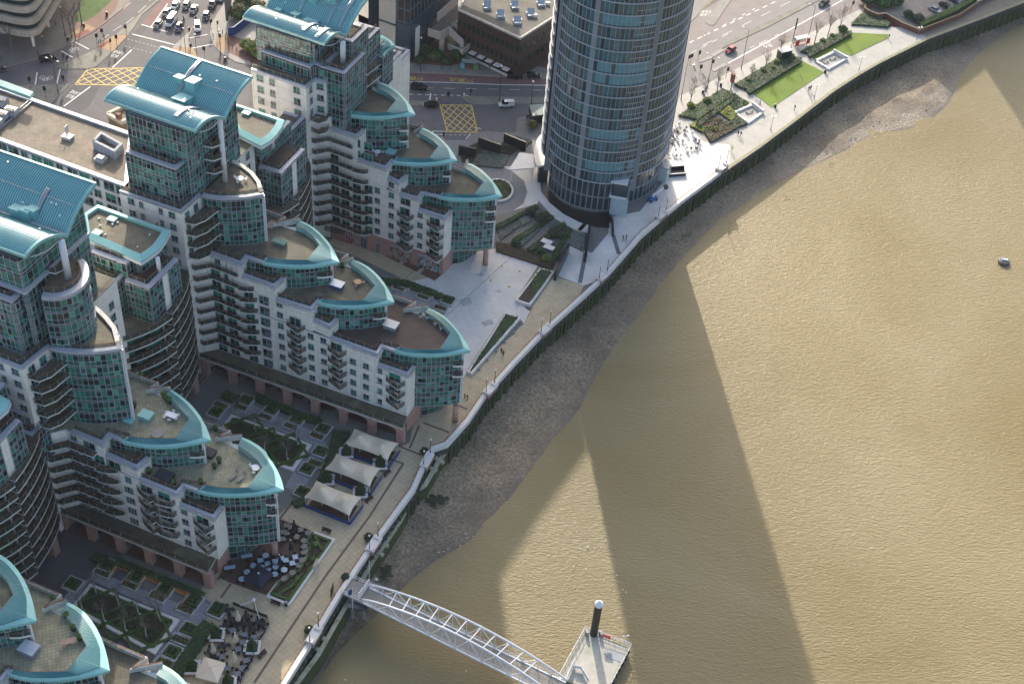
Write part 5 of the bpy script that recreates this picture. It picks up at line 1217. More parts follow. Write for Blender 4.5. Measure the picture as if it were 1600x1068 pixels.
for i in range(6): a,b_=lerp(w_[0],w_[1],i/6+.01),lerp(w_[0],w_[1],(i+1)/6-.01);mb.prism([a,b_,lerp(p0,p1,(i+1)/6),lerp(p0,p1,i/6)],5.2,8.3,0)
mb.build('white_panel',stone_w,mt_)
g2_=[un(576,88,0),un(592,84,0),(cA[0]+3,cA[1]+8),(cA[0]-4,cA[1]+14)]
mb=MB();mb.prism(g2_,0,MT-6,0);mb.build('dark_wing',mat('dark_blue_glass',(.02,.03,.045),.2,0,.2,.4,spec=.7),mt_)
# unseen upper blocks of the complex, added and shaped to cast the river shadow
mb=MB();mb.prism([(-41,353),(-28.7,350),(-13,382),(-30,392)],32,76,0);mb.build('shadow_slab',brn,mt_)
mb=MB();mb.prism([(-62,366),(-44,358),(-35,358),(-33,366),(-35,374),(-60,380)],60,98,0);mb.build('shadow_block',brn,mt_)
mb=MB();mb.prism([(-96,352),(-60,338),(-52,352),(-88,366)],0,70,0);mb.build('west_slab',brn,mt_) if 0 else None
# concrete stair and footbridge
fb=thing('concrete_footbridge','pale concrete footbridge and stair between office tower and brown office','footbridge',(*un(690,75,0),0))
cw=mat('board_marked_concrete',(.42,.41,.39),.8,0,.15,.6,stain=((.25,.25,.24),.7,.55));fl=mat('dirty_concrete_floor',(.14,.14,.12),.9,0,.2)
def cw_wall(pts,z0,z1,w=.35): mb=MB();mb.thick(U(pts,z1),w,z0,z1,0);mb.build('parapet',cw,fb)
mb=MB();mb.prism(U([(671,46),(717,10),(720,38),(689,51)],6.0),5.3,6.0,0,1);mb.build('deck',[cw,fl],fb)
cw_wall([(669,44),(688,50),(702,42),(724,62)],4.6,7.0);cw_wall([(706,38),(716,33)],5,7.0)
def slope_bar(a,b,za,zb,w,h,m,nm): mb=MB();mb.bar((*un(*a,za),za-h/2),(*un(*b,zb),zb-h/2),w,h);mb.build(nm,m,fb)
slope_bar((708,40),(729,68),6.2,3.6,1.8,.4,fl,'stair_flight');slope_bar((709,36),(739,62),7.2,4.4,.35,1.6,cw,'parapet');slope_bar((739,63),(722,78),4.4,3.9,.35,1.6,cw,'parapet');slope_bar((722,77),(700,68),3.4,2.2,.35,1.8,cw,'parapet');slope_bar((725,70),(701,66),3.0,.9,1.5,.4,fl,'stair_flight')
for px,py,w in ((690,80,1.4),(671,68,.9),(723,90,2.2),(738,76,1.2)):
    c=un(px,py,0);mb=MB();mb.box(c[0],c[1]+.4,0,w,.6,5.4 if px<700 else 3.2,R(-20));mb.build('pier',cw,fb)
# brown office
bo,P=block('brown_office','low brown office with grey flat roof and metal roof units by the bus stop',[(716,15),(813,60),(900,5),(860,-60),(740,-30)],13.0,mw=tile('brown_cladding',(.065,.038,.03),(.05,.03,.025),(.03,.02,.018),1.2,1.6,offset=0,rough=.4),mr=mat('grey_felt_roof',(.155,.145,.125),.9,0,.25,.2))
for lv in (4.0,8.2):
    for a,b_ in ((P[0],P[1]),(P[1],P[2])):
        n=13
        for i in range(n): u0,u1=lerp(a,b_,(i+.15)/n),lerp(a,b_,(i+.85)/n);q=offset([u0,u1],-.05);mb=MB();mb.quad((*q[0],lv),(*q[1],lv),(*q[1],lv+1.9),(*q[0],lv+1.9));mb.build('window',g_dark,bo)
for i in range(6):
    a=lerp(P[0],P[1],.16+i*.135);mb=MB();mb.box(a[0]-.4,a[1]-1.4,2.6,1.9,1.6,.25,R(-28));mb.build('window_hood',stone_w,bo)
mb=MB();q=offset([P[0],P[1]],-.9);mb.bar((*q[0],.5),(*lerp(q[0],q[1],.9),.5),.4,.5);mb.build('plinth_ledge',stone_w,bo)
for px,py in ((782,24),(804,10),(829,22),(845,6),(761,10),(808,34)):
    c=un(px,py,13.4);mb=MB();mb.box(c[0],c[1],12.6,1.9,2.2,1.0,.3,0)
    mb.add([(c[0]-1,c[1]-1.1,13.3),(c[0]+1,c[1]-1.1,13.3),(c[0]+1,c[1]+1.1,14.6),(c[0]-1,c[1]+1.1,14.6),(c[0]-1,c[1]+1.1,13.3),(c[0]+1,c[1]+1.1,13.3)],[(0,1,2,3),(1,5,2),(0,3,4),(3,2,5,4)],0);mb.build('roof_light',mat('zinc_sheet',(.34,.40,.46),.4,.3,.1),bo)
for px,py in ((836,23),(856,4),(812,30)): c=un(px,py,13.6);mb=MB();mb.box(c[0],c[1],12.8,1.2,.8,.9,.2);mb.build('roof_fan',stone_w,bo)
# banded office,top left
bo2=thing('banded_office','rounded office with stacked cream stone bands and dark windows, top left corner','building',(*un(40,60,0),0))
crm=tile('cream_stone_bands',(.40,.35,.29),(.36,.32,.27),(.26,.23,.19),2.2,.9,offset=0,rough=.7,mortar=.04)
for k in range(6):
    z0=5.6+k*3.6;pts=[(-60,40),(0,50),(38,59),(58,57),(70,46),(96,0),(130,-60)]
    P=U(pts,5.6);P=smoothp(P,2);bk_=[(P[-1][0]-30,P[-1][1]+10),(P[0][0]-10,P[0][1]+25)]
    P2=offset(P,k*.0);mb=MB();mb.prism(P2+bk_,z0,z0+1.9,0);mb.build('stone_band',crm,bo2)
    mb=MB();mb.prism(offset(P2,.9)+bk_,z0+1.9,z0+3.6,0);mb.build('window_band',g_dark,bo2)
for px,py in ((53,72),(76,42)): c=un(px,py,0);mb=MB();mb.tube((*c,0),(*c,5.6),.4,.4,10);mb.build('column',stone_w,bo2)
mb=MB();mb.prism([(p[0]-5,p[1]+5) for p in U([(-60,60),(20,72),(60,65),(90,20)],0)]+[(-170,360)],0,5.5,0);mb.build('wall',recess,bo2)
# little stone building seen under the eave of the middle block
sb=thing('stone_lodge','small old stone building with a brick chimney squeezed beside the glass tower','building',(*un(185,190,0),0));mb=MB()
P=U([(168,178),(190,190),(215,180),(195,165)],9);mb.prism(P,0,8.4,0);mb.build('wall',tile('yellow_stock_brick',(.22,.16,.09),(.18,.13,.08),(.12,.10,.07),.45,.15),sb);mb=MB();mb.thick(P+[P[0]],.9,8.4,9.3,0);mb.build('parapet',mat('cream_stucco',(.42,.38,.32)),sb)
c=un(186,186,9);mb=MB();mb.box(c[0],c[1],8.4,1.2,1.0,2.2,AX);mb.build('chimney',redbrick,sb)
# striped hoarding wall near the top centre
hd=thing('advert_hoarding','tall dark hoarding edge seen side-on behind the traffic queue','hoarding',(*un(352,42,0),0));mb=MB();mb.bar((*un(355,38,0),5),(*un(362,0,0),5),.6,8);mb.build('panel',mat('dark_hoarding',(.08,.08,.09),.6),hd)
mb=MB();mb.bar((*un(355,38,0),9.2),(*un(362,0,0),9.2),1.4,.3);mb.build('coping',stone_w,hd)
bh=thing('blue_hoarding','dark blue site hoarding behind the planted bed at the junction','hoarding',(*un(362,52,0),0));mb=MB();mb.thick(U([(357,56),(366,55),(395,32),(420,20)],0),.2,0,2.6,0);mb.build('panel',blue,bh)
ro_=thing('unseen_shadow_block','riverside office beyond the car park, out of frame at the top right','building',(136,470,0))  # block added out of view to throw its shadow on the river
mb=MB();mb.prism([(105,448),(124,472),(112,486),(92,462)],0,36,0);mb.prism([(124.5,472.5),(170,500),(160,525),(113,487)],0,62,0);mb.build('wall',conc,ro_)
# -- paving,roads --
def sheet(px,m,lv,name,z=0.0,world=None,kind='structure'):
    mb=MB();mb.poly(world or U(px,z),z+.004*lv,0);o=mb.build(name,m);o['kind']=kind;return o
KERB=[(-260,150),(0,182),(60,182),(168,202),(215,184),(330,178),(450,205),(600,217),(693,219),(726,219),(735,211.6),(747.5,207),(761.6,205),(786.6,206.6),(806,207),(808,184),(850,178),(940,180),(1060,150),(1110,128),(1134,116),(1199,82.5),(1284,43),(1340,17),(1370,0),(1470,-50)]
mb=MB();mb.prism([(p[0],p[1]) for p in WW]+U(KERB[::-1],0),-.119,0,0,1);tag(mb.build('pavement',[kerb,pave_c]),kind='structure')
prom=[p for p in WL[1:18]]
sheet(prom[::-1][0:0]+[(240,1090),(285,1010),(335,945),(310,925),(325,905),(360,880),(440,800),(540,720),(600,706),(640,692),(648,655),(690,640),(718,596),(735,582),(805,520),(825,495),(832,478),(865,431),(912,446)]+[p for p in WL[0:17]][::-1],pave_y,1,'promenade')
sheet([(700,400),(775,388),(842,413),(806,468),(822,480),(800,493),(787,490),(732,575),(725,590),(650,530),(600,470),(640,440),(690,430)],pave_w,2,'plaza')
sheet([(869,430),(889,383),(925,395),(950,365),(952,340),(1000,330),(1040,280),(1046,240),(1058,215),(1075,200),(1100,222),(1140,226),(1139,262)]+[(1124,272),(1062,318),(1000,371),(945,434),(912,446)],pave_w,2,'riverside_paving')
sheet([(846,300),(858,316),(880,334),(905,347),(922,352),(918,364),(900,360),(868,342),(843,315),(838,285),(848,262),(838,240)],pave_w,3,'curved_path')
sheet([(740,258),(846,262),(846,300),(840,318),(770,338),(760,330),(740,320)],pave_w,1,'forecourt')
sheet([(693,219),(726,219),(760,250),(800,267),(819,283),(824,300),(818,318),(800,330),(775,338),(768,345),(720,300),(700,250)],mat('grey_setts',(.20,.205,.215),.85,0,.12,.6),3,'drop_off_loop')
sheet([(1046,200),(1062,150),(1110,128),(1134,116),(1199,82.5),(1284,43),(1350,12),(1350,17),(1328,37),(1392,43),(1413,43),(1446,56)]+[(1446,61),(1375,97),(1340,117),(1300,143),(1243,187),(1187,229),(1139,262),(1139,226),(1100,222)],pave_park,1,'park_promenade')
sheet([(1446,56),(1413,44),(1500,16),(1560,-10),(1700,-60),(1800,-62),(1600,3),(1525,32),(1450,60)],mat('ramp_paving',(.20,.165,.125),.85,0,.12,.3),2,'river_path')
def strip(px,w,m,lv,name='paving_band',z=0.0,world=None):
    P=world or U(px,z);a=offset(P,-w/2);b=offset(P,w/2);mb=MB()
    for i in range(len(P)-1): mb.quad((*a[i],z+.004*lv),(*a[i+1],z+.004*lv),(*b[i+1],z+.004*lv),(*b[i],z+.004*lv))
    o=mb.build(name,m);o['kind'] = 'structure';return o
for L in ([(397,1066),(507.5,901),(577.5,806),(630,724),(592,710)],[(622,696),(660,711)],[(661,660),(701.6,675)],[(714,632),(730,639)],[(345,933),(361,911)],[(437,810),(456,786)],[(340,905),(352,886)],[(640,700),(655,664)]): strip(L,.45,band,2)
sheet([(342,902),(363,911),(416,929),(434,905),(455,892),(475,872),(482,852),(478,846),(486,828),(437,810),(420,830),(360,870)],pave_br,3,'cafe_paving')
for L in ([(958,367),(967,397)],[(915,395),(906,442)],[(905,360),(918,345)]): strip(L,1.0,mat('dark_paving_band',(.12,.13,.15),.7),3)
for L in ([(688,380),(600,470)],[(800,400),(690,500)],[(842,413),(770,560)]): strip(L,.12,mat('dark_paving_band',(.12,.13,.15)),3)
for q in ([(716,468),(735,464),(738,474),(722,478)],[(752,503),(768,498),(772,506),(757,510)],[(735,430),(752,425),(755,431)],[(700,520),(712,517),(716,530),(705,533)],[(772,455),(781,452),(783,458)],[(905,470),(915,462),(917,466)]): sheet(q,mat('paving_stain',(.40,.405,.41),.8,0,.2,1.5),3,'paving_stain')
# courts between wings: bands and brick bays
for L in ([(310,600),(420,470)],[(335,555),(240,700)],[(190,1010),(70,880)] if 0 else [(170,860),(60,960)],[(100,830),(250,885)]): strip(L,.5,band,1)
def bays(a,b,n,w,z=0):
    P=resample(U([a,b],0),n*10)
    for i in range(n):
        p0,p1=P[i*10+1],P[i*10+9];s0=offset([p0,p1],0);s1=offset([p0,p1],w);mb=MB();mb.poly([s0[0],s0[1],s1[1],s1[0]],.008);tag(mb.build('paving_bay',band if 0 else mat('black_paving_border',(.05,.045,.045),.7)),kind='structure')
        c=((s0[0][0]+s1[1][0])/2,(s0[0][1]+s1[1][1])/2);q=[lerp(p,c,.09) for p in (s0[0],s0[1],s1[1],s1[0])];mb=MB();mb.poly(q,.012);tag(mb.build('paving_bay',pave_r),kind='structure')
bays((598,398),(682,440),3,2.6);sheet([(520,372),(690,428),(682,446),(640,440),(512,380)],pave_y,1,'court_paving');bays((325,580),(612,692),6,4.2) if 0 else bays((330,572),(628,683),6,2.3);bays((110,828),(322,915),5,2.3)
sheet([(640,300),(600,355),(500,352),(480,345)],pave_c,1,'court_paving')
# --- road islands and pavements north of the road
def isl(px,m=pave,name='traffic_island',side=kerb):
    mb=MB();mb.prism(U(px,0),-.119,0,0,1);tag(mb.build(name,[side,m]),kind='structure')
lichen=tile('mossy_slabs',(.20,.195,.165),(.17,.165,.14),(.10,.10,.075),.9,.6,var=.25,scale=.25)
isl([(-260,140),(0,107),(60,92),(107,70),(150,47),(190,15),(205,0),(235,-60),(-260,-60)],pave_r if 0 else tile('brown_slabs',(.185,.165,.145),(.16,.145,.13),(.11,.10,.09),.6,.6,var=.2,scale=.2),'north_pavement')
sheet([(108,48),(128,30),(142,-10),(190,-10),(180,16),(150,47),(128,54)],pave_r,1,'brick_pavement');
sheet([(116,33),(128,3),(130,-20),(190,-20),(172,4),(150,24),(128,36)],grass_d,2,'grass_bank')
tact=mat('buff_tactile_paving',(.33,.22,.13),.85,0,.12,.8);tact_r=mat('red_tactile_paving',(.22,.07,.055),.85,0,.12,.8)
sheet([(106,56),(134,37),(150,44),(120,62)],tact,3,'tactile_paving');sheet([(116,55),(138,46),(141,50),(120,61)],tact_r,4,'tactile_paving')
isl([(88,104),(150,77),(180,55),(235,8),(250,-6),(254,-4),(222,23),(208,45),(180,76),(152,103),(140,107.5),(98,107)],lichen)
sheet([(152,71),(178,55),(198,56),(206,49),(176,81),(160,75)],tact,1,'tactile_paving');sheet([(153,74),(168,63),(172,65),(158,76)],tact_r,2,'tactile_paving')
isl([(28,133),(110,131),(78,163),(10,154)],lichen)
isl([(303,39),(290,55),(273,70),(266,84),(330,118),(318,98),(303,80),(293,62)],tile('pale_slabs',(.30,.29,.26),(.27,.26,.235),(.19,.18,.16),.9,.6))
sheet([(270,74),(300,74),(312,93),(320,105),(268,84)],tact,1,'tactile_paving')
isl([(352,2),(343,16),(330,37),(328,54),(334,70),(350,86),(369,97),(400,104),(600,108),(600,40),(420,-40),(356,-40)],tile('pale_slabs',(.30,.29,.26),(.27,.26,.235),(.19,.18,.16),.9,.6),'junction_pavement')
sheet([(352,50),(366,57),(420,75),(480,95),(400,101),(356,82)],pave_r,1,'brick_pavement');sheet([(338,60),(354,53),(356,72),(350,84),(336,70)],tact,2,'tactile_paving')
# south-side bus road: north pavement
isl([(560,96),(620,112),(700,115),(780,120),(870,124),(960,118),(1000,70),(960,-80),(560,-80)],pave,'north_pavement')
sheet([(600,92),(640,98),(700,104),(730,96),(700,60),(650,70)],pave_r,1,'brick_pavement');sheet([(800,98),(870,108),(900,90),(900,60),(840,60),(812,86)],pave_r,1,'brick_pavement')
def rs(px,m,lv,name): return sheet(px,m,lv,name,z=-.12)
def rl(px,w,m=None,lv=3,name='road_marking'): return strip(px,w,m or paint,lv,name,z=-.12)
rs([(600,113),(700,117),(780,122),(870,126),(860,134),(780,132),(700,128),(600,126)],redlane,1,'bus_lane')
rl([(600,127),(700,129),(780,132.5),(860,133.5)],.35);rl([(600,112.6),(700,116.4),(780,121),(870,125)],.12,mat('red_line',(.42,.08,.08),.8))
for i in range(8): x=626+i*34;rl([(x,136.5+i*.7),(x+17,137+i*.7)],.15)
for i in range(8): x=640+i*12.3;rl([(x,147.5+i*.3),(x+6,147.7+i*.3)],.3)
isl([(720,151),(726,150.5),(860,152),(860,161),(738,163)],lichen);isl([(600,156),(680,158),(687,161),(682,163),(600,163)],lichen)
isl([(850,152),(940,155),(940,166),(850,161)],lichen)
def hatch_box(q,nx,ny,w=.24):
    P=U(q,-.12);e = .06
    for a,b in zip(P,P[1:]+P[:1]): strip(None,w*1.1,paint_y,3,'yellow_box_marking',-.12,[a,b])
    def bil(u,v): return lerp(lerp(P[0],P[1],u),lerp(P[3],P[2],u),v)
    mb=MB()
    def clip(u0,v0,u1,v1):
        t0,t1=0,1
        for p_,d,in ((u0,u1-u0),(v0,v1-v0)):
            if abs(d)<1e-9:
                if p_<0 or p_>1: return None
                continue
            a_,b_=(0-p_)/d,(1-p_)/d
            if a_>b_: a_,b_=b_,a_
            t0=max(t0,a_);t1=min(t1,b_)
        return None if t0>=t1-.02 else (u0+(u1-u0)*t0,v0+(v1-v0)*t0,u0+(u1-u0)*t1,v0+(v1-v0)*t1)
    k=0
    for i in range(-ny,nx):
        for s in (0,1):
            c=clip((i+.5)/nx,0,(i+.5+ny)/nx,1) if s==0 else clip((i+.5)/nx,1,(i+.5+ny)/nx,0)
            if c: a,b=bil(c[0],c[1]),bil(c[2],c[3]);sa,sb=offset([a,b],-w/2),offset([a,b],w/2);z=-.12+.004*4+(.004 if s else 0);mb.quad((*sa[0],z),(*sa[1],z),(*sb[1],z),(*sb[0],z))
    tag(mb.build('yellow_box_marking',paint_y),kind='structure')
hatch_box([(687.5,164),(737,164.5),(746,207.5),(699,206)],4,4);hatch_box([(137.5,107.5),(236,106),(232,134),(117.5,132)],6,3)
rs([(110,137),(165,120),(140,165),(100,200),(60,200)],asphalt_d,1,'road_surface');
rl([(176,105.5),(206,78)],.35);rl([(100,166),(141,135.5)],.35);rl([(96,80),(114,90)],.35);rl([(117.5,66),(139,77)],.35);rl([(58,113),(55,133)],.35);rl([(94,108),(88.5,132)],.35)
rl([(207,53.5),(272,70)],.4);rl([(221,38.5),(262,50)],.4);rl([(294,60),(324,54)],.35);rl([(300,75.5),(333,69)],.35)
rs([(222,37),(207,53),(183,75),(160,100),(176,103),(206,76),(225,50),(232,40)],asphalt_d,1,'road_surface');rs([(222,37),(260,-10),(280,-10),(236,42)],redlane,1,'bus_lane')
rl([(236,42),(262,6)],.3);rl([(0,113),(60,96),(107,74),(150,51),(190,19),(205,4)],.12,MATS['red_line'])
for a,b in (((197,37),(209,27)),((216,20),(228,9)),((233,2),(240,-4)),((193,14),(204,3)),((160,62),(170,54)),((176,49),(190,40))): rl([a,b],.15)
for i in range(9): rl([(199+i*6,61+i*1.6),(202+i*6,61.8+i*1.6)],.12);rl([(195+i*6.5,72+i*1.6),(197.5+i*6.5,72.8+i*1.6)],.12)
for i in range(6): rl([(702+i*7.5,211),(706+i*7.5,211.3)],.2)
rl([(690,214),(694,219)],.25);rl([(735,209),(728,217)],.25);rl([(676,205),(698,205.5)],.25);rl([(676,210),(697,210.5)],.25);rl([(676,205),(676,210)],.3);rl([(673,146),(671.5,156.5)],.4)
rl([(743,200),(752,201)],.3)
# text on the road
def road_text(txt,px,ang,size,sx=1.0,sy=1.0,m=paint,z=-.12+.02,label=None):
    cu=bpy.data.curves.new('road_text','FONT');cu.body=txt;cu.size=size;cu.align_x = 'CENTER';cu.align_y = 'CENTER';cu.space_line = .95
    t=bpy.data.objects.new('tmp',cu);COL.objects.link(t);dg=bpy.context.evaluated_depsgraph_get();dg.update()
    me=bpy.data.meshes.new_from_object(t.evaluated_get(dg));bpy.data.objects.remove(t);me.materials.clear();me.materials.append(m)
    o=bpy.data.objects.new('road_lettering',me);COL.objects.link(o);p=un(*px,0);o.location=(p[0],p[1],z);o.rotation_euler=(0,0,ang);o.scale=(sx,sy,1);o['kind'] = 'structure';return o
def ang_of(a,b): p,q=un(*a),un(*b);return math.atan2(q[1]-p[1],q[0]-p[0])
AL=ang_of((176,105.5),(206,78))+R(90)
road_text('BUS\nLANE',(182,84),AL,1.35,.9,1.5);road_text('BUS\nLANE',(114,147),ang_of((100,166),(141,135.5))+R(90),1.35,.9,1.5)
road_text('BUS\nSTOP',(1191,79) if 0 else (1197,69),R(180+30),1.5,1.1,1.3)
road_text('CAR\nPARK',(1101,20),R(180+12),1.7,1.1,1.1)
for px,t in (((637,121),'BUS'),((649,122),'STOP'),((714,124),'BUS'),((728,125),'STOP')): road_text(t,px,R(180-2),1.9,1.25 if t == 'BUS' else .95,1.3,paint_y)
def bike_mark(px,ang,s=1.0):
    mb=MB();c=un(*px,0)
    def P(x,y): return (c[0]+(x*math.cos(ang)-y*math.sin(ang))*s,c[1]+(x*math.sin(ang)+y*math.cos(ang))*s)
    for ox in (-.9,.9):
        R_=[P(ox+.6*math.cos(t*math.pi/5),.75*math.sin(t*math.pi/5)) for t in range(11)]
        for a,b in zip(R_,R_[1:]): q,w_=offset([a,b],-.07),offset([a,b],.07);mb.quad((*q[0],-.10),(*q[1],-.10),(*w_[1],-.10),(*w_[0],-.10))
    for a,b in (((-.9,0),(-.2,0)),((-.2,0),(.5,1.1)),((-.9,0),(-.4,1.1)),((-.4,1.1),(.5,1.1)),((-.2,0),(-.4,1.1)),((.9,0),(.45,1.4)),((-.6,1.3),(-.2,1.3)),((.3,1.5),(.6,1.4))):
        a,b=P(*a),P(*b);q,w_=offset([a,b],-.07),offset([a,b],.07);mb.quad((*q[0],-.098),(*q[1],-.098),(*w_[1],-.098),(*w_[0],-.098))
    tag(mb.build('cycle_marking',paint),kind='structure')
bike_mark((115,78),R(60),1.0);bike_mark((72,121),R(180+8),1.1)
# right-hand road past the park
rs([(1060,175),(1060,70),(1160,18),(1230,-20),(1480,-40),(1370,0),(1340,17),(1284,43),(1199,82.5),(1134,116),(1110,128)],mat('sunlit_asphalt',(.21,.20,.19),.85,0,.10,.15,5),1,'road')
rs([(1060,75),(1214,0),(1290,-40),(1230,-60),(1060,38)],mat('faded_red_lane',(.215,.19,.18),.85,0,.12,.3),2,'bus_lane');rs([(1137.5,99),(1246,40),(1317,0),(1400,-44),(1440,-44),(1370,0),(1340,17),(1284,43),(1199,82.5),(1134,116)],mat('faded_red_lane',(.215,.19,.18),.85,0,.12,.3),2,'bus_lane')
rl([(1137.5,99),(1246,40),(1317,0),(1400,-44)],.4);rl([(1110,129),(1134,116.5),(1199,83),(1284,43.6),(1340,17.6)],.14,MATS['red_line'])
for i in range(12): t=i/12;a=lerp((1077,67),(1230,-6),t);b=lerp((1077,67),(1230,-6),t+.045);rl([a,b],.35)
for i in range(5): a=lerp((1098,71),(1250,-5),i/5);b=lerp((1098,71),(1250,-5),i/5+.10);rl([a,b],.16)
for i in range(4): a=lerp((1080,83),(1132,56),i/3.2);b=lerp((1080,83),(1132,56),i/3.2+.16);rl([a,b],.16)
for i in range(3): a=lerp((1172,75),(1230,47),i/3);b=lerp((1172,75),(1230,47),i/3+.12);rl([a,b],.15)
isl([(1127,76),(1140,70),(1200,42),(1280,0),(1320,-20),(1316,-24),(1270,-2),(1190,38),(1134,67)],lichen,'central_reservation')
isl([(1100,91),(1127,76),(1132,79),(1112,91),(1092,98)],tile('pale_slabs',(.30,.29,.26),(.27,.26,.235),(.19,.18,.16),.9,.6))
isl([(1112,108),(1132,98),(1136,102),(1116,112)],tile('pale_slabs',(.30,.29,.26),(.27,.26,.235),(.19,.18,.16),.9,.6))
isl([(1108,39),(1102,34),(1104,28),(1125,4),(1138,-10),(1150,-10),(1134,12),(1122,30),(1116,39)],pave,'car_park_island',paint_y)
isl([(1086,28),(1112,-2),(1118,-20),(1060,-40),(1060,44),(1074,40)],pave,'north_pavement')
rl([(1086,28),(1114,-2)],.2,paint_y)
for i in range(6): a=lerp((1100,56),(1190,8),i/6);b=lerp((1100,56),(1190,8),i/6+.05);rl([a,b],.3)
# steps by the plaza
mb=MB();q=U([(803,492),(812,475),(828,487),(819,505)],0)
for i in range(6): a,b=lerp(q[0],q[3],i/6),lerp(q[1],q[2],i/6);c_,d=lerp(q[0],q[3],(i+.8)/6),lerp(q[1],q[2],(i+.8)/6);mb.prism([a,b,d,c_],.004,.10,0)
tag(mb.build('plaza_steps',stone_w),'short flight of pale steps between plaza and yellow promenade','steps')
# park: lawns
def lawn(px,label): 
    mb=MB();mb.prism(U(px,.1),.002,.10,0,1);o=mb.build('lawn',[kerb,grass]);o['kind'] = 'structure';return o
lawn([(1171,142),(1253,95),(1288,113),(1206,168)],'');lawn([(1262,79),(1331,51),(1388,54),(1387,60),(1330,87),(1303,79),(1272,93)],'')
sheet([(1355,-30),(1354,5),(1392,22),(1440,30),(1500,0),(1560,-40)],mat('gravel_car_park',(.30,.255,.21),.9,0,.12,.5),2,'car_park')
sheet([(1372,28),(1385,22),(1412,43),(1392,42)],darkred,3,'red_gravel_bed')
# -- planting --
def inpoly(p,P):
    c=False;j=len(P)-1
    for i in range(len(P)):
        if (P[i][1]>p[1]) != (P[j][1]>p[1]) and p[0]<(P[j][0]-P[i][0])*(p[1]-P[i][1])/(P[j][1]-P[i][1])+P[i][0]: c=not c
        j=i
    return c
def scatter(P,n,rnd):
    xs=[p[0] for p in P];ys=[p[1] for p in P];out=[];g=0
    while len(out)<n and g<n*40:
        g+=1;p=(rnd.uniform(min(xs),max(xs)),rnd.uniform(min(ys),max(ys)))
        if inpoly(p,P): out.append(p)
    return out
def area(P): return abs(sum(P[i][0]*P[(i+1) % len(P)][1]-P[(i+1) % len(P)][0]*P[i][1] for i in range(len(P))))/2
def leaf_bits(mb,pts,z,s,mi,rnd,zr=.25):
    for p in pts:
        a=rnd.uniform(0,6.3);t=rnd.uniform(-.6,.6);r_=s*rnd.uniform(.5,1.2);zz=z+rnd.uniform(-zr,zr)
        c,q=math.cos(a)*r_,math.sin(a)*r_
        mb.quad((p[0]-c,p[1]-q,zz-t*r_),(p[0]+q,p[1]-c,zz),(p[0]+c,p[1]+q,zz+t*r_),(p[0]-q,p[1]+c,zz+.1),mi)
def foliage_bed(name,label,P,h,mats,dens=5,s=.22,z0=0.0,cat='planting',parent=None,solid=True,rough=.2,group=None):
    """low planting: uneven green mass with leaf faces standing out of it"""
    rnd=random.Random(int(abs(P[0][0]*31+P[0][1]*17)));mb=MB()
    if solid: mb.prism([lerp(p,(sum(q[0] for q in P)/len(P),sum(q[1] for q in P)/len(P)),.04) for p in P],z0,z0+h*.82,0)
    pts=scatter(P,min(9000,int(area(P)*dens)),rnd)
    for p in pts:
        k=mnoise.noise(Vector((p[0]*.5,p[1]*.5,2)));mi=min(len(mats)-1,max(0,int((k+.5)*len(mats)+rnd.uniform(-.4,.4))))
        leaf_bits(mb,[p],z0+h*.88+rough*k,s,mi,rnd,rough*.6)
    for a,b in zip(P,P[1:]+P[:1]):
        n=int(math.dist(a,b)*dens*.8)
        for i in range(n): q=lerp(a,b,rnd.random());leaf_bits(mb,[(q[0]+rnd.uniform(-.12,.12),q[1]+rnd.uniform(-.12,.12))],z0+rnd.uniform(.1,h*.95),s*.8,rnd.randrange(len(mats)),rnd,.05)
    o=mb.build(name,mats,parent)
    if parent is None: tag(o,label,cat,group)
    else: o['kind'] = 'stuff'
    return o
G3=[hedge_d,hedge,hedge_g];G2=[hedge_d,hedge];GY=[hedge_g,hedge_y,hedge]
def dirq(px,l,w,ang=AX):
    c=un(*px,.6);ca,sa=math.cos(ang),math.sin(ang)
    return [(c[0]+x*ca-y*sa,c[1]+x*sa+y*ca) for x,y in ((-l/2,-w/2),(l/2,-w/2),(l/2,w/2),(-l/2,w/2))]
def planter(px,l=3.0,w=2.8,kind='box',ang=AX,label=None,group='square hedge planters in the courtyard gardens',h=.6):
    P=dirq(px,l,w,ang);c=(sum(p[0] for p in P)/4,sum(p[1] for p in P)/4);t=thing('planter',label,'planter',(*c,0),0,group)
    mb=MB();mb.thick(P+[P[0]],.28,.002,h,0,side=1);mb.build('kerb',mat('pale_granite_kerb',(.42,.42,.43),.7,0,.08) if h < .8 else stone_w,t)
    Q=[lerp(p,c,.18) for p in P];mb=MB();mb.prism(Q,.01,h-.12,0);mb.build('soil',soil,t)
    if kind == 'box':
        R_=[lerp(p,c,.38) for p in P];hb=MB();rnd=random.Random(int(px[0]))
        for a,b in zip(R_,R_[1:]+R_[:1]): hb.thick([a,b],.42,h-.11,h+.22,0,side=0)
        for a,b in zip(R_,R_[1:]+R_[:1]):
            for i in range(18): q=lerp(a,b,rnd.random());leaf_bits(hb,[(q[0]+rnd.uniform(-.25,.25),q[1]+rnd.uniform(-.25,.25))],h+.22,.13,rnd.choice((0,1)),rnd,.08)
        hb.build('box_hedge',[hedge,hedge_g],t);s=MB();s.ball((c[0],c[1],h+.3),.55,.55,.5,8,5,0,.25,rnd);s.build('shrub',hedge_d,t)
    else: foliage_bed('low_plants',None,Q,h+.15,GY if kind == 'yellow' else G3,9,.16,parent=t,solid=False)
    return t
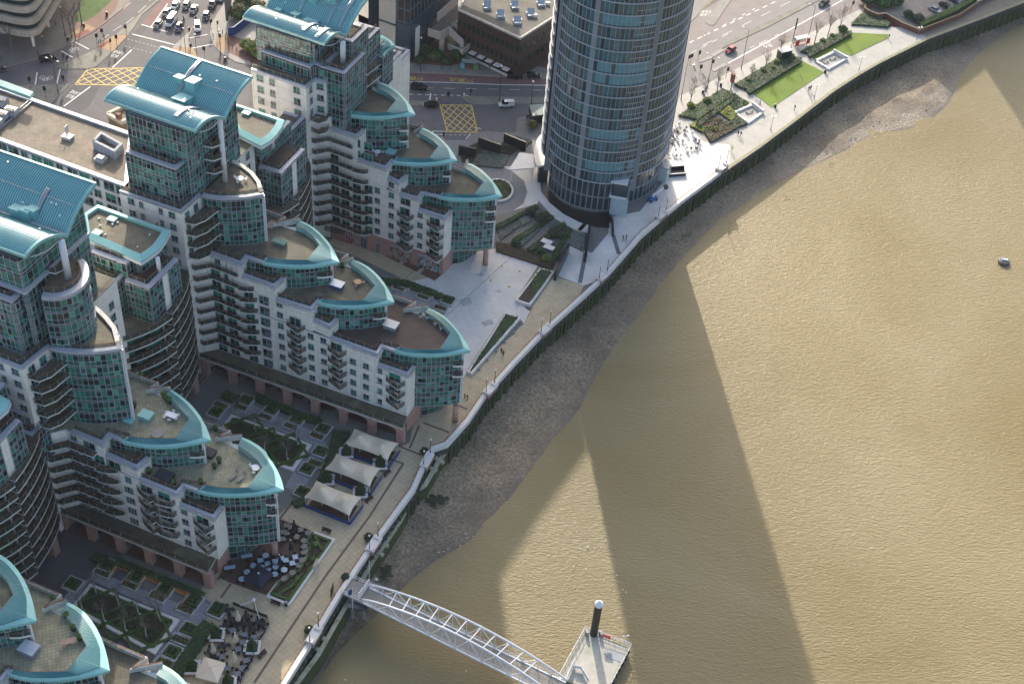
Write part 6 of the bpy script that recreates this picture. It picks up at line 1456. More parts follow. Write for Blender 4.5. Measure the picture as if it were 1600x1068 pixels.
def bare_tree(px,h,label,m=None,cat='tree',group=None,spread=.42,seed=0,z=0.0,wpos=None,twigs=5):
    x,y=wpos or un(*px,z);t=thing('bare_tree',label,cat,(x,y,z),0,group);rnd=random.Random(seed+int(px[0]*3+px[1]));m=m or barkm
    tr=MB();cr_=MB();top=(x+rnd.uniform(-.15,.15),y+rnd.uniform(-.15,.15),z+h*.55);tr.tube((x,y,z),top,.10+h*.008,.05+h*.003,7);tr.build('trunk',m,t)
    def br(p,d,L,r,lv):
        q=(p[0]+d[0]*L,p[1]+d[1]*L,p[2]+d[2]*L);cr_.tube(p,q,r,r*.55,4,0,False)
        if lv==0: return
        for k in range(twigs if lv>1 else 3):
            a=rnd.uniform(0,6.28);s=rnd.uniform(.35,.75);f=rnd.uniform(.35,1);dd=Vector((d[0]+math.cos(a)*s,d[1]+math.sin(a)*s,d[2]+rnd.uniform(-.1,.35))).normalized()
            o=(p[0]+(q[0]-p[0])*f,p[1]+(q[1]-p[1])*f,p[2]+(q[2]-p[2])*f);br(o,dd,L*rnd.uniform(.5,.75),r*.5,lv-1)
    for k in range(7):
        a=k*.9+rnd.uniform(0,.5);f=rnd.uniform(.45,1);p=lerp((x,y,z),top,f);d=Vector((math.cos(a)*spread,math.sin(a)*spread,.85)).normalized();br(p,d,h*rnd.uniform(.22,.34),.035+h*.002,2)
    cr_.build('crown',mat('twigs',(.13,.10,.085),.9,0,.15) if m is barkm else mat('birch_twigs',(.20,.165,.15),.9),t);return t
def shrub(px,r,label,mats=None,h=None,wpos=None,z=0.0,group=None,name='shrub'):
    x,y=wpos or un(*px,z);rnd=random.Random(int(x*13+y*7));h=h or r*1.1;t=thing(name,label,'bush',(x,y,z),0,group);mb=MB();mats=mats or G3
    for k in range(int(26*r+20)):
        a,f=rnd.uniform(0,6.28),rnd.random()**.5;zz=z+h*(.35+.6*rnd.random()*(1-f*.5));c=(x+math.cos(a)*f*r*.8,y+math.sin(a)*f*r*.8,zz);mb.ball(c,r*.28,r*.28,r*.24,6,4,rnd.randrange(len(mats)),.28,rnd)
    for k in range(int(150*r)):
        a,f=rnd.uniform(0,6.28),rnd.random()**.5;leaf_bits(mb,[(x+math.cos(a)*f*r,y+math.sin(a)*f*r)],z+h*(1.05-.6*f*f),.2,rnd.randrange(len(mats)),rnd,.25)
    mb.build('foliage',mats,t);st_=MB();st_.tube((x,y,z),(x,y,z+h*.5),.08,.05,6);st_.build('stem',barkm,t);return t
def raised_bed(name,label,px,h=.55,kerbm=None,w=.45,mats=None,dens=5,fill=soil,z0=0.0):
    P=U(px,h);c=(sum(p[0] for p in P)/len(P),sum(p[1] for p in P)/len(P));t=thing(name,label,'raised bed',(*c,0));mb=MB();
    A=sum(P[i][0]*P[(i+1) % len(P)][1]-P[(i+1) % len(P)][0]*P[i][1] for i in range(len(P)))
    if A<0: P=P[::-1]
    inn=offset(P,w,True);n=len(P)
    for i in range(n):
        j=(i+1) % n;mb.prism([P[i],P[j],inn[j],inn[i]],.002,h,0)
    mb.build('kerb',kerbm or stone_w,t);mb=MB();mb.prism(inn,.006,h-.15,0);mb.build('soil',fill,t);return t,inn,c
# court garden A (between the middle and nearest wings),court garden B (towards the bottom)
def pull(P,inn,c):
    out=[]
    for p in P:
        while not inpoly(p,inn) and math.dist(p,c)>1: p=lerp(p,c,.1)
        out.append(lerp(p,c,.08))
    return out
def court(bedpx,hedpx,tag_,planters,patches,trees,diamonds):
    t,inn,c=raised_bed('birch_garden','large white-edged birch bed %s' % tag_,bedpx,.5,stone_w,.85)
    foliage_bed('ground_cover',None,inn,.25,[soil,hedge_d,soil,hedge_d],5,.2,.36,parent=t,solid=False)
    rnd=random.Random(5);a=MB()
    for p,q in zip(inn,inn[1:]+inn[:1]):
        a.thick([lerp(p,c,.03),lerp(q,c,.03)],.6,.355,.62,0)
    a.build('border_hedge',hedge,t)
    for cx,cy,s in diamonds:
        P=dirq((cx,cy),s,s,AX+R(45)+R(8));a=MB();a.thick(P+[P[0]],.45,.36,.85,0);a.build('diamond_hedge',hedge,t)
    for px,py,s in patches: foliage_bed('ground_cover',None,pull([(un(px,py,.5)[0]+math.cos(k)*s*(1+.2*math.sin(3*k)),un(px,py,.5)[1]+math.sin(k)*s) for k in [i*.7 for i in range(9)]],inn,c),.5,[hedge_d,hedge_d,hedge],6,.2,.4,parent=t,solid=False)
    g=MB()
    for k,(px,py) in enumerate(trees): p=un(px+2,py+2,.5);g.box(p[0],p[1],.4,.3,.3,.35)
    g.build('spotlight',plwhite,t)
    return t
courtA=court([(361,646),(487.5,693.8),(458.8,735),(330,690)],None,'between the tents and the middle block arcade',0,[(390,668,2.2),(420,700,2.5),(455,715,2.5),(375,690,2.0),(440,690,1.8)],[(398,671),(432,681),(464,691),(414,708),(448,715),(372,654)],[(385,672,6.5),(447,702,6.5),(415,690,5.5)])
courtB=court([(141,910),(281,967),(242.5,1021),(110,948.5)],None,'at the lower left beside the grey granite walk',0,[(160,925,2.4),(195,990,2.6),(230,1000,2.8),(140,945,2.0),(250,960,2.0),(215,950,2.0)],[(151,927),(185,942),(216,957),(249,967),(196,983),(129,952),(229,995),(163,968)],[(160,951,6.5),(190,970,6.0),(228,985,6.8)])
for i,(px,py) in enumerate([(398,671),(432,681),(464,691),(414,708),(448,715),(372,654)]): bare_tree((px,py),6.0,['bare birch nearest the arcade on the left of its bed','second bare birch along the arcade side of the upper bed','bare birch at the tent corner of the upper bed','bare birch in the middle of the upper bed, near the crescent roof','bare birch in the lower corner of the upper bed','leftmost bare birch of the upper bed'][i],birch,group='bare birches in the courtyard beds',seed=i,z=.35)
for i,(px,py) in enumerate([(151,927),(185,942),(216,957),(249,967),(196,983),(129,952),(229,995),(163,968)]): bare_tree((px,py),6.4,['bare birch at the top left corner of the lower bed','bare birch second along the bench side of the lower bed','bare birch third along the bench side of the lower bed','bare birch by the right corner of the lower bed','bare birch in the centre of the lower bed','leftmost bare birch of the lower bed','bare birch nearest the bottom corner of the lower bed','bare birch between the hedge diamonds of the lower bed'][i],birch,group='bare birches in the courtyard beds',seed=i+9,z=.35)
# granite walks round the beds
sheet([(352,640),(365,618),(505,680),(512,700),(470,770),(445,760),(458,738),(490,694)],granite,2,'granite_walk');sheet([(347,640),(362,640),(335,690),(320,685)],granite,2,'granite_walk')
sheet([(140,905),(146,890),(300,950),(318,945),(330,958),(240,1060),(232,1040),(245,1022),(283,967)],granite,2,'granite_walk');sheet([(110,920),(143,900),(112,948),(90,945)],granite,2,'granite_walk');sheet([(290,925),(330,945),(310,975),(280,962)],granite,3,'granite_walk')
sheet([(600,430),(705,470),(690,500),(640,480),(590,450)],granite,3,'granite_walk')
# planters
Bq=[(168,881.5,'box'),(212.5,900,'box'),(258,918.5,'box'),(302,937,'box'),(114,911,'box'),(338.5,952.5,'box'),(203,912,'yellow'),(246,931,'yellow'),(290,950,'yellow'),(160,893,'yellow'),(295,982,'box'),(282,998,'low'),(269,1017,'box'),(257,1034,'yellow')]
nmB=['square hedge planter at the left end of the wooden bench row','second square hedge planter along the wooden benches','third square hedge planter along the wooden benches','square hedge planter at the right end of the wooden benches','lone square planter by the dark court left of the lower bed','square planter at the corner of the dark-furnished terrace','yellow-green planter in front of the second hedge square','yellow-green planter in front of the third hedge square','yellow-green planter in front of the last hedge square','yellow-green planter beside the first wooden bench','square planter uppermost of the column right of the lower bed','low mixed planter second down beside the lower bed','dark square planter third down beside the lower bed','yellow planter fourth down beside the lower bed']
for (px,py,k),nm in zip(Bq,nmB): planter((px,py),3.3 if k == 'box' else 3.6,3.0 if k == 'box' else 1.9,k,label=nm)
Aq=[(337,643,'box'),(384,624,'box'),(424,639,'box'),(464,654,'box'),(505,669,'box'),(501,704,'box'),(480,732,'box'),(473,767,'box'),(375,635,'yellow'),(414,650,'yellow'),(454,665,'yellow'),(495,680,'yellow'),(493,722,'yellow'),(345,632,'yellow')]
nmA=['square hedge planter by the dark court left of the upper bed','first square hedge planter along the middle arcade','second square hedge planter along the middle arcade','third square hedge planter along the middle arcade','square hedge planter nearest the top tent','square hedge planter level with the middle tent','square hedge planter level with the gap between tents','square hedge planter at the corner of the lowest tent','yellow-green planter in front of the first arcade planter','yellow-green planter in front of the second arcade planter','yellow-green planter in front of the third arcade planter','yellow-green planter beside the top tent','yellow-green planter beside the middle tent','yellow-green planter at the left end by the dark court']
for (px,py,k),nm in zip(Aq,nmA): planter((px,py),3.3 if k == 'box' else 3.4,3.0 if k == 'box' else 1.8,k,label=nm)
Cq=[(633,443,'box'),(670,456,'box'),(700,468,'box'),(623,449,'yellow'),(661,463,'yellow'),(688,480,'low')]
nmC=['square planter on the pale plaza edge, left of three','square planter on the pale plaza edge, middle of three','square planter on the pale plaza edge, nearest the open plaza','yellow planter below the left plaza planter','yellow planter below the middle plaza planter','low dark planter below the last plaza planter']
for (px,py,k),nm in zip(Cq,nmC): planter((px,py),3.3 if k == 'box' else 3.4,3.0 if k == 'box' else 1.8,k,label=nm)
for px,lab in (([(352,608),(378,620),(372,630),(345,618)],'hedge clump at the left end of the upper garden beneath the arcade'),([(400,612),(470,642),(505,655),(500,662),(462,650),(395,622)],'long clipped hedge running beneath the middle arcade'),([(520,670),(548,672),(530,700),(515,745),(498,768),(488,765),(510,715)],'broad dark hedge strip between planters and the tents'),([(455,782),(476,775),(478,786),(462,790)],'small square hedge below the lowest tent'),
    ([(150,860),(172,868),(160,880),(138,872)],'hedge clump at the left end of the lower garden by the arcade'),([(180,868),(240,892),(322,925),(316,934),(236,902),(176,880)],'long clipped hedge running beneath the nearest arcade'),([(335,938),(358,945),(352,950),(332,944)],'short hedge beside the dark-furnished cafe terrace'),([(318,965),(338,975),(300,1030),(275,1068),(255,1060),(290,1010)],'stepped hedges between garden and dark cafe terrace'),
    ([(590,432),(640,438),(700,462),(695,468),(640,448),(588,440)],'clipped hedge line beside the brick bays of the far court')):
    foliage_bed('hedge',lab,U(px,.8),1.0,G3,7,.2,cat='hedge')
# wooden benches built into the planters
def bench_u(px,label):
    c=un(*px,.3);t=thing('timber_bench',label,'bench',(*c,0),0,'timber corner benches in the lower garden')
    ca,sa=math.cos(AX),math.sin(AX)
    def W_(x,y): return (c[0]+x*ca-y*sa,c[1]+x*sa+y*ca)
    for pts in ([(-1.9,-1.6),(-1.9,1.5),(1.9,1.5),(1.9,-1.6)],):
        q=[W_(*p) for p in pts];mb=MB();mb.thick(q,.55,.35,.47,0,side=-1);mb.build('seat',timber,t);mb=MB();mb.thick(q,.1,.35,.85,0,side=0);mb.build('backrest',timber,t);mb=MB();mb.thick(q,.3,.01,.35,0,side=-1);mb.build('base',granite,t)
for px,lab in (((190,897),'timber corner bench, leftmost of three in the lower garden'),((233,915),'timber corner bench, middle of three in the lower garden'),((276,933),'timber corner bench, rightmost of three in the lower garden')): bench_u(px,lab)
# planted bed with curved white kerb by the promenade
t,inn,c=raised_bed('curved_bed','white-edged bed with one curved side between the blue parasol and the promenade',[(488,828),(524,841),(452,945),(416,931),(431,911),(452,899),(468,885),(478,868),(480,852),(476,842)],.45,stone_w,.5,fill=soil)
foliage_bed('hedge_edging',None,[lerp(p,c,.06) for p in inn],.3,[soil,hedge_d,hedge_g,soil],5,.2,.3,parent=t,solid=False)
mb=MB();mb.thick([lerp(p,c,.05) for p in inn]+[lerp(inn[0],c,.05)],.45,.31,.72,0);mb.build('box_hedge',hedge,t)
mb=MB();mb.thick(U([(434,928),(455,915),(464,905)],.6),.5,.31,.7,0);mb.thick(U([(492,835),(498,850),(503,858)],.6),.5,.31,.7,0);mb.build('box_hedge',hedge,t)
mb=MB();rnd=random.Random(3)
for px,py in ((492,850),(489,873),(466,903)): c_=un(px,py,.5);mb.ball((*c_,.6),.6,.6,.5,8,5,0,.2,rnd)
mb.build('round_shrub',hedge_g,t)
# beds between plaza and yellow promenade
t,inn,c=raised_bed('hedge_bed','long triangular hedge bed between plaza and promenade',[(789,488),(814,495),(737,583),(730,580)],.8,stone_w,.4);foliage_bed('hedge',None,inn,.95,G2,6,.22,.1,parent=t)
t,inn,c=raised_bed('hedge_bed','hedge bed with bare red soil below the terraced garden',[(844,418),(866,424),(828,476),(805,468)],.8,stone_w,.4);foliage_bed('hedge',None,[inn[2],inn[3],lerp(inn[3],inn[0],.4),lerp(inn[2],inn[1],.9)],1.1,G3,6,.22,.1,parent=t)
# terraced gardens at the tower
gcov=mat('grey_gravel_planting',(.12,.135,.115),.9,0,.45,2.0,10)
def tbed(px,label,kind,cat='planted bed',group='planted beds of the terraced garden',zt=.3):
    P=U(px,zt);t=thing('planted_bed',label,cat,(*P[0],0),0,group);mb=MB();mb.prism(P,.02,zt,0);mb.build('bed_soil',gcov if kind != 'dark' else soil,t)
    if kind == 'rows':
        a=MB();n=max(3,int(math.dist(P[0],P[1])/.62))
        for i in range(n):
            u,v=lerp(P[0],P[1],(i+.5)/n),lerp(P[3],P[2],(i+.5)/n);a.bar((*u,zt+.05),(*v,zt+.05),.22,.16,0)
        a.build('plant_rows',mat('pale_rows',(.24,.27,.25),.9,0,.3,4),t)
        foliage_bed('low_plants',None,P,.2,G2,1.6,.2,zt,parent=t,solid=False)
    elif kind == 'dark': foliage_bed('low_plants',None,P,.35,[hedge_d,soil,hedge],4,.22,zt,parent=t,solid=False)
    else: foliage_bed('low_plants',None,P,.3,[gcov,hedge_d,gcov,gcov],4,.2,zt,parent=t,solid=False)
    return t
for px,lab,k in (([(775,352),(806,338),(816,350),(782,374)],'gravel bed nearest the drop-off loop','gravel'),([(806,338),(822,331),(830,345),(816,352)],'striped bed above the gravel bed by the drop-off','rows'),([(800,376),(836,350),(844,357),(815,385)],'long striped bed in the middle of the terraced garden','rows'),([(826,330),(840,320),(850,332),(838,342)],'small pale bed at the top of the terraced garden','gravel'),([(840,347),(852,334),(862,340),(850,352)],'pale bed with round shrubs near the curved path','gravel'),([(858,356),(870,345),(884,356),(870,368)],'pale bed below the round shrubs','gravel'),([(878,376),(889,357),(915,366),(911,392)],'striped bed beside the long granite wall','rows'),([(832,385),(850,368),(868,378),(850,396)],'bed with two white skylight boxes','rows'),([(866,390),(876,382),(886,386),(872,402)],'small gravel bed beside the river-side wall','gravel'),([(775,378),(800,382),(868,408),(862,420),(775,392)],'long dark bed along the foot of the terraced garden','dark'),
    ([(752,232),(768,222),(808,232),(798,241)],'shaded green bed under the granite walls','dark'),([(742,246),(752,236),(796,244),(786,262),(740,258)],'shaded pale bed beside the sail canopy','gravel'),([(775,228),(808,214),(832,220),(816,232)],'upper shaded bed nearest the tower canopy','gravel'),([(718,236),(748,222),(752,232),(735,255),(722,252)],'dark shrub bed left of the shaded terraces','dark')): tbed(px,lab,k)
for px,lab in (([(772,352),(838,318),(842,322),(776,358)],'dark clipped hedge along the top of the terraced garden'),([(800,373),(862,334),(866,338),(806,378)],'clipped hedge crossing the terraced garden, upper'),([(822,388),(880,346),(886,350),(830,392)],'clipped hedge crossing the terraced garden, middle'),([(862,396),(888,354),(894,357),(870,398)],'clipped hedge crossing the terraced garden, lower')): foliage_bed('hedge',lab,U(px,.8),.9,G2,7,.2,cat='hedge',group='clipped hedges of the terraced garden')
for i,(px,py,r_) in enumerate(((828,335,1.4),(845,345,1.6),(852,338,1.0),(864,368,1.5),(874,370,1.0),(806,382,1.2),(885,372,.9),(845,395,1.1),(868,403,1.0))): shrub((px,py),r_,['rounded purple-brown shrub near the top of the terraced garden','largest rounded shrub in the terraced garden','small shrub beside the largest one','shrub right of the white skylight boxes','small shrub by the striped bed','dark shrub at the left of the long bed','small shrub near the granite wall end','shrub left of the skylight boxes','shrub at the lower tip of the garden'][i],[mat('purple_leaf',(.075,.055,.05),.9,0,.3,3),hedge_d] if i in (0,1,3) else G3,group='shrubs of the terraced garden')
shrub((852,406),1.0,'bright yellow-green shrub beside the plaza',[hedge_y]);
for i,(px,py) in enumerate(((854,378),(858,387))): 
    c=un(px,py,.8);t=thing('skylight_box',['upper of two white skylight boxes in the garden','lower of two white skylight boxes in the garden'][i],'skylight',(*c,0),0,'white skylight boxes');mb=MB();mb.box(c[0],c[1],.3,2.4,1.3,.6,R(-25));mb.build('box',steel_g,t);mb=MB();mb.box(c[0],c[1],.905,2.6,1.5,.15,R(-25));mb.build('lid',stone_w,t)
# round island in the drop-off
c=un(778,297,.3);ri=thing('round_island','round planted island with pale kerb in the drop-off loop','planted island',(*c,0));P=[(c[0]+3.9*math.cos(a*math.pi/14),c[1]+4.6*math.sin(a*math.pi/14)) for a in range(28)];mb=MB();mb.thick(P+[P[0]],.5,.01,.5,0,side=1);mb.build('kerb',stone_w,ri);mb=MB();mb.prism(offset(P,.6,True),.02,.35);mb.build('soil',soil,ri);foliage_bed('low_plants',None,offset(P,.6,True),.5,G3,9,.25,.2,parent=ri)
# park beds
for px,lab,mats_ in (([(1148,132),(1225,84),(1252,91),(1168,141)],'long dark hedge bed with ribbed rows above the first lawn',[hedge_d,hedge_d,hedge]),([(1250,80),(1310,52),(1331,48),(1265,84)],'planted bed between bus shelter and second lawn',G3),([(1060,180),(1130,138),(1150,146),(1090,187)],'planted bed at the tower end of the park',G3),([(1086,192),(1106,178),(1130,184),(1118,206),(1108,200)],'dark planted plot of the tower end bed',[soil,hedge_d,hedge_g]),([(1100,205),(1128,186),(1152,200),(1110,222)],'brown-green plot beside the riverside paving',[soil,hedge_g,hedge_d]),([(1115,170),(1135,158),(1152,178),(1145,190)],'bright yellow-green plot beside the seat enclosure',[hedge_y,hedge_g,hedge_y]),([(1136,158),(1152,149),(1171,161),(1150,172)],'dark green plot at the corner of the path',[hedge_d,hedge]),([(1078,196),(1090,186),(1104,200),(1098,206)],'yellow-green plot near the white terrace furniture',[hedge_y,hedge]),([(1330,38),(1352,16),(1392,36),(1388,42),(1340,38)],'mixed shrub bed beside the red gravel',G3),([(1140,190),(1152,180),(1168,193),(1148,200)],'dark plot below the seat enclosure',[hedge_d])):
    P=U(px,.5);t=thing('planted_bed',lab,'planted bed',(*P[0],0),0,'park planting beds');mb=MB();mb.prism(P,.006,.2,0);mb.build('bed_soil',soil,t);foliage_bed('low_plants',None,P,.55,mats_,7,.24,.1,parent=t,solid=True,rough=.3)
for px,lab in (([(1166,141),(1252,90),(1254,95),(1170,146)],'clipped hedge along the first lawn'),([(1262,84),(1330,48),(1332,52),(1264,89)],'clipped hedge along the second lawn'),([(1086,194),(1150,146),(1153,150),(1090,199)],'hedge crossing the tower end bed')): foliage_bed('hedge',lab,U(px,.9),1.0,[hedge_d,mat('brown_beech_hedge',(.07,.05,.03),.9,0,.3,3)],8,.2,cat='hedge',group='clipped hedges of the riverside park')
for i,(px,py,r_,m_) in enumerate(((1316,49,1.5,G3),(1213,100,1.0,GY),(1207,108,.8,[hedge_y]),(1236,91,1.1,GY),(1193,113,.9,GY),(1170,128,.8,GY),(1285,66,.9,GY),(1300,58,.8,GY),(1104,160,1.2,GY),(1079,168,1.2,[hedge_y]),(1115,205,.9,[hedge_y]))): shrub((px,py),r_,['round shrub at the far end of the second lawn hedge','pale green shrub in the middle of the ribbed bed','yellow shrub below the middle of the ribbed bed','tuft nearest the kiosk in the ribbed bed','tuft left of middle in the ribbed bed','tuft at the lower left of the ribbed bed','pale tuft beside the bus shelter bed','small tuft nearer the second lawn end','pale shrub in the tower end bed','yellow shrub by the pavement at the tower end','yellow tuft in the brown plot'][i],m_,group='tufts in the park beds')
tl=[(1142,140,7),(1172,130,8),(1194,112,8),(1218,88,8),(1272,70,9),(1293,58,9),(1311,48,9),(1078,165,8),(1100,155,7.5),(1120,145,8)]
for i,(px,py,h) in enumerate(tl): bare_tree((px,py),h,['slim bare street tree by the red phone box','slim bare tree at the lower end of the ribbed bed','slim bare tree over the middle of the ribbed bed','slim bare tree beside the dark kiosk','bare tree right of the bus shelter','bare tree between shelter and second lawn end','bare tree at the far end of the second lawn','bare tree nearest the round tower','second bare tree from the round tower','third bare tree from the round tower'][i],spread=.28,group='slim bare trees along the park pavement',seed=i)
for i,(px,py,h) in enumerate(((118,62,13),(112,60,12),(20,85,14),(128,40,13))): bare_tree((px,py-2),h,['bare plane tree right of the banded office column','second bare plane tree beside the first, by the buff paving','bare tree in front of the banded office at the left edge','bare tree at the foot of the grass bank'][i],spread=.5,seed=i,group='bare trees near the banded office')
bare_tree((855,100),11,'bare brown tree between the brown office and the round tower',spread=.5,seed=3)
for i,(px,py,r_) in enumerate(((640,75,1.6),(665,85,2.3),(680,92,2.4),(700,98,1.6),(655,98,1.5),(716,90,2.2),(735,85,2.0),(722,98,1.4),(745,88,1.5))): shrub((px,py),r_,'dark evergreen shrub number %s' % i if 0 else ['dark shrub against the blue podium','large dark shrub in the middle bed','broad dark shrub by the concrete pier','low shrub at the kerb end of the bed','low yellowish shrub at the bed front','round shrub under the concrete stair','shrub right of the stair foot','small shrub below the stair','small shrub by the brown office ledge'][i],[hedge_d,hedge_d,hedge],group='shrubs round the concrete stair')
for i,(px,py,r_) in enumerate(((385,75,2.0),(395,82,2.4),(403,88,2.0),(410,70,2.0),(375,28,3.0),(385,15,3.5),(392,5,3.2),(402,22,3.0),(1352,5,2.8),(1364,2,3.4),(1388,-2,3.6),(1378,12,2.6),(1395,8,3.0),(1418,27,1.6),(1424,30,1.2),(1434,34,1.8))): shrub((px,py),r_,['yellow-green shrub in the bollard-side bed, lower','large shrub in the bollard-side bed','shrub in the bollard-side bed nearest the teal roof','shrub behind the bollard-side bed','brown-green thicket beside the hoarding','tall thicket behind the hoarding','thicket at the top behind the hoarding','thicket above the blue hoarding','evergreen beside the car park, left','tall evergreen beside the car park, middle','tall evergreen at the top of the car park','low evergreen over the brick wall','evergreen at the car park entrance','small round bush inside the brick wall corner','tiny bush next to the wall corner','bush on the wall corner by the path lamp'][i],GY if i<4 else ([hedge_g,mat('dry_leaf',(.12,.10,.05),.9,0,.3,2),hedge_d] if i<8 else [hedge,hedge_d,mat('blue_green_leaf',(.05,.09,.06),.9,0,.3,2)]),h=r_*1.3,group='evergreen and mixed bushes')
bare_tree((1434,38),5,'small russet bare tree inside the brick wall corner',spread=.5,seed=8)
# -- vehicles --
def loft(mb,secs,mi=0,cap=True):
    """secs: list of rings (same count)"""
    o=len(mb.v);n=len(secs[0])
    for s_ in secs: mb.v+=[tuple(p) for p in s_]
    for i in range(len(secs)-1):
        for j in range(n): mb.f.append((o+i*n+j,o+i*n+(j+1) % n,o+(i+1)*n+(j+1) % n,o+(i+1)*n+j));mb.m.append(mi)
    if cap: mb.f.append(tuple(o+j for j in range(n))[::-1]);mb.m.append(mi);mb.f.append(tuple(o+(len(secs)-1)*n+j for j in range(n)));mb.m.append(mi)
def vehicle_proto(kind):
    L,Wd,H,shape = {'hatch': (4.0,1.72,1.48,'h'),'saloon': (4.5,1.78,1.45,'s'),'suv': (4.6,1.86,1.74,'u'),'van': (5.4,2.0,2.35,'v'),'small_van': (4.3,1.78,1.82,'w'),'taxi': (4.6,1.8,1.80,'t')}[kind]
    t=bpy.data.objects.new('parked_car' if 'van' not in kind else 'delivery_van',None);COL.objects.link(t)
    hw=Wd/2;b = .28;mb=MB();sh = .92 if shape not in 'vw' else 1.05
    X=[(-L/2,.62,.80),(-L/2+.12,.40,.96),(-L*.30,.26,1),(0,.26,1),(L*.30,.26,1),(L/2-.25,.34,.97),(L/2,.48,.82)]
    tops = {'h': [.80,.95,.98,.96,.93,.80,.62],'s': [.78,.92,.95,.93,.90,.78,.60],'u': [.9,1.08,1.10,1.08,1.05,.95,.72],'v': [1.2,1.25,1.25,1.25,1.2,1.05,.75],'w': [.95,1.02,1.05,1.03,1.0,.9,.68],'t': [.9,1.02,1.04,1.02,1.0,.92,.70]}[shape]
    secs=[]
    for (x,z0,k),zt in zip(X,tops): w=hw*k;secs.append([(x,-w*.94,z0),(x,-w,z0+.18),(x,-w,zt-.10),(x,-w*.88,zt),(x,w*.88,zt),(x,w,zt-.10),(x,w,z0+.18),(x,w*.94,z0)])
    loft(mb,secs);ci = {'h': (-.47,-.34,.10,.27),'s': (-.33,-.20,.12,.28),'u': (-.49,-.42,.12,.27),'v': (-.5,-.495,.26,.38),'w': (-.495,-.47,.14,.30),'t': (-.44,-.33,.10,.24)}[shape]
    zb=max(tops)-.06;x0,x1,x2,x3=[c*L for c in ci]
    roof=[[(x0,-hw*.86,zb),(x0,hw*.86,zb)],[(x1,-hw*.74,H),(x1,hw*.74,H)],[(x2,-hw*.74,H),(x2,hw*.74,H)],[(x3,-hw*.86,zb-.04),(x3,hw*.86,zb-.04)]]
    mb.quad(roof[1][0],roof[2][0],roof[2][1],roof[1][1]);
    if shape in 'vw': mb.quad(roof[0][0],roof[1][0],roof[1][1],roof[0][1]);xs=x2-.25*L if shape == 'v' else x2-.22*L
    body=mb.build('body',MATS['car_silver'],t)
    g=MB();g.quad(roof[3][0],roof[3][1],roof[2][1],roof[2][0])
    if shape not in 'vw': g.quad(roof[0][1],roof[0][0],roof[1][0],roof[1][1])
    for s in (0,1):
        pts=[roof[0][s],roof[1][s],roof[2][s],roof[3][s]]
        g.add([tuple(p) for p in pts],[(0,1,2,3) if s else (3,2,1,0)])
    g.build('windows',MATS['car_glass'],t)
    if shape in 'vw':
        m=MB()
        for s in (-1,1): m.quad((x0,s*(hw*.86+.012),zb),(xs,s*(hw*.86+.012),zb),(xs,s*(hw*.74+.012),H-.02),(x1,s*(hw*.74+.012),H-.02))
        m.build('side_panel',MATS['car_silver'],t)
    for sx in (-.31,.31):
        for s in (-1,1): w=MB();w.tube((sx*L,s*(hw-.20),.31),(sx*L,s*(hw+.01),.31),.31,.31,14);w.tube((sx*L,s*(hw+.011),.31),(sx*L,s*(hw+.02),.31),.18,.18,10,1);w.build('wheel',[MATS['tyre'],MATS['alloy']],t)
    for s in (-1,1):
        h=MB();h.box(L/2-.10,s*hw*.66,tops[-1]-.10,.22,.32,.16);h.build('headlight',MATS['head_lamp'],t)
        h=MB();h.box(-L/2+.05,s*hw*.70,tops[0]-.22,.14,.24,.2);h.build('tail_light',MATS['tail_lamp'],t)
        h=MB();h.box(x3-.35,s*(hw+.06),zb+.02,.14,.2,.14);h.build('door_mirror',MATS['car_silver'],t)
    p=MB();p.box(L/2+.002,0,.36,.03,.5,.11);p.build('number_plate',plwhite,t)
    return t
for nm,c in (('car_silver',(.36,.38,.40)),('car_black',(.008,.009,.011)),('car_red',(.22,.012,.02)),('car_blue',(.02,.035,.10)),('car_white',(.68,.69,.71)),('car_green',(.05,.10,.08)),('car_grey',(.09,.10,.11)),('car_dkgreen',(.01,.03,.025))): mat(nm,c,.22,.25,0,spec=.7)
mat('car_glass',(.008,.012,.016),.05,0,0,spec=.9);mat('tyre',(.012,.012,.012),.8,0,0);mat('alloy',(.35,.36,.38),.35,.7,0);mat('head_lamp',(.7,.72,.75),.2,0,0);mat('tail_lamp',(.35,.01,.01),.3,0,0)
PROTO = {k: vehicle_proto(k) for k in ('hatch','saloon','suv','van','small_van','taxi')}
def car(kind,px,to,color,label,z=-.12,cat=None,name=None):
    a=un(*px,.0);b=un(*to,.0);o=dup(PROTO[kind],(a[0],a[1],z+.02),math.atan2(b[1]-a[1],b[0]-a[0]),mats={'car_silver': MATS[color]})
    o['label']=label;o['category']=cat or ('van' if 'van' in kind else 'car');o['group'] = 'vehicles on the roads'
    if name: o.name=name
    return o
car('hatch',(247,40),(243,46),'car_grey','dark grey hatchback at the front of the queue, left of the white van')
car('saloon',(260,22),(254,32),'car_grey','grey saloon behind the front left car of the queue')
car('van',(268,36),(262,44),'car_white','large white panel van near the front of the queue')
car('saloon',(274,11),(270,17),'car_silver','silver saloon behind the white van')
car('hatch',(280,45),(275,53),'car_blue','dark blue people carrier right of the large white van')
car('hatch',(291,11),(287,18),'car_green','sage green hatchback in the second queue')
car('saloon',(303,17),(299,25),'car_grey','charcoal saloon with light roof in the second queue')
car('small_van',(309,45),(309,54),'car_white','small white van with yellow and orange markings waiting at the right-hand line')
car('hatch',(322,27),(319,35),'car_black','black hatchback with pale roof in the right-hand queue')
car('suv',(332,9),(328,17),'car_black','dark sports utility car by the right kerb of the junction')
car('saloon',(345,-2),(342,5),'car_silver','silver car partly cut off at the top by the hoarding')
car('suv',(75,94.5),(90,91),'car_black','dark blue-black estate car turning by the red line at the left')
car('suv',(655,139),(672,141),'car_black','black estate car in the middle lane by the teal crescent')
car('hatch',(673,166),(660,165.5),'car_black','black small car beside the yellow box')
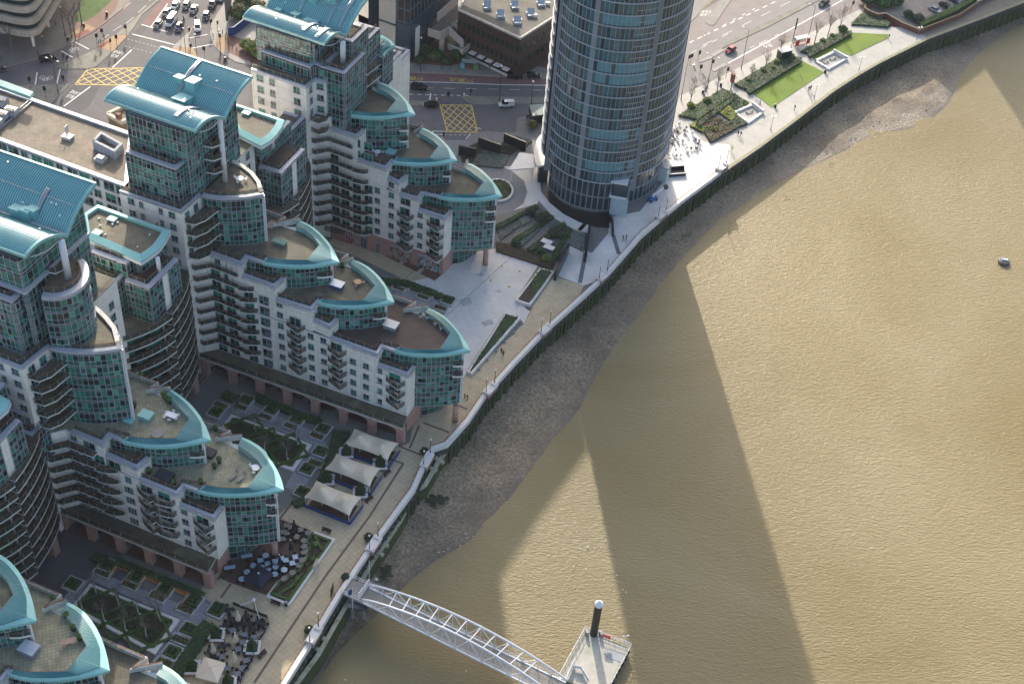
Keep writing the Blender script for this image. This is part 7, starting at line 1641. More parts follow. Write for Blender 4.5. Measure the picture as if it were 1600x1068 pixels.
car('small_van',(791,165.5),(779,166),'car_white','small clean white van right of the yellow box')
car('suv',(805,121),(818,122),'car_black','black sports utility car in the red bus lane')
car('hatch',(834,120.5),(846,121),'car_dkgreen','dark green hatchback in the red bus lane')
car('hatch',(1141,80),(1130,87),'car_red','red hatchback on the sunlit road by the central reservation')
car('saloon',(1287,7),(1277,13),'car_black','black saloon on the sunlit road at the top right')
for i,(px,py,c,lab) in enumerate(((1460,18,'car_silver','silver-roofed dark car parked nearest the brick wall'),(1477,12,'car_black','black car parked second in the walled car park'),(1491,3,'car_blue','blue car parked third in the walled car park'),(1507,-2,'car_white','white car parked last in the walled car park'))): car('saloon',(px,py),(px+9,py+4.5),c,lab,z=.01)
car('hatch',(-1,112),(-9,113),'car_grey','grey car just leaving the frame at the left edge')
def drop(o):
    for c in list(o.children): bpy.data.objects.remove(c)
    bpy.data.objects.remove(o)
for p in PROTO.values(): drop(p)
# motorbike+cyclist stand-ins handled by riders below
# -- people --
def person(px,ang,top,legs,label,z=0.0,stride=.25,h=1.74,seed=0,wpos=None):
    x,y=wpos or un(*px,z);t=thing('person',label,'person',(0,0,0));c,s=math.cos(ang),math.sin(ang)
    V=[(0,0,.95),(0,0,1.15),(0,0,1.40),(.02,0,1.50),(.03,0,1.60),(.03,0,1.70),(0,.10,.90),(stride*.5,.10,.50),(stride*.4,.10,.07),(stride*.4+.14,.10,.04),(0,-.10,.90),(-stride*.3,-.10,.50),(-stride,-.10,.09),(-stride+.14,-.10,.05),(0,.20,1.40),(-.05,.26,1.14),(.08,.24,.90),(0,-.20,1.40),(.05,-.26,1.14),(.18,-.22,.92)]
    Rr=[.15,.14,.16,.06,.095,.07,.10,.07,.05,.04,.10,.07,.05,.04,.07,.048,.035,.07,.048,.035];E=[(0,1),(1,2),(2,3),(3,4),(4,5),(0,6),(6,7),(7,8),(8,9),(0,10),(10,11),(11,12),(12,13),(2,14),(14,15),(15,16),(2,17),(17,18),(18,19)]
    k=h/1.76;me=bpy.data.meshes.new('person_body');me.from_pydata([((vx*c-vy*s)*k,(vx*s+vy*c)*k,vz*k) for vx,vy,vz in V],E,[])
    o=bpy.data.objects.new('body',me);COL.objects.link(o);o.modifiers.new('skin','SKIN');sk_=me.skin_vertices[0].data
    for i,r in enumerate(Rr): sk_[i].radius=(r*k,r*k);sk_[i].use_root=(i==0)
    m=o.modifiers.new('ss','SUBSURF');m.levels=1;m.render_levels=1
    dg=bpy.context.evaluated_depsgraph_get();dg.update();m2=bpy.data.meshes.new_from_object(o.evaluated_get(dg));bpy.data.objects.remove(o);m2.name = 'person_body'
    m2.materials.clear()
    for q in (skin,top,legs): m2.materials.append(q)
    for p in m2.polygons: zc=p.center.z/k;p.material_index=0 if zc>1.49 else (1 if zc > .90 and not (zc < .97 and abs(p.center.x)+abs(p.center.y) > .26) else 2)
    b=bpy.data.objects.new('body',m2);COL.objects.link(b);b.parent=t;b.location=(0,0,0)
    hr=MB();hr.ball((-.01*c*k,0,1.70*k),.105,.105,.10,8,5);hr.build('hair',mat('dark_hair',(.03,.02,.015),.7,0,0),t)
    t.location=(x,y,z);return t
cl = {k: mat('cloth_'+k,c,.8,0,0) for k,c in (('black',(.012,.012,.014)),('navy',(.015,.02,.05)),('blue',(.04,.10,.28)),('white',(.5,.5,.5)),('grey',(.12,.12,.13)),('brown',(.10,.05,.03)),('hivis',(.55,.75,.05)),('red',(.35,.04,.03)))}
for px,py,a,tp,lg,lab in ((783,552,1.2,'black','black','person in black walking on the yellow promenade, left of a pair'),(786,556,1.2,'black','navy','person in dark clothes, right of the promenade pair above the middle prow'),(726,623,.5,'black','black','person in black near the middle block column, left of a pair'),(730,625,.5,'navy','black','person in a dark coat near the middle block column, right of a pair'),(973,376,.4,'black','navy','person walking on the pale paving below the tower, left of a pair'),(978,375,.4,'brown','black','person in brown on the pale paving below the tower'),
    (1263,143,.8,'black','navy','person in dark clothes near the river lamp by the first lawn, left'),(1266,141,.8,'navy','black','person close beside another near the river lamp by the first lawn'),(1241,172,.6,'navy','black','person alone near the river wall below the first lawn'),(1388,61,.5,'black','black','person at the far tip of the second lawn'),(1153,212,.7,'black','navy','person near the lower park path, left of a pair'),(1157,213,.7,'black','black','person near the lower park path, right of a pair'),(1143,237,.9,'hivis','white','person in a bright yellow hi-vis jacket by the parapet'),
    (1187,165,.2,'white','blue','person in pale clothes beside the seat enclosure'),(765,109,1.0,'blue','navy','person in blue on the pavement in front of the brown office'),(81,33,.3,'white','blue','person in a pale top under the banded office, left'),(87,40,.3,'blue','navy','person in blue jeans under the banded office, right'),(155,71,.5,'navy','blue','person waiting on the buff crossing island, left'),(158,70,.5,'blue','blue','person in light blue waiting on the crossing island'),(163,62,.5,'black','navy','person crossing by the traffic signal of the left road'),(3,94,.4,'blue','navy','person in blue at the far left pavement'),(60,87,.2,'black','black','person in black at the kerb by the turning car'),(499,657,.8,'black','black','person by the arcade pier behind the top tent')):
    person((px,py),a,cl[tp],cl[lg],lab,seed=px)
def two_wheeler(px,to,label,motor=True,rider='black',z=-.12):
    a,b=un(*px,0),un(*to,0);t=thing('motorcycle' if motor else 'bicycle',label,'motorcycle' if motor else 'bicycle',(*a,z));an=math.atan2(b[1]-a[1],b[0]-a[0]);c,s=math.cos(an),math.sin(an)
    def Q(x,y,zz): return (a[0]+x*c-y*s,a[1]+x*s+y*c,z+zz)
    for x in (-.68,.68):
        m=MB();m.tube(Q(x,-.06,.33),Q(x,.06,.33),.33,.33,12);m.build('wheel',MATS['tyre'],t)
    m=MB();m.bar(Q(-.6,0,.75),Q(.45,0,.75),.34 if motor else .06,.32 if motor else .06);m.bar(Q(.68,0,.33),Q(.42,0,1.05),.08,.08);m.bar(Q(.42,-.35,1.05),Q(.42,.35,1.05),.06,.06);m.build('frame',MATS['car_black'],t)
    person(None,an,cl[rider],cl['black'],'rider in %s on the %s' % (rider,label),z=z+.12,wpos=(a[0]-.1*c,a[1]-.1*s),h=1.55)
two_wheeler((287,33),(282,41),'motorcycle between the white van and the charcoal saloon');two_wheeler((306,30),(303,38),'motorcycle waiting behind the small white van',rider='blue')
# -- street furniture --
def signal(px,label,h=3.6,ang=R(-70),group='traffic signals',z=0.0):
    x,y=un(*px,0);t=thing('traffic_signal',label,'traffic light',(x,y,z),0,group);m=MB();m.tube((x,y,z),(x,y,z+h),.06,.06,8);m.build('post',black,t)
    b=MB();c,s=math.cos(ang),math.sin(ang);b.box(x+c*.2,y+s*.2,z+h-1.0,.34,.34,1.05,ang);b.box(x+c*.34,y+s*.34,z+h-1.1,.06,.75,1.25,ang);b.build('signal_head',black,t)
    l=MB()
    for k in range(3): l.tube((x+c*.38,y+s*.38,z+h-.75+k*.32),(x+c*.41,y+s*.41,z+h-.75+k*.32),.10,.10,8)
    l.build('lens',mat('dim_lens',(.08,.05,.02),.3,0,0),t);m=MB();m.box(x,y,z+1.0,.2,.14,.25,ang);m.build('push_button',yell,t);return t
sg=[(152,70),(161,62),(183,72),(198,56),(173,78),(100,102),(106,105),(48,138),(72,153),(101,135),(345,120) if 0 else (283,54),(300,70) if 0 else (296,61),(304,72) if 0 else (345,70),(340,50),(317,92) if 0 else (320,90),(298,86),(582,150) if 0 else (700,161),(734,157),(687,215) if 0 else (692,225),(1074,103),(1078,101),(1090,96),(1093,118),(1116,98) if 0 else (1111,110),(1134,122),(1329,18),(822,196),(395,66) if 0 else (330,47)]
lab_=['signal on the buff island, leftmost','signal on the buff island, second from left','signal on the buff island by the bus lane','signal at the right end of the buff island','signal beside the red tactile strip','signal left of two by the mossy island','signal right of two by the mossy island','signal at the left end of the lower island','signal on the lower island nearest the roof','signal by the second cycle box line','signal at the wide stop line in front of the queue','signal on the pointed island by the black hatch car','signal near the blue bollards','signal beside the right kerb of the junction','signal behind the gull roof, right','signal behind the gull roof, left','signal at the left edge of the long island','signal at the tip of the long grassy island','signal beside the lower stop line of the yellow box','signal nearest the round tower, left','signal nearest the round tower, right','signal on the pale crossing island','signal in front of the crossing island','signal by the left end of the reservation','signal at the red bus lane end','signal by the far top-right kerb','signal by the kiosk','signal at the right-hand kerb beside the queue']
for p,l in zip(sg,lab_): signal(p,'black traffic '+l,ang=R(random.uniform(-100,10)))
def street_lamp(px,h,label,arms=1,ang=0.0,m=None,group='tall street lamps',globe=False):
    x,y=un(*px,0);t=thing('street_lamp',label,'street lamp',(x,y,0),0,group);mm=MB();mm.tube((x,y,0),(x,y,1.4),.14,.12,10);mm.tube((x,y,1.4),(x,y,h),.085,.055,10)
    heads=[]
    for k in range(arms):
        a=ang+k*math.pi;e=(x+math.cos(a)*1.5,y+math.sin(a)*1.5,h+.25) if not globe else (x,y,h);heads.append((e,a))
        if not globe: mm.tube((x,y,h-.02),e,.05,.04,6)
    mm.build('post',m or black,t)
    for e,a in heads:
        hd=MB()
        if globe: hd.ball((e[0],e[1],e[2]+.15),.3,.3,.26,12,8)
        else: hd.bar((e[0]-math.cos(a)*.1,e[1]-math.sin(a)*.1,e[2]+.02),(e[0]+math.cos(a)*.6,e[1]+math.sin(a)*.6,e[2]+.06),.28,.14)
        hd.build('lamp_head',lampg,t)
    return t
for p,h,l,k in (((780,159),11,'tall black street lamp on the grassy island below the brown office',dict(globe=True)),((792,103),10.5,'tall black lamp in front of the brown office corner',dict(globe=True)),((657,112),10.5,'tall black lamp left of the shrub beds by the office tower',dict(globe=True)),((1158,108),12.6,'tall black lamp beside the red bus lane and ribbed bed',dict(ang=R(150))),((1104,142),11,'tall black lamp with two arms nearest the round tower',dict(arms=2,ang=R(-30))),((1262,62),11,'tall black lamp behind the bus shelter',dict(ang=R(160))),((1064,156),11,'tall lamp half hidden by the round tower edge',dict(ang=R(0))),((102,57),9,'tall black lamp with cluster head by the banded office',dict(globe=True)),((91,146),10,'leaning-armed grey lamp on the lower mossy island',dict(ang=R(160),arms=2)),((312,93) if 0 else (309,100),9,'tall black lamp behind the gull roof by the white van',dict(globe=True)),((291,88),8.5,'tall black lamp on the pointed island',dict(globe=True)),((393,101),8.5,'tall black lamp by the blue bollards',dict(globe=True)),((830,163),7,'short sign-topped pole on the grassy island',dict(globe=True)),((345,88) ,8,'tall dark lamp post beside the tactile paving',dict(globe=True))): street_lamp(p,h,l,**k)
bp=thing('pylon_sign','tall slim black pole with thick top beside the kiosk and bus shelter','pole',(*un(1234,84,0),0));m=MB();x,y=un(1234,84,0);m.tube((x,y,0),(x,y,8),.09,.09,8);m.build('post',black,bp);m=MB();m.box(x,y,8,.35,.35,3.6);m.build('banner_box',black,bp)
for i,(px,py) in enumerate(((1272,154),(1204,203),(1342,110),(1432,63),(1525,20))): twin_lamp(*un(px,py,0),0,['slim grey twin-headed lamp on the park promenade by the lone lawn pair','slim grey twin-headed lamp nearest the lower seat enclosure','slim grey twin-headed lamp below the second lawn','slim grey twin-headed lamp at the end of the pale paving','slim grey twin-headed lamp by the brick wall path'][i],4.3,2,R(20),group='twin-headed park lamps',m=steel_g)
# bus shelters
def shelter(px,L,ang,label,red=False):
    x,y=un(*px,0);t=thing('bus_shelter',label,'bus shelter',(x,y,0),0,'bus shelters');c,s=math.cos(ang),math.sin(ang)
    def Q(a,b,z): return (x+a*c-b*s,y+a*s+b*c,z)
    r=MB();r.box(x,y,2.45,L,1.7,.14,ang);r.build('roof',mat('shelter_roof',(.34,.38,.38),.4,.2,.1),t);g=MB();g.bar(Q(-L/2,.75,1.25),Q(L/2,.75,1.25),.04,2.1);g.build('back_glass',bal_g,t)
    for a,mm in ((-L/2+.35,mat('poster_sky',(.16,.32,.42),.4)),(L/2-.35,mat('poster_green',(.10,.25,.08),.4))): p=MB();p.bar(Q(a,-.45,1.25),Q(a+.1,.7,1.25),.12,1.8) if 0 else p.bar(Q(a-.6,-.7,1.2),Q(a+.6,-.7,1.2),.1,1.7);p.build('advert_panel',redp if red else mm,t)
    for a in (-L/2+.1,0,L/2-.1): p=MB();p.tube(Q(a,.75,0),Q(a,.75,2.45),.05,.05,6);p.build('post',black,t)
    b=MB();b.bar(Q(-L/4,.45,.5),Q(L/4,.45,.5),.3,.06);b.build('bench',redp,t)
shelter((733,108),4.4,R(-2),'bus shelter with blue and green posters in front of the brown office');shelter((1251,70),4.6,R(30),'red-panelled bus shelter between the two lawns',True)
k=thing('kiosk','dark glass kiosk with flat roof beside the ribbed bed','kiosk',(*un(1224,90,0),0));x,y=un(1224,90,0);m=MB();m.box(x,y,0,3.6,2.2,2.5,R(32));m.build('glass_walls',mat('kiosk_glass',(.02,.035,.03),.15,0,0),k);m=MB();m.box(x,y,2.505,3.9,2.5,.22,R(32));m.build('roof',steel_g,k)
pb=thing('phone_box','small red phone box at the corner of the ribbed bed','phone box',(*un(1144,127,0),0));x,y=un(1144,127,0);m=MB();m.box(x,y,0,.9,.9,2.3,R(30));m.build('frame',redp,pb);m=MB();m.box(x,y,.6,.92,.6,1.4,R(30));m.build('window',g_dark,pb)
for i,(px,py) in enumerate(((1211,168),(1289,114),(1388,58) if 0 else (1126,135),(106,63),(1098,146),(167,24),(131,42),(447,945),(575,590) if 0 else (352,95))):
    x,y=un(px,py,0);t=thing('litter_bin',['black bin at the lower tip of the first lawn','black bin at the right corner of the first lawn','black bin near the red phone box','black bin by the banded office kerb','black bin at the foot of the double-armed lamp','black bin on the grass bank pavement','black bin by the buff paving corner','black bin at the corner of the curved bed','black bin by the junction pavement'][i],'bin',(x,y,0),0,'black litter bins');m=MB();m.tube((x,y,0),(x,y,1.0),.34,.34,12);m.build('body',black,t);m=MB();m.tube((x,y,1.0),(x,y,1.15),.36,.2,12);m.build('lid',steel_g,t)
for i,(px,py) in enumerate(((348,52),(352,60),(357,68),(363,75),(370,80),(377,85),(385,88),(392,92),(333,58))):
    x,y=un(px,py,0);o=MB();o.tube((x,y,0),(x,y,1.1),.11,.10,8);o.ball((x,y,1.12),.12,.12,.1,8,4);tag(o.build('bollard',mat('blue_bollard',(.03,.07,.20),.5,0,0)),'dark blue bollard lining the junction pavement by the shrub bed','bollard','blue bollards')
for i,(px,py) in enumerate(((622,104),(634,106),(648,107),(662,108),(690,108),(704,109),(718,108),(749,108),(757,108),(776,109),(790,110),(804,111))):
    x,y=un(px,py,0);o=MB();o.tube((x,y,0),(x,y,1.0),.10,.09,8);o.ball((x,y,1.02),.11,.11,.1,8,4);tag(o.build('bollard',mat('teal_bollard',(.02,.09,.13),.5,0,0)),'small teal bollard along the shaded pavement before the offices','bollard','teal bollards')
for i,(px,py) in enumerate(((725,151),(682,158),(134,88) if 0 else (1084,104))):
    x,y=un(px,py,0);t=thing('island_bollard',['white and yellow bollard at the tip of the grassy island','white and yellow bollard above the black small car','white and yellow bollard by the crossing near the tower'][i],'bollard',(x,y,0),0,'white and yellow bollards');m=MB();m.box(x,y,0,.4,.3,.5);m.build('base',yell,t);m=MB();m.box(x,y,.5,.4,.3,.55);m.build('top',plwhite,t)
x,y=un(102,62,0) if 0 else un(69,72,0);t=thing('belisha_post','blue and black post with an orange globe by the banded office column','post',(x,y,0));m=MB();m.tube((x,y,0),(x,y,3),.1,.1,8);m.build('post',mat('blue_bollard',(.03,.07,.20)),t);m=MB();m.ball((x,y,3.15),.26);m.build('globe',yell,t)
# sunken white seat enclosures
def seat_enclosure(px,benches,label):
    P=U(px,.5);t=thing('seat_enclosure',label,'seating area',(*P[0],0),0,'white-walled seat enclosures');m=MB()
    A=sum(P[i][0]*P[(i+1) % 4][1]-P[(i+1) % 4][0]*P[i][1] for i in range(4));P=P if A>0 else P[::-1]
    m.thick(P[:]+[P[0]],.7,.006,.5,0,side=1);m.build('low_wall',stone_w,t);m=MB();m.thick(offset([P[3],P[2]] if 0 else [P[2],P[3]],0),.5,.5,1.1,0,side=1);m.build('backrest_wall',stone_w,t)
    m=MB();m.poly(offset(P,.7,True),.012);m.build('floor',pave_park,t)
    for bx,by,L in benches:
        b=thing('stone_bench','small pale bench standing inside the %s' % label.replace('sunken ','').replace('white-walled ','')[:60],'bench',(*un(bx,by,.3),0),0,'benches in the seat enclosures');c=un(bx,by,.3);q=MB();q.box(c[0],c[1],.35,L,.6,.12,R(32));q.build('seat',timber_g,b)
        for s in (-1,1): q=MB();q.box(c[0]+math.cos(R(32))*s*L*.4,c[1]+math.sin(R(32))*s*L*.4,.012,.25,.55,.34,R(32));q.build('leg',steel_g,b)
seat_enclosure([(1144,174),(1170,192),(1194,175),(1176,161)],[(1171,174,2.4)],'white-walled seat enclosure nearest the round tower');seat_enclosure([(1272,94),(1295,108),(1325,91),(1303,79)],[(1290,96,2.2),(1301,91,2.2)],'white-walled seat enclosure between the lawns')
# brick wall round the car park
bw=thing('brick_wall','long red brick wall round the car park beside the river path','wall',(*un(1438,48,0),0));m=MB();m.thick(U([(1352,-4),(1352,12),(1358,16),(1372,22),(1384,20),(1410,35),(1437,46),(1500,22),(1530,2),(1600,-36)],1.6),.5,0,1.6,0,1);m.build('wall_body',[redbrick,mat('mossy_brick_coping',(.17,.13,.07),.9,0,.3,1)],bw)
foliage_bed('hedge','loose green hedge along the inside of the car park brick wall',U([(1440,40),(1500,14),(1528,-4),(1524,-8),(1494,8),(1436,34)],1.4),1.6,[hedge,hedge_g,hedge_y],5,.25,cat='hedge')
# -- tents,parasols,tables --
def tent(q,pk,label,z=2.6,zp=4.9):
    """stretched canopy: q four corners, pk two peaks (photo px)"""
    C=U(q,z);K=U(pk,zp);cx=sum(p[0] for p in C)/4,sum(p[1] for p in C)/4;t=thing('canopy_tent',label,'tent',(*cx,0),0,'cream stretched canopies on the promenade');m=MB();n,nn=26,16
    for j in range(nn+1):
        for i in range(n+1):
            u,v=i/n,j/nn;p=lerp(lerp(C[0],C[1],u),lerp(C[3],C[2],u),v);sx = .06*math.sin(math.pi*v);sy = .07
            p=(p[0]+(cx[0]-p[0])*(sx if u in (0,1) else sx*(abs(2*u-1)**3)),p[1]+(cx[1]-p[1])*(sx*(abs(2*u-1)**3)))
            e=abs(2*v-1)**3*.14*math.sin(math.pi*u)*2;p=(p[0]+(cx[0]-p[0])*e*.5,p[1]+(cx[1]-p[1])*e*.5)
            d1,d2=math.dist(p,K[0]),math.dist(p,K[1]);ed=min(u,1-u,v,1-v)*2
            h=z+(zp-z)*max(math.exp(-d1/1.5),math.exp(-d2/1.5))*min(1,ed*3)+.25*(1-min(1,ed*2))*0+.35*min(1,ed*2);corner=min(math.dist(p,c) for c in C);h -= .0
            m.v.append((*p,h))
    for j in range(nn):
        for i in range(n): m.f.append((j*(n+1)+i,j*(n+1)+i+1,(j+1)*(n+1)+i+1,(j+1)*(n+1)+i));m.m.append(0)
    m.build('canopy',cream,t,smooth=True)
    for c in C: p=MB();c=lerp(c,cx,.04);p.tube((*c,0),(*c,z),.06,.06,8);p.build('post',steel_w,t)
    for k_ in K: p=MB();p.tube((*k_,0),(*k_,zp-.05),.08,.08,8);p.build('mast',steel_w,t)
    p=MB();pa=offset([C[3],C[2]],-.35);pb_=offset([C[2],C[1]],-.35);rail_pts=[pa[0],lerp(pa[1],pb_[0],.5),pb_[1]]
    for a,b in zip(rail_pts,rail_pts[1:]): p.bar((*a,.5),(*b,.5),.06,.9)
    p.build('wind_screen',blue,t)
    d=MB();ii=[lerp(c,cx,.12) for c in C];d.poly(ii,.03);d.build('dark_floor',pave_br,t);return C
T1=[([(554,669),(623,692),(606,718),(537,694)],[(562,680),(598,693)]),([(526,708),(595,731),(578,760),(507,732)],[(532,721),(570,735)]),([(494,750),(565,777),(546,805),(475,776)],[(502,763),(540,778)])]
for (q,pk),lab in zip(T1,('cream canopy tent nearest the middle arcade','cream canopy tent, middle of the three','cream canopy tent nearest the curved bed')):
    C=tent(q,pk,lab)
def cone_hedge(px,label,s=3.0,ang=AX+R(25)):
    P=dirq(px,s,s,ang);c=(sum(p[0] for p in P)/4,sum(p[1] for p in P)/4);t=thing('topiary_planter',label,'planter',(*c,0),0,'white planters with pyramid hedges');m=MB();m.thick(P+[P[0]],.5,.005,.75,0,1,side=1);m.build('kerb',[pinks,stone_w],t)
    m=MB();Q=[lerp(p,c,.38) for p in P];rnd=random.Random(int(px[0]));mid=[lerp(p,c,.62) for p in P];m.add([(*p,.5) for p in Q]+[(*p,1.6) for p in mid]+[(*c,3.3)],[(0,1,5,4),(1,2,6,5),(2,3,7,6),(3,0,4,7),(4,5,8),(5,6,8),(6,7,8),(7,4,8)])
    for i in range(420): h=rnd.random();f = .62*(1-h)+.03;a=rnd.randrange(4);e=lerp(P[a],P[(a+1) % 4],rnd.random());q=lerp(c,e,f);leaf_bits(m,[q],.5+2.7*h,.16,rnd.choice((0,1)),rnd,.1)
    m.build('pyramid_hedge',[hedge_d,hedge],t)
for px,lab in (((541,707),'pyramid hedge in a white planter between the top and middle tents'),((594,725),'russet pyramid bush in a white planter right of the middle tent'),((511,749),'pyramid hedge in a white planter between the lower two tents'),((563,769),'pyramid hedge in a white planter right of the lowest tent'),((338,991),'pyramid hedge planter left of the closed cream parasols'),((394,1011),'pyramid hedge planter beside the lone promenade bench'),((299,1042),'pyramid hedge planter beside the big cream parasol'),((356,1066),'pyramid hedge planter at the bottom edge of the photo')): cone_hedge(px,lab)
def table_proto(kind,top):
    t=bpy.data.objects.new('cafe_table',None);COL.objects.link(t);m=MB()
    if kind == 'round': m.tube((0,0,.70),(0,0,.75),.62,.62,18)
    elif kind == 'long': m.box(0,0,.70,2.1,.8,.05)
    else: m.box(0,0,.70,1.05,1.05,.05)
    m.build('tabletop',top,t);m=MB();m.tube((0,0,0),(0,0,.7),.06,.06,8);m.tube((0,0,0),(0,0,.04),.3,.25,12);m.build('leg',black,t);return t
def chair_proto(m_):
    t=bpy.data.objects.new('cafe_chair',None);COL.objects.link(t);m=MB();m.box(0,0,.42,.50,.50,.06);m.build('seat',m_,t);m=MB();m.box(-.23,0,.46,.06,.5,.42);m.build('backrest',m_,t)
    for sx in (-1,1):
        for sy in (-1,1): m=MB();m.bar((sx*.2,sy*.2,0),(sx*.2,sy*.2,.42),.04,.04);m.build('leg',m_,t)
    return t
TP = {('round','b'): table_proto('round',tabblue),('square','b'): table_proto('square',tabblue),('long','b'): table_proto('long',tabblue),('square','g'): table_proto('square',mat('grey_tabletop',(.17,.165,.15),.6,0,.1)),('round','g'): table_proto('round',MATS['grey_tabletop']),('square','d'): table_proto('square',mat('slate_tabletop',(.14,.16,.18),.5,0,.05)),('square','k'): table_proto('square',mat('dark_rattan',(.015,.017,.02),.7,0,.2)),('long','k'): table_proto('long',MATS['dark_rattan'])}
CH = {'w': chair_proto(mat('black_rattan',(.014,.013,.013),.7,0,.2)),'k': chair_proto(MATS['dark_rattan'])}
def cafe_set(px,kind,col,ang,nch,where,group,ch='w',z=0.0):
    x,y=un(*px,z+.7);tb_=dup(TP[(kind,col)],(x,y,z+.02),ang);tag(tb_,'%s %s' % ({'b': 'pale blue-white','g': 'weathered grey','d': 'slate grey','k': 'black'}[col]+' '+kind+' table',where),'table',group+' tables')
    for k in range(nch):
        a=ang+k*2*math.pi/nch;r = .85 if kind != 'long' else 1.0;c=dup(CH[ch],(x+math.cos(a)*r,y+math.sin(a)*r,z+.02),a+math.pi);tag(c,'black woven chair at the %s table %s' % (kind,' '.join(where.split()[:9])),'chair',group+' chairs')
g1 = 'outside the near prow';W1=['in front of the shop window by the pink wall','left of the pink corner','just right of the upper long table','under the prow near the pink column','left of the pink column','between the square tables and the column','behind the blue parasol, left edge','peeking from the left corner of the blue parasol','at the far left of the blue parasol','second of two touching the closed middle parasol','below the closed middle parasol','with two flowers, right of the closed parasol','right of the closed parasol, square','beside the curved bed, upper','beside the curved bed, lower','at the right corner of the blue parasol','behind the blue parasol, centre','behind the blue parasol, right']
L1=[((359,886),'long','b'),((385.5,868),'long','b'),((407,875),'square','b'),((415,867),'round','b'),((418,880),'square','b'),((430,876),'square','b'),((396,883),'round','b'),((386,893),'round','b'),((378,904),'round','b'),((431,875),'round','b') if 0 else ((440,872),'square','b'),((431,885),'round','b'),((444,889.5),'round','b'),((446.5,874.5),'square','b'),((457,879),'square','b'),((461.5,869.5),'square','b'),((429.5,896.5),'round','b'),((408,885),'round','b'),((419,890),'round','b')]
for i,((px,k,c),w) in enumerate(zip(L1,W1)): cafe_set(px,k,c,AX+R(i*17 if k == 'round' else 38),4 if k != 'long' else 4,w,g1)
W2=['by the closed navy parasol, uppermost left','by the closed navy parasol, second','nearest the top of the brown terrace','under the prow edge, left','under the prow edge, right','by the curved kerb, top','second along the curved kerb','third along the curved kerb','fourth along the curved kerb','fifth along the curved kerb','sixth along the curved kerb','seventh along the curved kerb, by the bed','last along the curved kerb','behind the middle parasol','near the pink column, square']
L2=[((448,820),'square'),((454,823),'square'),((470,827),'square'),((443,830),'square'),((448,832),'square'),((481,832),'square'),((475,844),'round'),((475,853),'round'),((475,862),'round'),((472,874),'round'),((467,882),'round'),((457,894),'round'),((444,903),'round'),((464,838),'round'),((442,841),'square')]
for i,((px,k),w) in enumerate(zip(L2,W2)): cafe_set(px,k,'g',AX+R(38),3,w,g1)
g2 = 'on the fenced terrace at the bottom';L3=[((352,976),'square','k'),((360,966),'square','k'),((368,972),'square','k'),((385,962),'square','k'),((379,974),'square','k'),((390,974),'square','k'),((396,982),'square','k'),((404,970),'square','k'),((411,974),'square','k'),((364,984),'square','d'),((382,991),'square','d'),((397,995),'square','d'),((380,1002),'square','d'),((372,1013),'square','d'),((347,1025),'square','d'),((385,1031),'square','d'),((371,1052),'square','d'),((378,1043),'square','d'),((355,1043),'square','d'),((350,1008),'long','k'),((328,1016),'square','k'),((327,1003) if 0 else (334,1026),'square','k'),((356,952),'long','k')]
for i,(px,k,c) in enumerate(L3): cafe_set(px,k,c,AX+R(38),4,['by the far fence corner','second from the far corner','third from the far corner','in the dark row under the red fence','in the dark row, next along','in the dark row by the railing','at the railing, upper','at the railing corner','at the outermost railing corner','under the first closed cream parasol','beside the pyramid hedge','near the railing by the hedge','above the second pyramid hedge','left of the second pyramid hedge','right of the big cream parasol, upper','by the railing, lower part','at the lowest railing end','beside the fourth closed parasol','at the right corner of the big cream parasol','between hedge and parasols','left of the third closed parasol','above the big cream parasol','along the garden hedge'][i],g2,ch='k')
for p in list(TP.values())+list(CH.values()): drop(p)
def closed_parasol(px,m_,label,h=3.4,r=.42):
    x,y=un(*px,0);t=thing('closed_parasol',label,'parasol',(x,y,0),0,'closed parasols');m=MB();m.tube((x,y,0),(x,y,h),.05,.05,8);m.build('pole',steel_g if m_ is cream else black,t);m=MB();n=12;R_=[]
    for zz,rr in ((.9,r),(1.6,r*.85),(2.5,r*.45),(h-.1,.08)): R_.append([(x+rr*(1 if i % 2 else .6)*math.cos(2*math.pi*i/n),y+rr*(1 if i % 2 else .6)*math.sin(2*math.pi*i/n),zz) for i in range(n)])
    loft(m,R_);m.build('canopy',m_,t);m=MB();m.ball((x,y,h+.05),.14);m.build('finial',plwhite,t)
for px,lab in (((460,829),'closed navy parasol uppermost on the brown terrace'),((455,862),'closed navy parasol in the middle of the brown terrace'),((438,885),'closed navy parasol nearest the open blue parasol')): closed_parasol(px,navy,lab,3.6,.5)
for px,lab in (((373,972),'closed cream parasol by the red fence'),((369,1005),'closed cream parasol in the middle of the dark terrace'),((334,1022),'closed cream parasol above the big open one'),((367,1036),'closed cream parasol right of the big open one')): closed_parasol(px,cream,lab,3.4,.6)
def open_parasol(q,z,apex,m_,label):
    C=U(q,z);cx=(sum(p[0] for p in C)/4,sum(p[1] for p in C)/4);t=thing('open_parasol',label,'parasol',(*cx,0),0);m=MB();m.add([(*p,z) for p in C]+[(*p,z-.3) for p in C]+[(*cx,apex)],[(0,1,8),(1,2,8),(2,3,8),(3,0,8),(0,4,5,1),(1,5,6,2),(2,6,7,3),(3,7,4,0)]);m.build('canopy',m_,t);m=MB();m.tube((*cx,0),(*cx,apex-.05),.07,.07,8);m.build('pole',steel_w,t);m=MB();m.ball((*cx,apex+.1),.2);m.build('finial',plwhite,t)
    m=MB()
    for p in C: m.bar((*p,z+.02),(*cx,apex+.02),.05,.05)
    m.build('rib',m_,t)
open_parasol([(380,903),(407,919),(427,896),(403,880)],2.7,3.5,navy,'big open navy square parasol outside the near prow');open_parasol([(305,1056),(340,1066),(353,1035),(319,1025)],2.8,3.6,cream,'big open cream square parasol at the bottom left');open_parasol([(278,1060),(318,1074),(330,1095),(290,1090)],2.6,3.4,cream,'second open cream parasol cut off by the bottom edge')
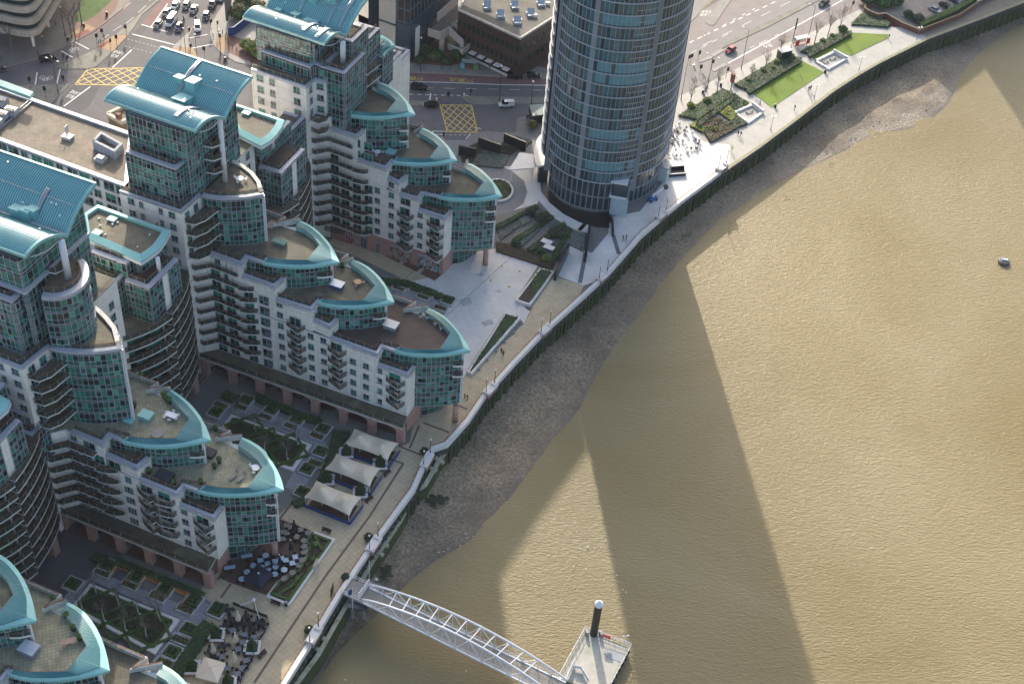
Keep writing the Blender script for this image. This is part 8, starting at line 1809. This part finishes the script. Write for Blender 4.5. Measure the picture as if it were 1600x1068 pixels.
# fence round the dark terrace
fc=thing('cafe_fence','low dark canvas fence round the bottom cafe terrace','fence',(*un(390,955,0),0));m=MB();F=U([(364,942),(384,950),(418,963),(419,972),(414,985),(404,1000),(393,1030),(380,1050),(374,1070)],.5)
for a,b in zip(F,F[1:]): m.bar((*a,.55),(*b,.55),.06,.85)
m.build('canvas_panel',mat('dark_canvas',(.02,.015,.02),.8,0,0),fc)
for p in resample(F,18): m=MB();m.tube((*p,0),(*p,1.1),.04,.04,6);m.ball((*p,1.15),.09,.09,.09,6,4,1);m.build('post',[black,plwhite],fc)
hp=thing('heater_lamp','tall white-topped pole with sloping arms over the cafe terrace','pole',(*un(398,954,0),0));m=MB();a=un(398,954,0);m.tube((*a,0),(*a,3.2),.1,.1,8);m.build('post',rust,hp);m=MB();m.ball((*a,3.4),.35,.35,.3);b=un(375,946,2.6);m.bar((*a,3.3),(*b,2.7),.1,.1);b=un(405,962,2);m.bar((*a,3.3),(*b,1.2),.1,.1);m.build('arm',steel_w,hp)
# benches on the promenade
def bench(px,ang,label):
    x,y=un(*px,.3);t=thing('park_bench',label,'bench',(x,y,0),0,'dark benches on the promenade');m=MB();m.box(x,y,.42,1.9,.5,.06,ang);m.build('seat',mat('dark_bench_timber',(.06,.035,.028),.8,0,.2,3),t);m=MB();nx,ny=-math.sin(ang),math.cos(ang);m.box(x+nx*.26,y+ny*.26,.48,1.9,.07,.45,ang);m.build('backrest',MATS['dark_bench_timber'],t)
    for s in (-1,1): m=MB();m.box(x+math.cos(ang)*s*.8,y+math.sin(ang)*s*.8,.005,.1,.5,.42,ang);m.build('leg',black,t)
for px,a,lab in (((605,739),R(58),'dark bench beside the middle tent'),((577,780),R(58),'dark bench beside the lowest tent'),((510,829),AX,'dark bench above the curved bed'),((430,942),AX,'dark bench below the curved bed'),((410,1022),R(58),'dark bench beside the pyramid hedge at the bottom')): bench(px,a,lab)
for i,(px,py) in enumerate(((663,708),(578,840) if 0 else (576,842),(540,905),(483,987))): shrub((px,py),.85,['dark planted urn by the pier beside the dock bays','dark planted urn by the pier above the gangway','dark planted urn at the gangway gate','dark planted urn by the lowest parapet pier'][i],[hedge_d],h=1.3,group='dark urn shrubs by the parapet piers',name='urn_shrub')
t=thing('notice_board','leaning blue and white map board on the curved bed kerb','sign',(*un(493,893,0),0));m=MB();a,b=un(491,897,0),un(497,884,0);m.bar((*a,1.4),(*b,1.4),.12,1.6);m.build('board',mat('map_board',(.30,.42,.55),.4,0,.3,3),t);m=MB();m.bar((*a,2.25),(*b,2.25),.5,.12);m.build('hood',mat('tan_board',(.40,.32,.2),.6),t)
for s in (a,b): m=MB();m.tube((*s,0),(*s,.65),.06,.06,6);m.build('post',steel_g,t)
t=thing('gate_panel','pair of dark upright panels by the gangway entrance','sign',(*un(519,928,0),0));m=MB();a,b=un(517,933,0),un(521,920,0);m.bar((*a,1.1),(*lerp(a,b,.45),1.1),.1,2.0);m.bar((*lerp(a,b,.55),1.1),(*b,1.1),.1,2.0);m.build('panel',black,t)
# plaza yellow markers
for i,(px,py) in enumerate(((784,415),(812,424),(767,438),(796,448),(768,438) if 0 else (756,505),(831,483))):
    x,y=un(px,py,0);o=MB();o.tube((x,y,.01),(x,y,.35),.28,.1,8);tag(o.build('marker_cone',yell),['small yellow marker uppermost left on the plaza','small yellow marker uppermost right on the plaza','small yellow marker second row left on the plaza','small yellow marker second row right on the plaza','small yellow marker alone in the lower plaza','small yellow marker at the foot of the plaza steps'][i],'marker')
# globe stones along the hedge bed
for i,(px,py) in enumerate(((815,507),(803,521),(789,535),(775,549),(762,563),(749,578))):
    x,y=un(px,py,0);o=MB();o.ball((x,y,.28),.3,.3,.3,10,6);tag(o.build('stone_ball',steel_g),'grey ball light beside the sloping hedge bed kerb','bollard light','grey ball lights')
# white furniture heap on the tower terrace
rnd=random.Random(77);zone=U([(1046,206),(1066,192),(1098,222),(1100,230),(1090,240),(1046,250)],0);wf=mat('dust_sheet_white',(.60,.60,.62),.7,0,.1,2)
for i,p in enumerate(scatter(zone,46,rnd)):
    t=thing('terrace_chair','white covered terrace chair stored among others beside the round tower','chair',(*p,0),0,'stored white terrace chairs');a=rnd.uniform(0,6.28);m=MB();m.box(p[0],p[1],.35,.62,.62,.12,a);m.build('seat',wf,t);m=MB();m.box(p[0]-.28*math.cos(a),p[1]-.28*math.sin(a),.47,.08,.6,.45,a);m.build('backrest',wf if i % 4 else cl['brown'],t);m=MB();m.box(p[0],p[1],.01,.1,.1,.35,a);m.build('leg',black,t)
t=thing('service_hatch','dark open rectangular enclosure with pale frame on the tower terrace','enclosure',(*un(1057,265,.8),0));P=U([(1045,260),(1070,258),(1071,270),(1044,272)],.9);m=MB();m.thick(P+[P[0]],.3,.01,.9,0,1);m.build('frame',[bgran,wf],t);m=MB();m.poly(P,.05);m.build('floor',black,t)
lf=thing('boom_lift','small blue and white boom lift parked by the tower entrance','boom lift',(*un(1019,313,0),0));x,y=un(1019,313,0);m=MB();m.box(x,y,.35,2.2,1.3,.8,R(35));m.build('chassis',mat('lift_blue',(.03,.12,.32),.5),lf)
for sx in (-.8,.8):
    for sy in (-.6,.6): m=MB();c,s=math.cos(R(35)),math.sin(R(35));q=(x+sx*c-sy*s,y+sx*s+sy*c);m.tube((q[0]-.12*s*-1,q[1]-.12*c,.32),(q[0]+.12*s*-1,q[1]+.12*c,.32),.32,.32,10);m.build('wheel',MATS['tyre'],lf)
e=un(1037,294,1.6);m=MB();m.bar((x,y,1.3),(*e,1.8),.3,.3);m.bar((x,y,1.15),(x+.3,y+.2,2.0),.5,.5);m.build('boom',steel_w,lf);m=MB();m.box(e[0]+.5,e[1]+.4,1.3,.9,.9,.9,R(35));m.build('basket',black,lf)
# kiosk by the slip road left of the tower
kx=thing('shelter_kiosk','green-roofed service kiosk half hidden by the tower left edge','kiosk',(*un(836,170,3),0));P=U([(827,164),(856,162),(858,178),(832,181)],3.0);m=MB();m.prism(P,2.7,3.0,0);m.build('roof',mat('green_grey_roof',(.17,.22,.20),.7,0,.1),kx);m=MB();m.prism(offset(P,-.3) if 0 else [lerp(p,P[0],.12) for p in P],0,2.7,0);m.build('wall',bgran,kx)
shrub((832,200),1.3,'russet ball shrub beside the service kiosk',[mat('russet_leaf',(.16,.10,.03),.9,0,.3,2),hedge_g],h=2.2)
# -- rooftop things --
def deck_table(px,z,kind,label):
    x,y=un(*px,z);t=thing('garden_table',label,'table',(x,y,z));m=MB()
    if kind == 'rect': m.box(x,y,z+.7,2.2,1.2,.06,AX);m.build('tabletop',plwhite,t)
    elif kind == 'wood': m.box(x,y,z+.7,2.4,1.0,.08,R(20));m.build('tabletop',mat('pale_teak',(.33,.22,.17),.7,0,.1),t)
    elif kind == 'stone': m.tube((x,y,z+.35),(x,y,z+.45),1.1,1.1,20);m.build('tabletop',mat('grey_stone_table',(.25,.24,.22),.7,0,.1),t)
    else: m.tube((x,y,z+.7),(x,y,z+.75),.75,.75,18);m.build('tabletop',mat('orange_table',(.42,.22,.10),.6) if kind == 'orange' else plwhite,t)
    m=MB();m.tube((x,y,z),(x,y,z+.7 if kind != 'stone' else z+.35),.12,.12,8);m.build('leg',steel_g,t)
    if kind in ('rect','white','orange'):
        for k in range(6 if kind == 'rect' else 3):
            a=k*2*math.pi/(6 if kind == 'rect' else 3)+.4;c=MB();cx_,cy_=x+math.cos(a)*1.25,y+math.sin(a)*.95;c.box(cx_,cy_,z+.4,.5,.5,.06,a);c.box(cx_+math.cos(a)*.23,cy_+math.sin(a)*.23,z+.45,.06,.5,.4,a);c.box(cx_,cy_,z,.08,.08,.4,a);tag(c.build('garden_chair',plwhite if kind != 'orange' else mat('grey_wicker',(.3,.28,.26))),'light garden chair round the '+label[:60],'chair','roof terrace chairs')
deck_table((268,652),25.5,'rect','long white table on the near upper terrace');deck_table((246,679),25.5,'stone','round grey stone table on the near upper terrace');deck_table((559,444),25.5,'orange','orange round table on the middle terrace');deck_table((400,734),19.65,'white','white round table at the prow of the near lower terrace');deck_table((107,1008) if 0 else (109,1005),25.5,'wood','pale wooden picnic table on the bottom left terrace');deck_table((375,283) ,43.1,'white','white round table on the middle drum roof');deck_table((590,241),25.5,'white','white round table on the far middle terrace');deck_table((543,593),5,'white','white garden table on the middle arcade terrace');deck_table((583,600),5,'white','white garden set near the blue sheet on the arcade terrace')
x,y=un(580,591,5.2);bs=MB();rnd=random.Random(2)
for i in range(9): bs.ball((x+rnd.uniform(-.9,.9),y+rnd.uniform(-.5,.5),5.3),.6,.5,.35,7,5,0,.25,rnd)
x2,y2=un(579,637,5.1) ;tag(bs.build('blue_tarpaulin',mat('bright_blue_sheet',(.02,.16,.55),.5)),'crumpled bright blue sheet on the middle arcade terrace','tarpaulin')
def roof_box(px,z,w,d,h,mt,ml,label,name='roof_hatch_box'):
    x,y=un(*px,z+h);t=thing(name,label,'roof hatch',(x,y,z));m=MB();m.box(x,y,z,w,d,h,AX);m.build('base',mt,t);m=MB();m.box(x,y,z+h+.003,w*1.12,d*1.12,.14,AX);m.build('lid',ml,t)
roof_box((228,647),25.5,2.2,1.8,.9,teal,teal_l,'pale green roof hatch beside the white table');roof_box((202,656),25.5,1.6,1.3,.4,teal,teal_l,'low teal roof light left of the roof hatch');roof_box((327,706),19.65,2.0,1.8,.6,black,mat('charcoal_cover',(.04,.045,.05),.7),'charcoal covered box right of the near glass drum');roof_box((257,742),19.65,2.9,2.1,.7,black,MATS['charcoal_cover'],'black covered hot tub on the near lower terrace');roof_box((527,443),25.5,2.4,1.8,.8,blue,plwhite,'white-lidded hatch with a blue side on the middle terrace');roof_box((611,506),19.65,2.6,2.0,1.0,steel_g,stone_w,'white-topped hatch on the dark timber terrace');roof_box((611,237),25.5,2.0,1.8,.7,steel_g,teal_l,'glazed hatch on the far middle terrace');roof_box((45,1011),25.5,2.5,2.0,1.2,steel_g,mat('pale_blue_lid',(.40,.45,.52),.5),'blue-grey topped hatch on the bottom left terrace');roof_box((437,408) if 0 else (437,377),31.4,2.6,1.3,.6,mat('sage_canvas',(.13,.24,.19),.8),MATS['sage_canvas'],'sage green covered sofa on the middle upper terrace','covered_sofa');roof_box((424,351),31.4,1.4,2.2,.2,steel_g,mat('taupe_mat',(.28,.24,.19),.8),'taupe mat lounger beside the middle drum','sun_lounger')
def pot(px,z,label,m_=stone_w,r=.38,leaf=None):
    x,y=un(*px,z);t=thing('plant_pot',label,'plant pot',(x,y,z),0,'roof terrace plant pots');m=MB();m.tube((x,y,z),(x,y,z+.75),r*.6,r,10);m.build('pot',m_,t);m=MB();rnd=random.Random(int(px[0]));m.ball((x,y,z+1.0),r*1.0,r*1.0,r*1.1,8,6,0,.25,rnd);m.build('foliage',leaf or hedge_g,t)
for px,lab in (((657,496),'white pot first from the parapet on the timber terrace'),((667,497),'white pot second along the teal hood'),((680,507),'white pot third along the teal hood'),((689,514),'white pot fourth along the teal hood')): pot(px,19.65,lab)
for px,z,lab in (((337,672),19.65,'small dark potted bush behind the near prow'),((233,739),19.65,'potted bush at the left of the near lower terrace'),((272,757),19.65,'potted bush near the corner of the near lower terrace'),((314,755),19.65,'potted bush beside the near lower crescent'),((335,731),19.65,'potted bush by the brown paving line'),((343,722),19.65,'potted bush just above the one by the paving line'),((535,418),25.5,'bushy pot at the notch of the middle terrace'),((256,620) ,25.5,'round pot at the start of the near upper crescent, first'),((261,626),25.5,'round pot second along the near upper crescent'),((266,630),25.5,'round pot third along the near upper crescent'),((221,590) ,25.5,'loose shrub in the middle of the near upper terrace'),((205,637) if 0 else (210,636),25.5,'dark potted bush beside the near drum fin'),((114,989) if 0 else (115,984),25.5,'first potted ball along the bottom left crescent'),((123,1000) if 0 else (125,999),25.5,'second potted ball along the bottom left crescent'),((105,965) ,25.5,'potted plant by the bottom left parapet'),((84,940),25.5,'potted plant near the upper end of the bottom left terrace')): pot(px,z,lab,black,.5,hedge)
for i,(px,py) in enumerate(((268,760) if 0 else (366,763-5),(374,757))):
    x,y=un(px-2,py+2,19.65);
for i,(px,py) in enumerate(((363,744),(375,747))):
    x,y=un(px,py,20);t=thing('sun_lounger',['left grey lounger on the near prow terrace','right grey lounger on the near prow terrace'][i],'sun lounger',(x,y,19.65),0,'grey loungers');m=MB();m.box(x,y,19.95,.7,1.5,.1,R(-30));m.build('bed',mat('grey_lounger',(.2,.2,.2),.7),t);m=MB();c=(x+.5,y+.9);m.bar((c[0],c[1],20.05),(c[0]+.25,c[1]+.45,20.4),.7,.08);m.build('backrest',MATS['grey_lounger'],t)
for i,(px,py,z) in enumerate(((180,414,37.2),)):
    x,y=un(px,py,z);t=thing('picnic_table','brown table with yellow chairs on the artificial lawn terrace','table',(x,y,z));m=MB();m.box(x,y,z+.7,2.4,.9,.08,R(48));m.build('tabletop',mat('brown_table',(.2,.11,.08),.7),t);m=MB();m.box(x,y,z,.3,.3,.7,R(48));m.build('leg',steel_g,t)
    for k,(dx,dy) in enumerate(((-.9,.1),(-.4,.7),(.2,1.3),(.2,-.9),(.8,-.2))):
        m=MB();m.box(x+dx,y+dy,z+.4,.45,.45,.06);m.box(x+dx-.2,y+dy+.1,z+.46,.06,.45,.4);m.box(x+dx,y+dy,z,.07,.07,.4);tag(m.build('garden_chair',mat('lime_plastic',(.55,.65,.05),.5)),'lime yellow chair at the brown table on the artificial lawn','chair','lime yellow chairs')
# -- gangway and pontoon --
gw=thing('gangway_bridge','long white arched truss gangway from the promenade down to the pontoon','bridge',(*un(566,938,0),0))
Z0,Z1 = .6,-3.4
gA0,gB0=un(562,922,Z0),un(566,946,Z0)
gA1,gB1=un(893,1077,Z1),un(873,1097,Z1)
gl0,gr0=un(577,918,Z0),un(567,941,Z0);gl1,gr1=un(884,1066,Z1),un(858,1086,Z1)
NB=14
def gp(side,t,up=0.0): a,b=(gl0,gl1) if side else (gr0,gr1);p=lerp(a,b,t);return (p[0],p[1],Z0+(Z1-Z0)*t+up)
arch=lambda t: 1.0+3.5*math.sin(math.pi*t)**.8
m=MB()
for i in range(56): t0,t1=i/56,(i+.94)/56;m.quad(gp(0,t0,.05),gp(0,t1,.05),gp(1,t1,.05),gp(1,t0,.05))
m.build('walkway_deck',timber_g,gw)
for s in (0,1):
    m=MB()
    for i in range(28): t0,t1=i/28,(i+1)/28;m.tube(gp(s,t0,arch(t0)),gp(s,t1,arch(t1)),.21,.21,8);m.bar(gp(s,t0,0),gp(s,t1,0),.28,.34)
    m.build('chord',steel_w,gw);m=MB()
    for i in range(NB+1):
        t=i/NB;m.bar(gp(s,t,0),gp(s,t,arch(t)),.13,.13)
        if i<NB:
            t2=(i+1)/NB
            if i % 2: m.bar(gp(s,t,0),gp(s,t2,arch(t2)),.14,.14)
            else: m.bar(gp(s,t,arch(t)),gp(s,t2,0),.14,.14)
    m.build('bracing',steel_w,gw);m=MB()
    for i in range(44): t0,t1=i/44,(i+1)/44;m.bar(gp(s,t0,1.1),gp(s,t1,1.1),.05,.05);m.bar(gp(s,t0,.6),gp(s,t1,.6),.03,.03);m.bar(gp(s,t0,0),gp(s,t0,1.1),.05,.05)
    m.build('handrail',steel_w,gw)
m=MB()
for i in range(2,NB-1): t=i/NB;m.bar(gp(0,t,arch(t)),gp(1,t,arch(t)),.16,.16)
m.build('cross_beam',steel_w,gw)
ap=thing('landing_stage','fenced timber landing with white gate where the gangway meets the parapet','landing stage',(*un(550,925,.6),0));P=U([(533,926),(549,903),(580,917),(568,943)],.6);m=MB();m.prism(P,.2,.6,0,1);m.build('deck',[steel_g,timber_g],ap)
for a,b in ((P[0],P[3]),(P[1],P[2])):
    m=MB()
    for p in resample([a,b],5): m.tube((*p,.6),(*p,1.9),.05,.05,6)
    for h in (1.2,1.85): m.bar((*a,h),(*b,h),.07,.07)
    m.build('railing',steel_w,ap)
m=MB();q0,q1=un(560,937,.6),un(577,914,.6)
for k in range(8): p=lerp(q0,q1,k/7);m.bar((*p,.6),(*p,2.5),.09,.09)
for h in (.9,1.7,2.5): m.bar((*q0,h),(*q1,h),.12,.12)
m.build('gate',steel_w,ap)
for px,py in ((552,962),(570,962),(590,930)):
    x,y=un(px-2,py-24,-.2);m=MB();m.tube((x,y,-6.3),(x,y,.18),.35,.35,10);m.build('pile',steel_g,ap)
P=U([(543,949),(572,952),(598,915),(570,903)],-.3);m=MB();m.prism(P,-.8,-.1,0);m.build('support_frame',mat('dark_steel',(.07,.08,.09),.5,.2,.1),ap)
for px,py,lab in ((551,947,'white flagpole with a blue flag beside the gangway gate'),(577,905,'bare white flagpole on the far side of the gangway gate')):
    x,y=un(px,py,.6);t=thing('flagpole',lab,'flagpole',(x,y,.6),0,'gangway flagpoles');m=MB();m.tube((x,y,-.2),(x,y,6.2),.07,.04,8);m.build('pole',steel_w,t)
    if 'blue' in lab: m=MB();m.bar((x-.25,y,5.4),(x-.35,y+.05,3.6),.04,.04);m.quad((x,y,6.0),(x-.75,y-.15,5.3),(x-.7,y-.1,3.9),(x,y,4.4));m.build('flag',blue,t)
pt_=thing('pontoon','square timber-decked pontoon with white rails at the end of the gangway','pontoon',(*un(930,1030,-4.4),0));PD=U([(915,985),(983,1011),(944,1085),(875,1058)],-4.4);m=MB();m.prism(PD,-6.2,-4.4,0,1);m.build('hull',[mat('dark_hull',(.03,.05,.05),.6,0,.2),mat('grey_green_deck',(.44,.42,.35),.8,0,.16,.6,stain=((.33,.34,.20),.35,.60))],pt_)
m=MB();Q=offset(PD,.25,True);
for a,b in ((Q[0],Q[1]),(Q[0],Q[3]),(lerp(Q[1],Q[2],.05),lerp(Q[1],Q[2],.8))):
    for h in (.6,1.15): m.bar((*a,-4.4+h),(*b,-4.4+h),.07,.07)
    for p in resample([a,b],8): m.tube((*p,-4.4),(*p,-3.25),.06,.06,6)
m.build('railing',steel_w,pt_);m=MB();m.thick([PD[0],PD[3],PD[2],PD[1],PD[0]],.3,-4.75,-4.3,0);m.build('kerb',moss,pt_)
m=MB()
for (a,b) in (((884,1062),(897,1030)),((897,1040),(911,1043)),((908,1042),(920,1062))): p,q=un(*a,-3.6),un(*b,-3.6);m.bar((*p,-3.6),(*q,-3.6),.12,.9)
m.build('inner_rail',steel_w,pt_);m=MB();c=un(963,1024,-4.39);m.box(c[0],c[1],-4.395,3.2,2.0,.06,AX);m.build('access_hatch',steel_g,pt_)
for k in range(8): p=lerp(PD[1],PD[2],(k+.5)/8);m=MB();m.tube((p[0]+.2,p[1],-5.4),(p[0]+.2,p[1],-4.5),.22,.22,8);m.build('fender',black,pt_)
x,y=un(927.5,990,-4.4);pl=thing('mooring_pile','black mooring pile with white conical cap behind the pontoon','pile',(x,y,-6));m=MB();m.tube((x,y,-7.5),(x,y,4.6),.72,.72,20);m.build('pile',mat('black_pile',(.012,.012,.016),.35,.2,0),pl,smooth=False);m=MB();m.tube((x,y,4.6),(x,y,5.1),.80,.80,20);m.tube((x,y,5.1),(x,y,5.9),.80,.02,20,cap=False);m.build('cap',plwhite,pl)
m=MB()
for s in (-1,1): m.box(x+s*1.3,y-.2,-4.6,.5,.9,1.3,.4)
m.build('guide_bracket',steel_g,pl)
x,y=un(946,1002,-4.4);lb_=thing('lifebuoy_board','red lifebuoy board on the pontoon rail','lifebuoy',(x,y,-4.4));m=MB();m.tube((x,y,-4.4),(x,y,-2.9),.05,.05,6);m.build('post',steel_w,lb_);m=MB();m.box(x,y,-3.2,1.5,.12,.85,R(-10));m.build('board',redp,lb_);m=MB()
for s in (-.36,.36):
    for k in range(10): a0,a1=k*.628,(k+1)*.628;m.bar((x+s+.2*math.cos(a0),y-.1,-2.8+.2*math.sin(a0)),(x+s+.2*math.cos(a1),y-.1,-2.8+.2*math.sin(a1)),.08,.08)
m.build('lifebuoy',plwhite,lb_)
x,y=un(974,1010,-4.4);ms=thing('signal_mast','thin white mast with lamps at the pontoon corner','mast',(x,y,-4.4));m=MB();m.tube((x,y,-4.4),(x,y,-.9),.06,.05,6);m.bar((x-.4,y,-1.0),(x+.4,y,-.9),.06,.06);m.build('mast',steel_w,ms);m=MB();m.ball((x+.5,y,-.8),.2);m.ball((x-.4,y,-1.1),.15);m.ball((x+.15,y,-2.4),.15);m.build('lamp',plwhite,ms)
x,y=un(1568,410,-6);by=thing('mooring_buoy','lone grey mooring buoy out in the river at the right edge','buoy',(x,y,-6));m=MB();m.tube((x,y,-6.6),(x,y,-5.4),1.5,1.5,20);m.tube((x,y,-5.4),(x,y,-5.2),1.5,1.2,20);m.build('hull',mat('buoy_grey',(.12,.11,.10),.7,0,.2),by);m=MB();m.box(x,y,-5.2,1.6,.5,.35);m.ball((x-.6,y,-4.95),.25);m.build('deck_fitting',plwhite,by)
# gulls on mud and water
rnd=random.Random(15);gm=mat('gull_white',(.75,.75,.76),.6,0,0)
def gull_pts():
    for px,py in ((685,863),(693,862),(700,858),(719,853),(730,840),(739,838),(728,834),(896,885),(915,889),(946,845),(939,855),(958,893),(964,899),(973,921),(978,925),(943,907),(918,855),(932,820),(898,817),(919,854),(728,1048),(869,955),(887,1062),(695,1000) if 0 else (540,1062)): yield px,py
for px,py in gull_pts():
    z=-5.95 if px>745 or py>900 else -5.6;x,y=un(px,py,z);g=MB();a=rnd.uniform(0,6.28);c,s=math.cos(a),math.sin(a)
    loft(g,[[(x+u*c+r*math.cos(t)*-s,y+u*s+r*math.cos(t)*c,z+.16+h+r*.8*math.sin(t)) for t in [k*math.pi/4 for k in range(8)]] for u,r,h in ((-.22,.01,.01),(-.12,.06,0),(.01,.09,0),(.11,.055,.03),(.15,.04,.10),(.20,.035,.12),(.25,.01,.10))]);o=g.build('gull',gm);tag(o,'small white gull resting on the shallow water or mud edge','gull','white gulls')
hz=MB();hz.prism([(-420,-160),(560,-160),(560,640),(-420,640)],-9,221,0)
hm=bpy.data.materials.new('thin_haze');hm.use_nodes=True;hn=hm.node_tree;hn.nodes.remove(hn.nodes['Principled BSDF']);pv=hn.nodes.new('ShaderNodeVolumePrincipled');pv.inputs['Color'].default_value=(.86,.91,1,1);pv.inputs['Density'].default_value=.00004;pv.inputs['Anisotropy'].default_value=.0
hn.links.new(pv.outputs[0],hn.nodes['Material Output'].inputs['Volume']);tag(hz.build('haze',hm),kind='stuff')
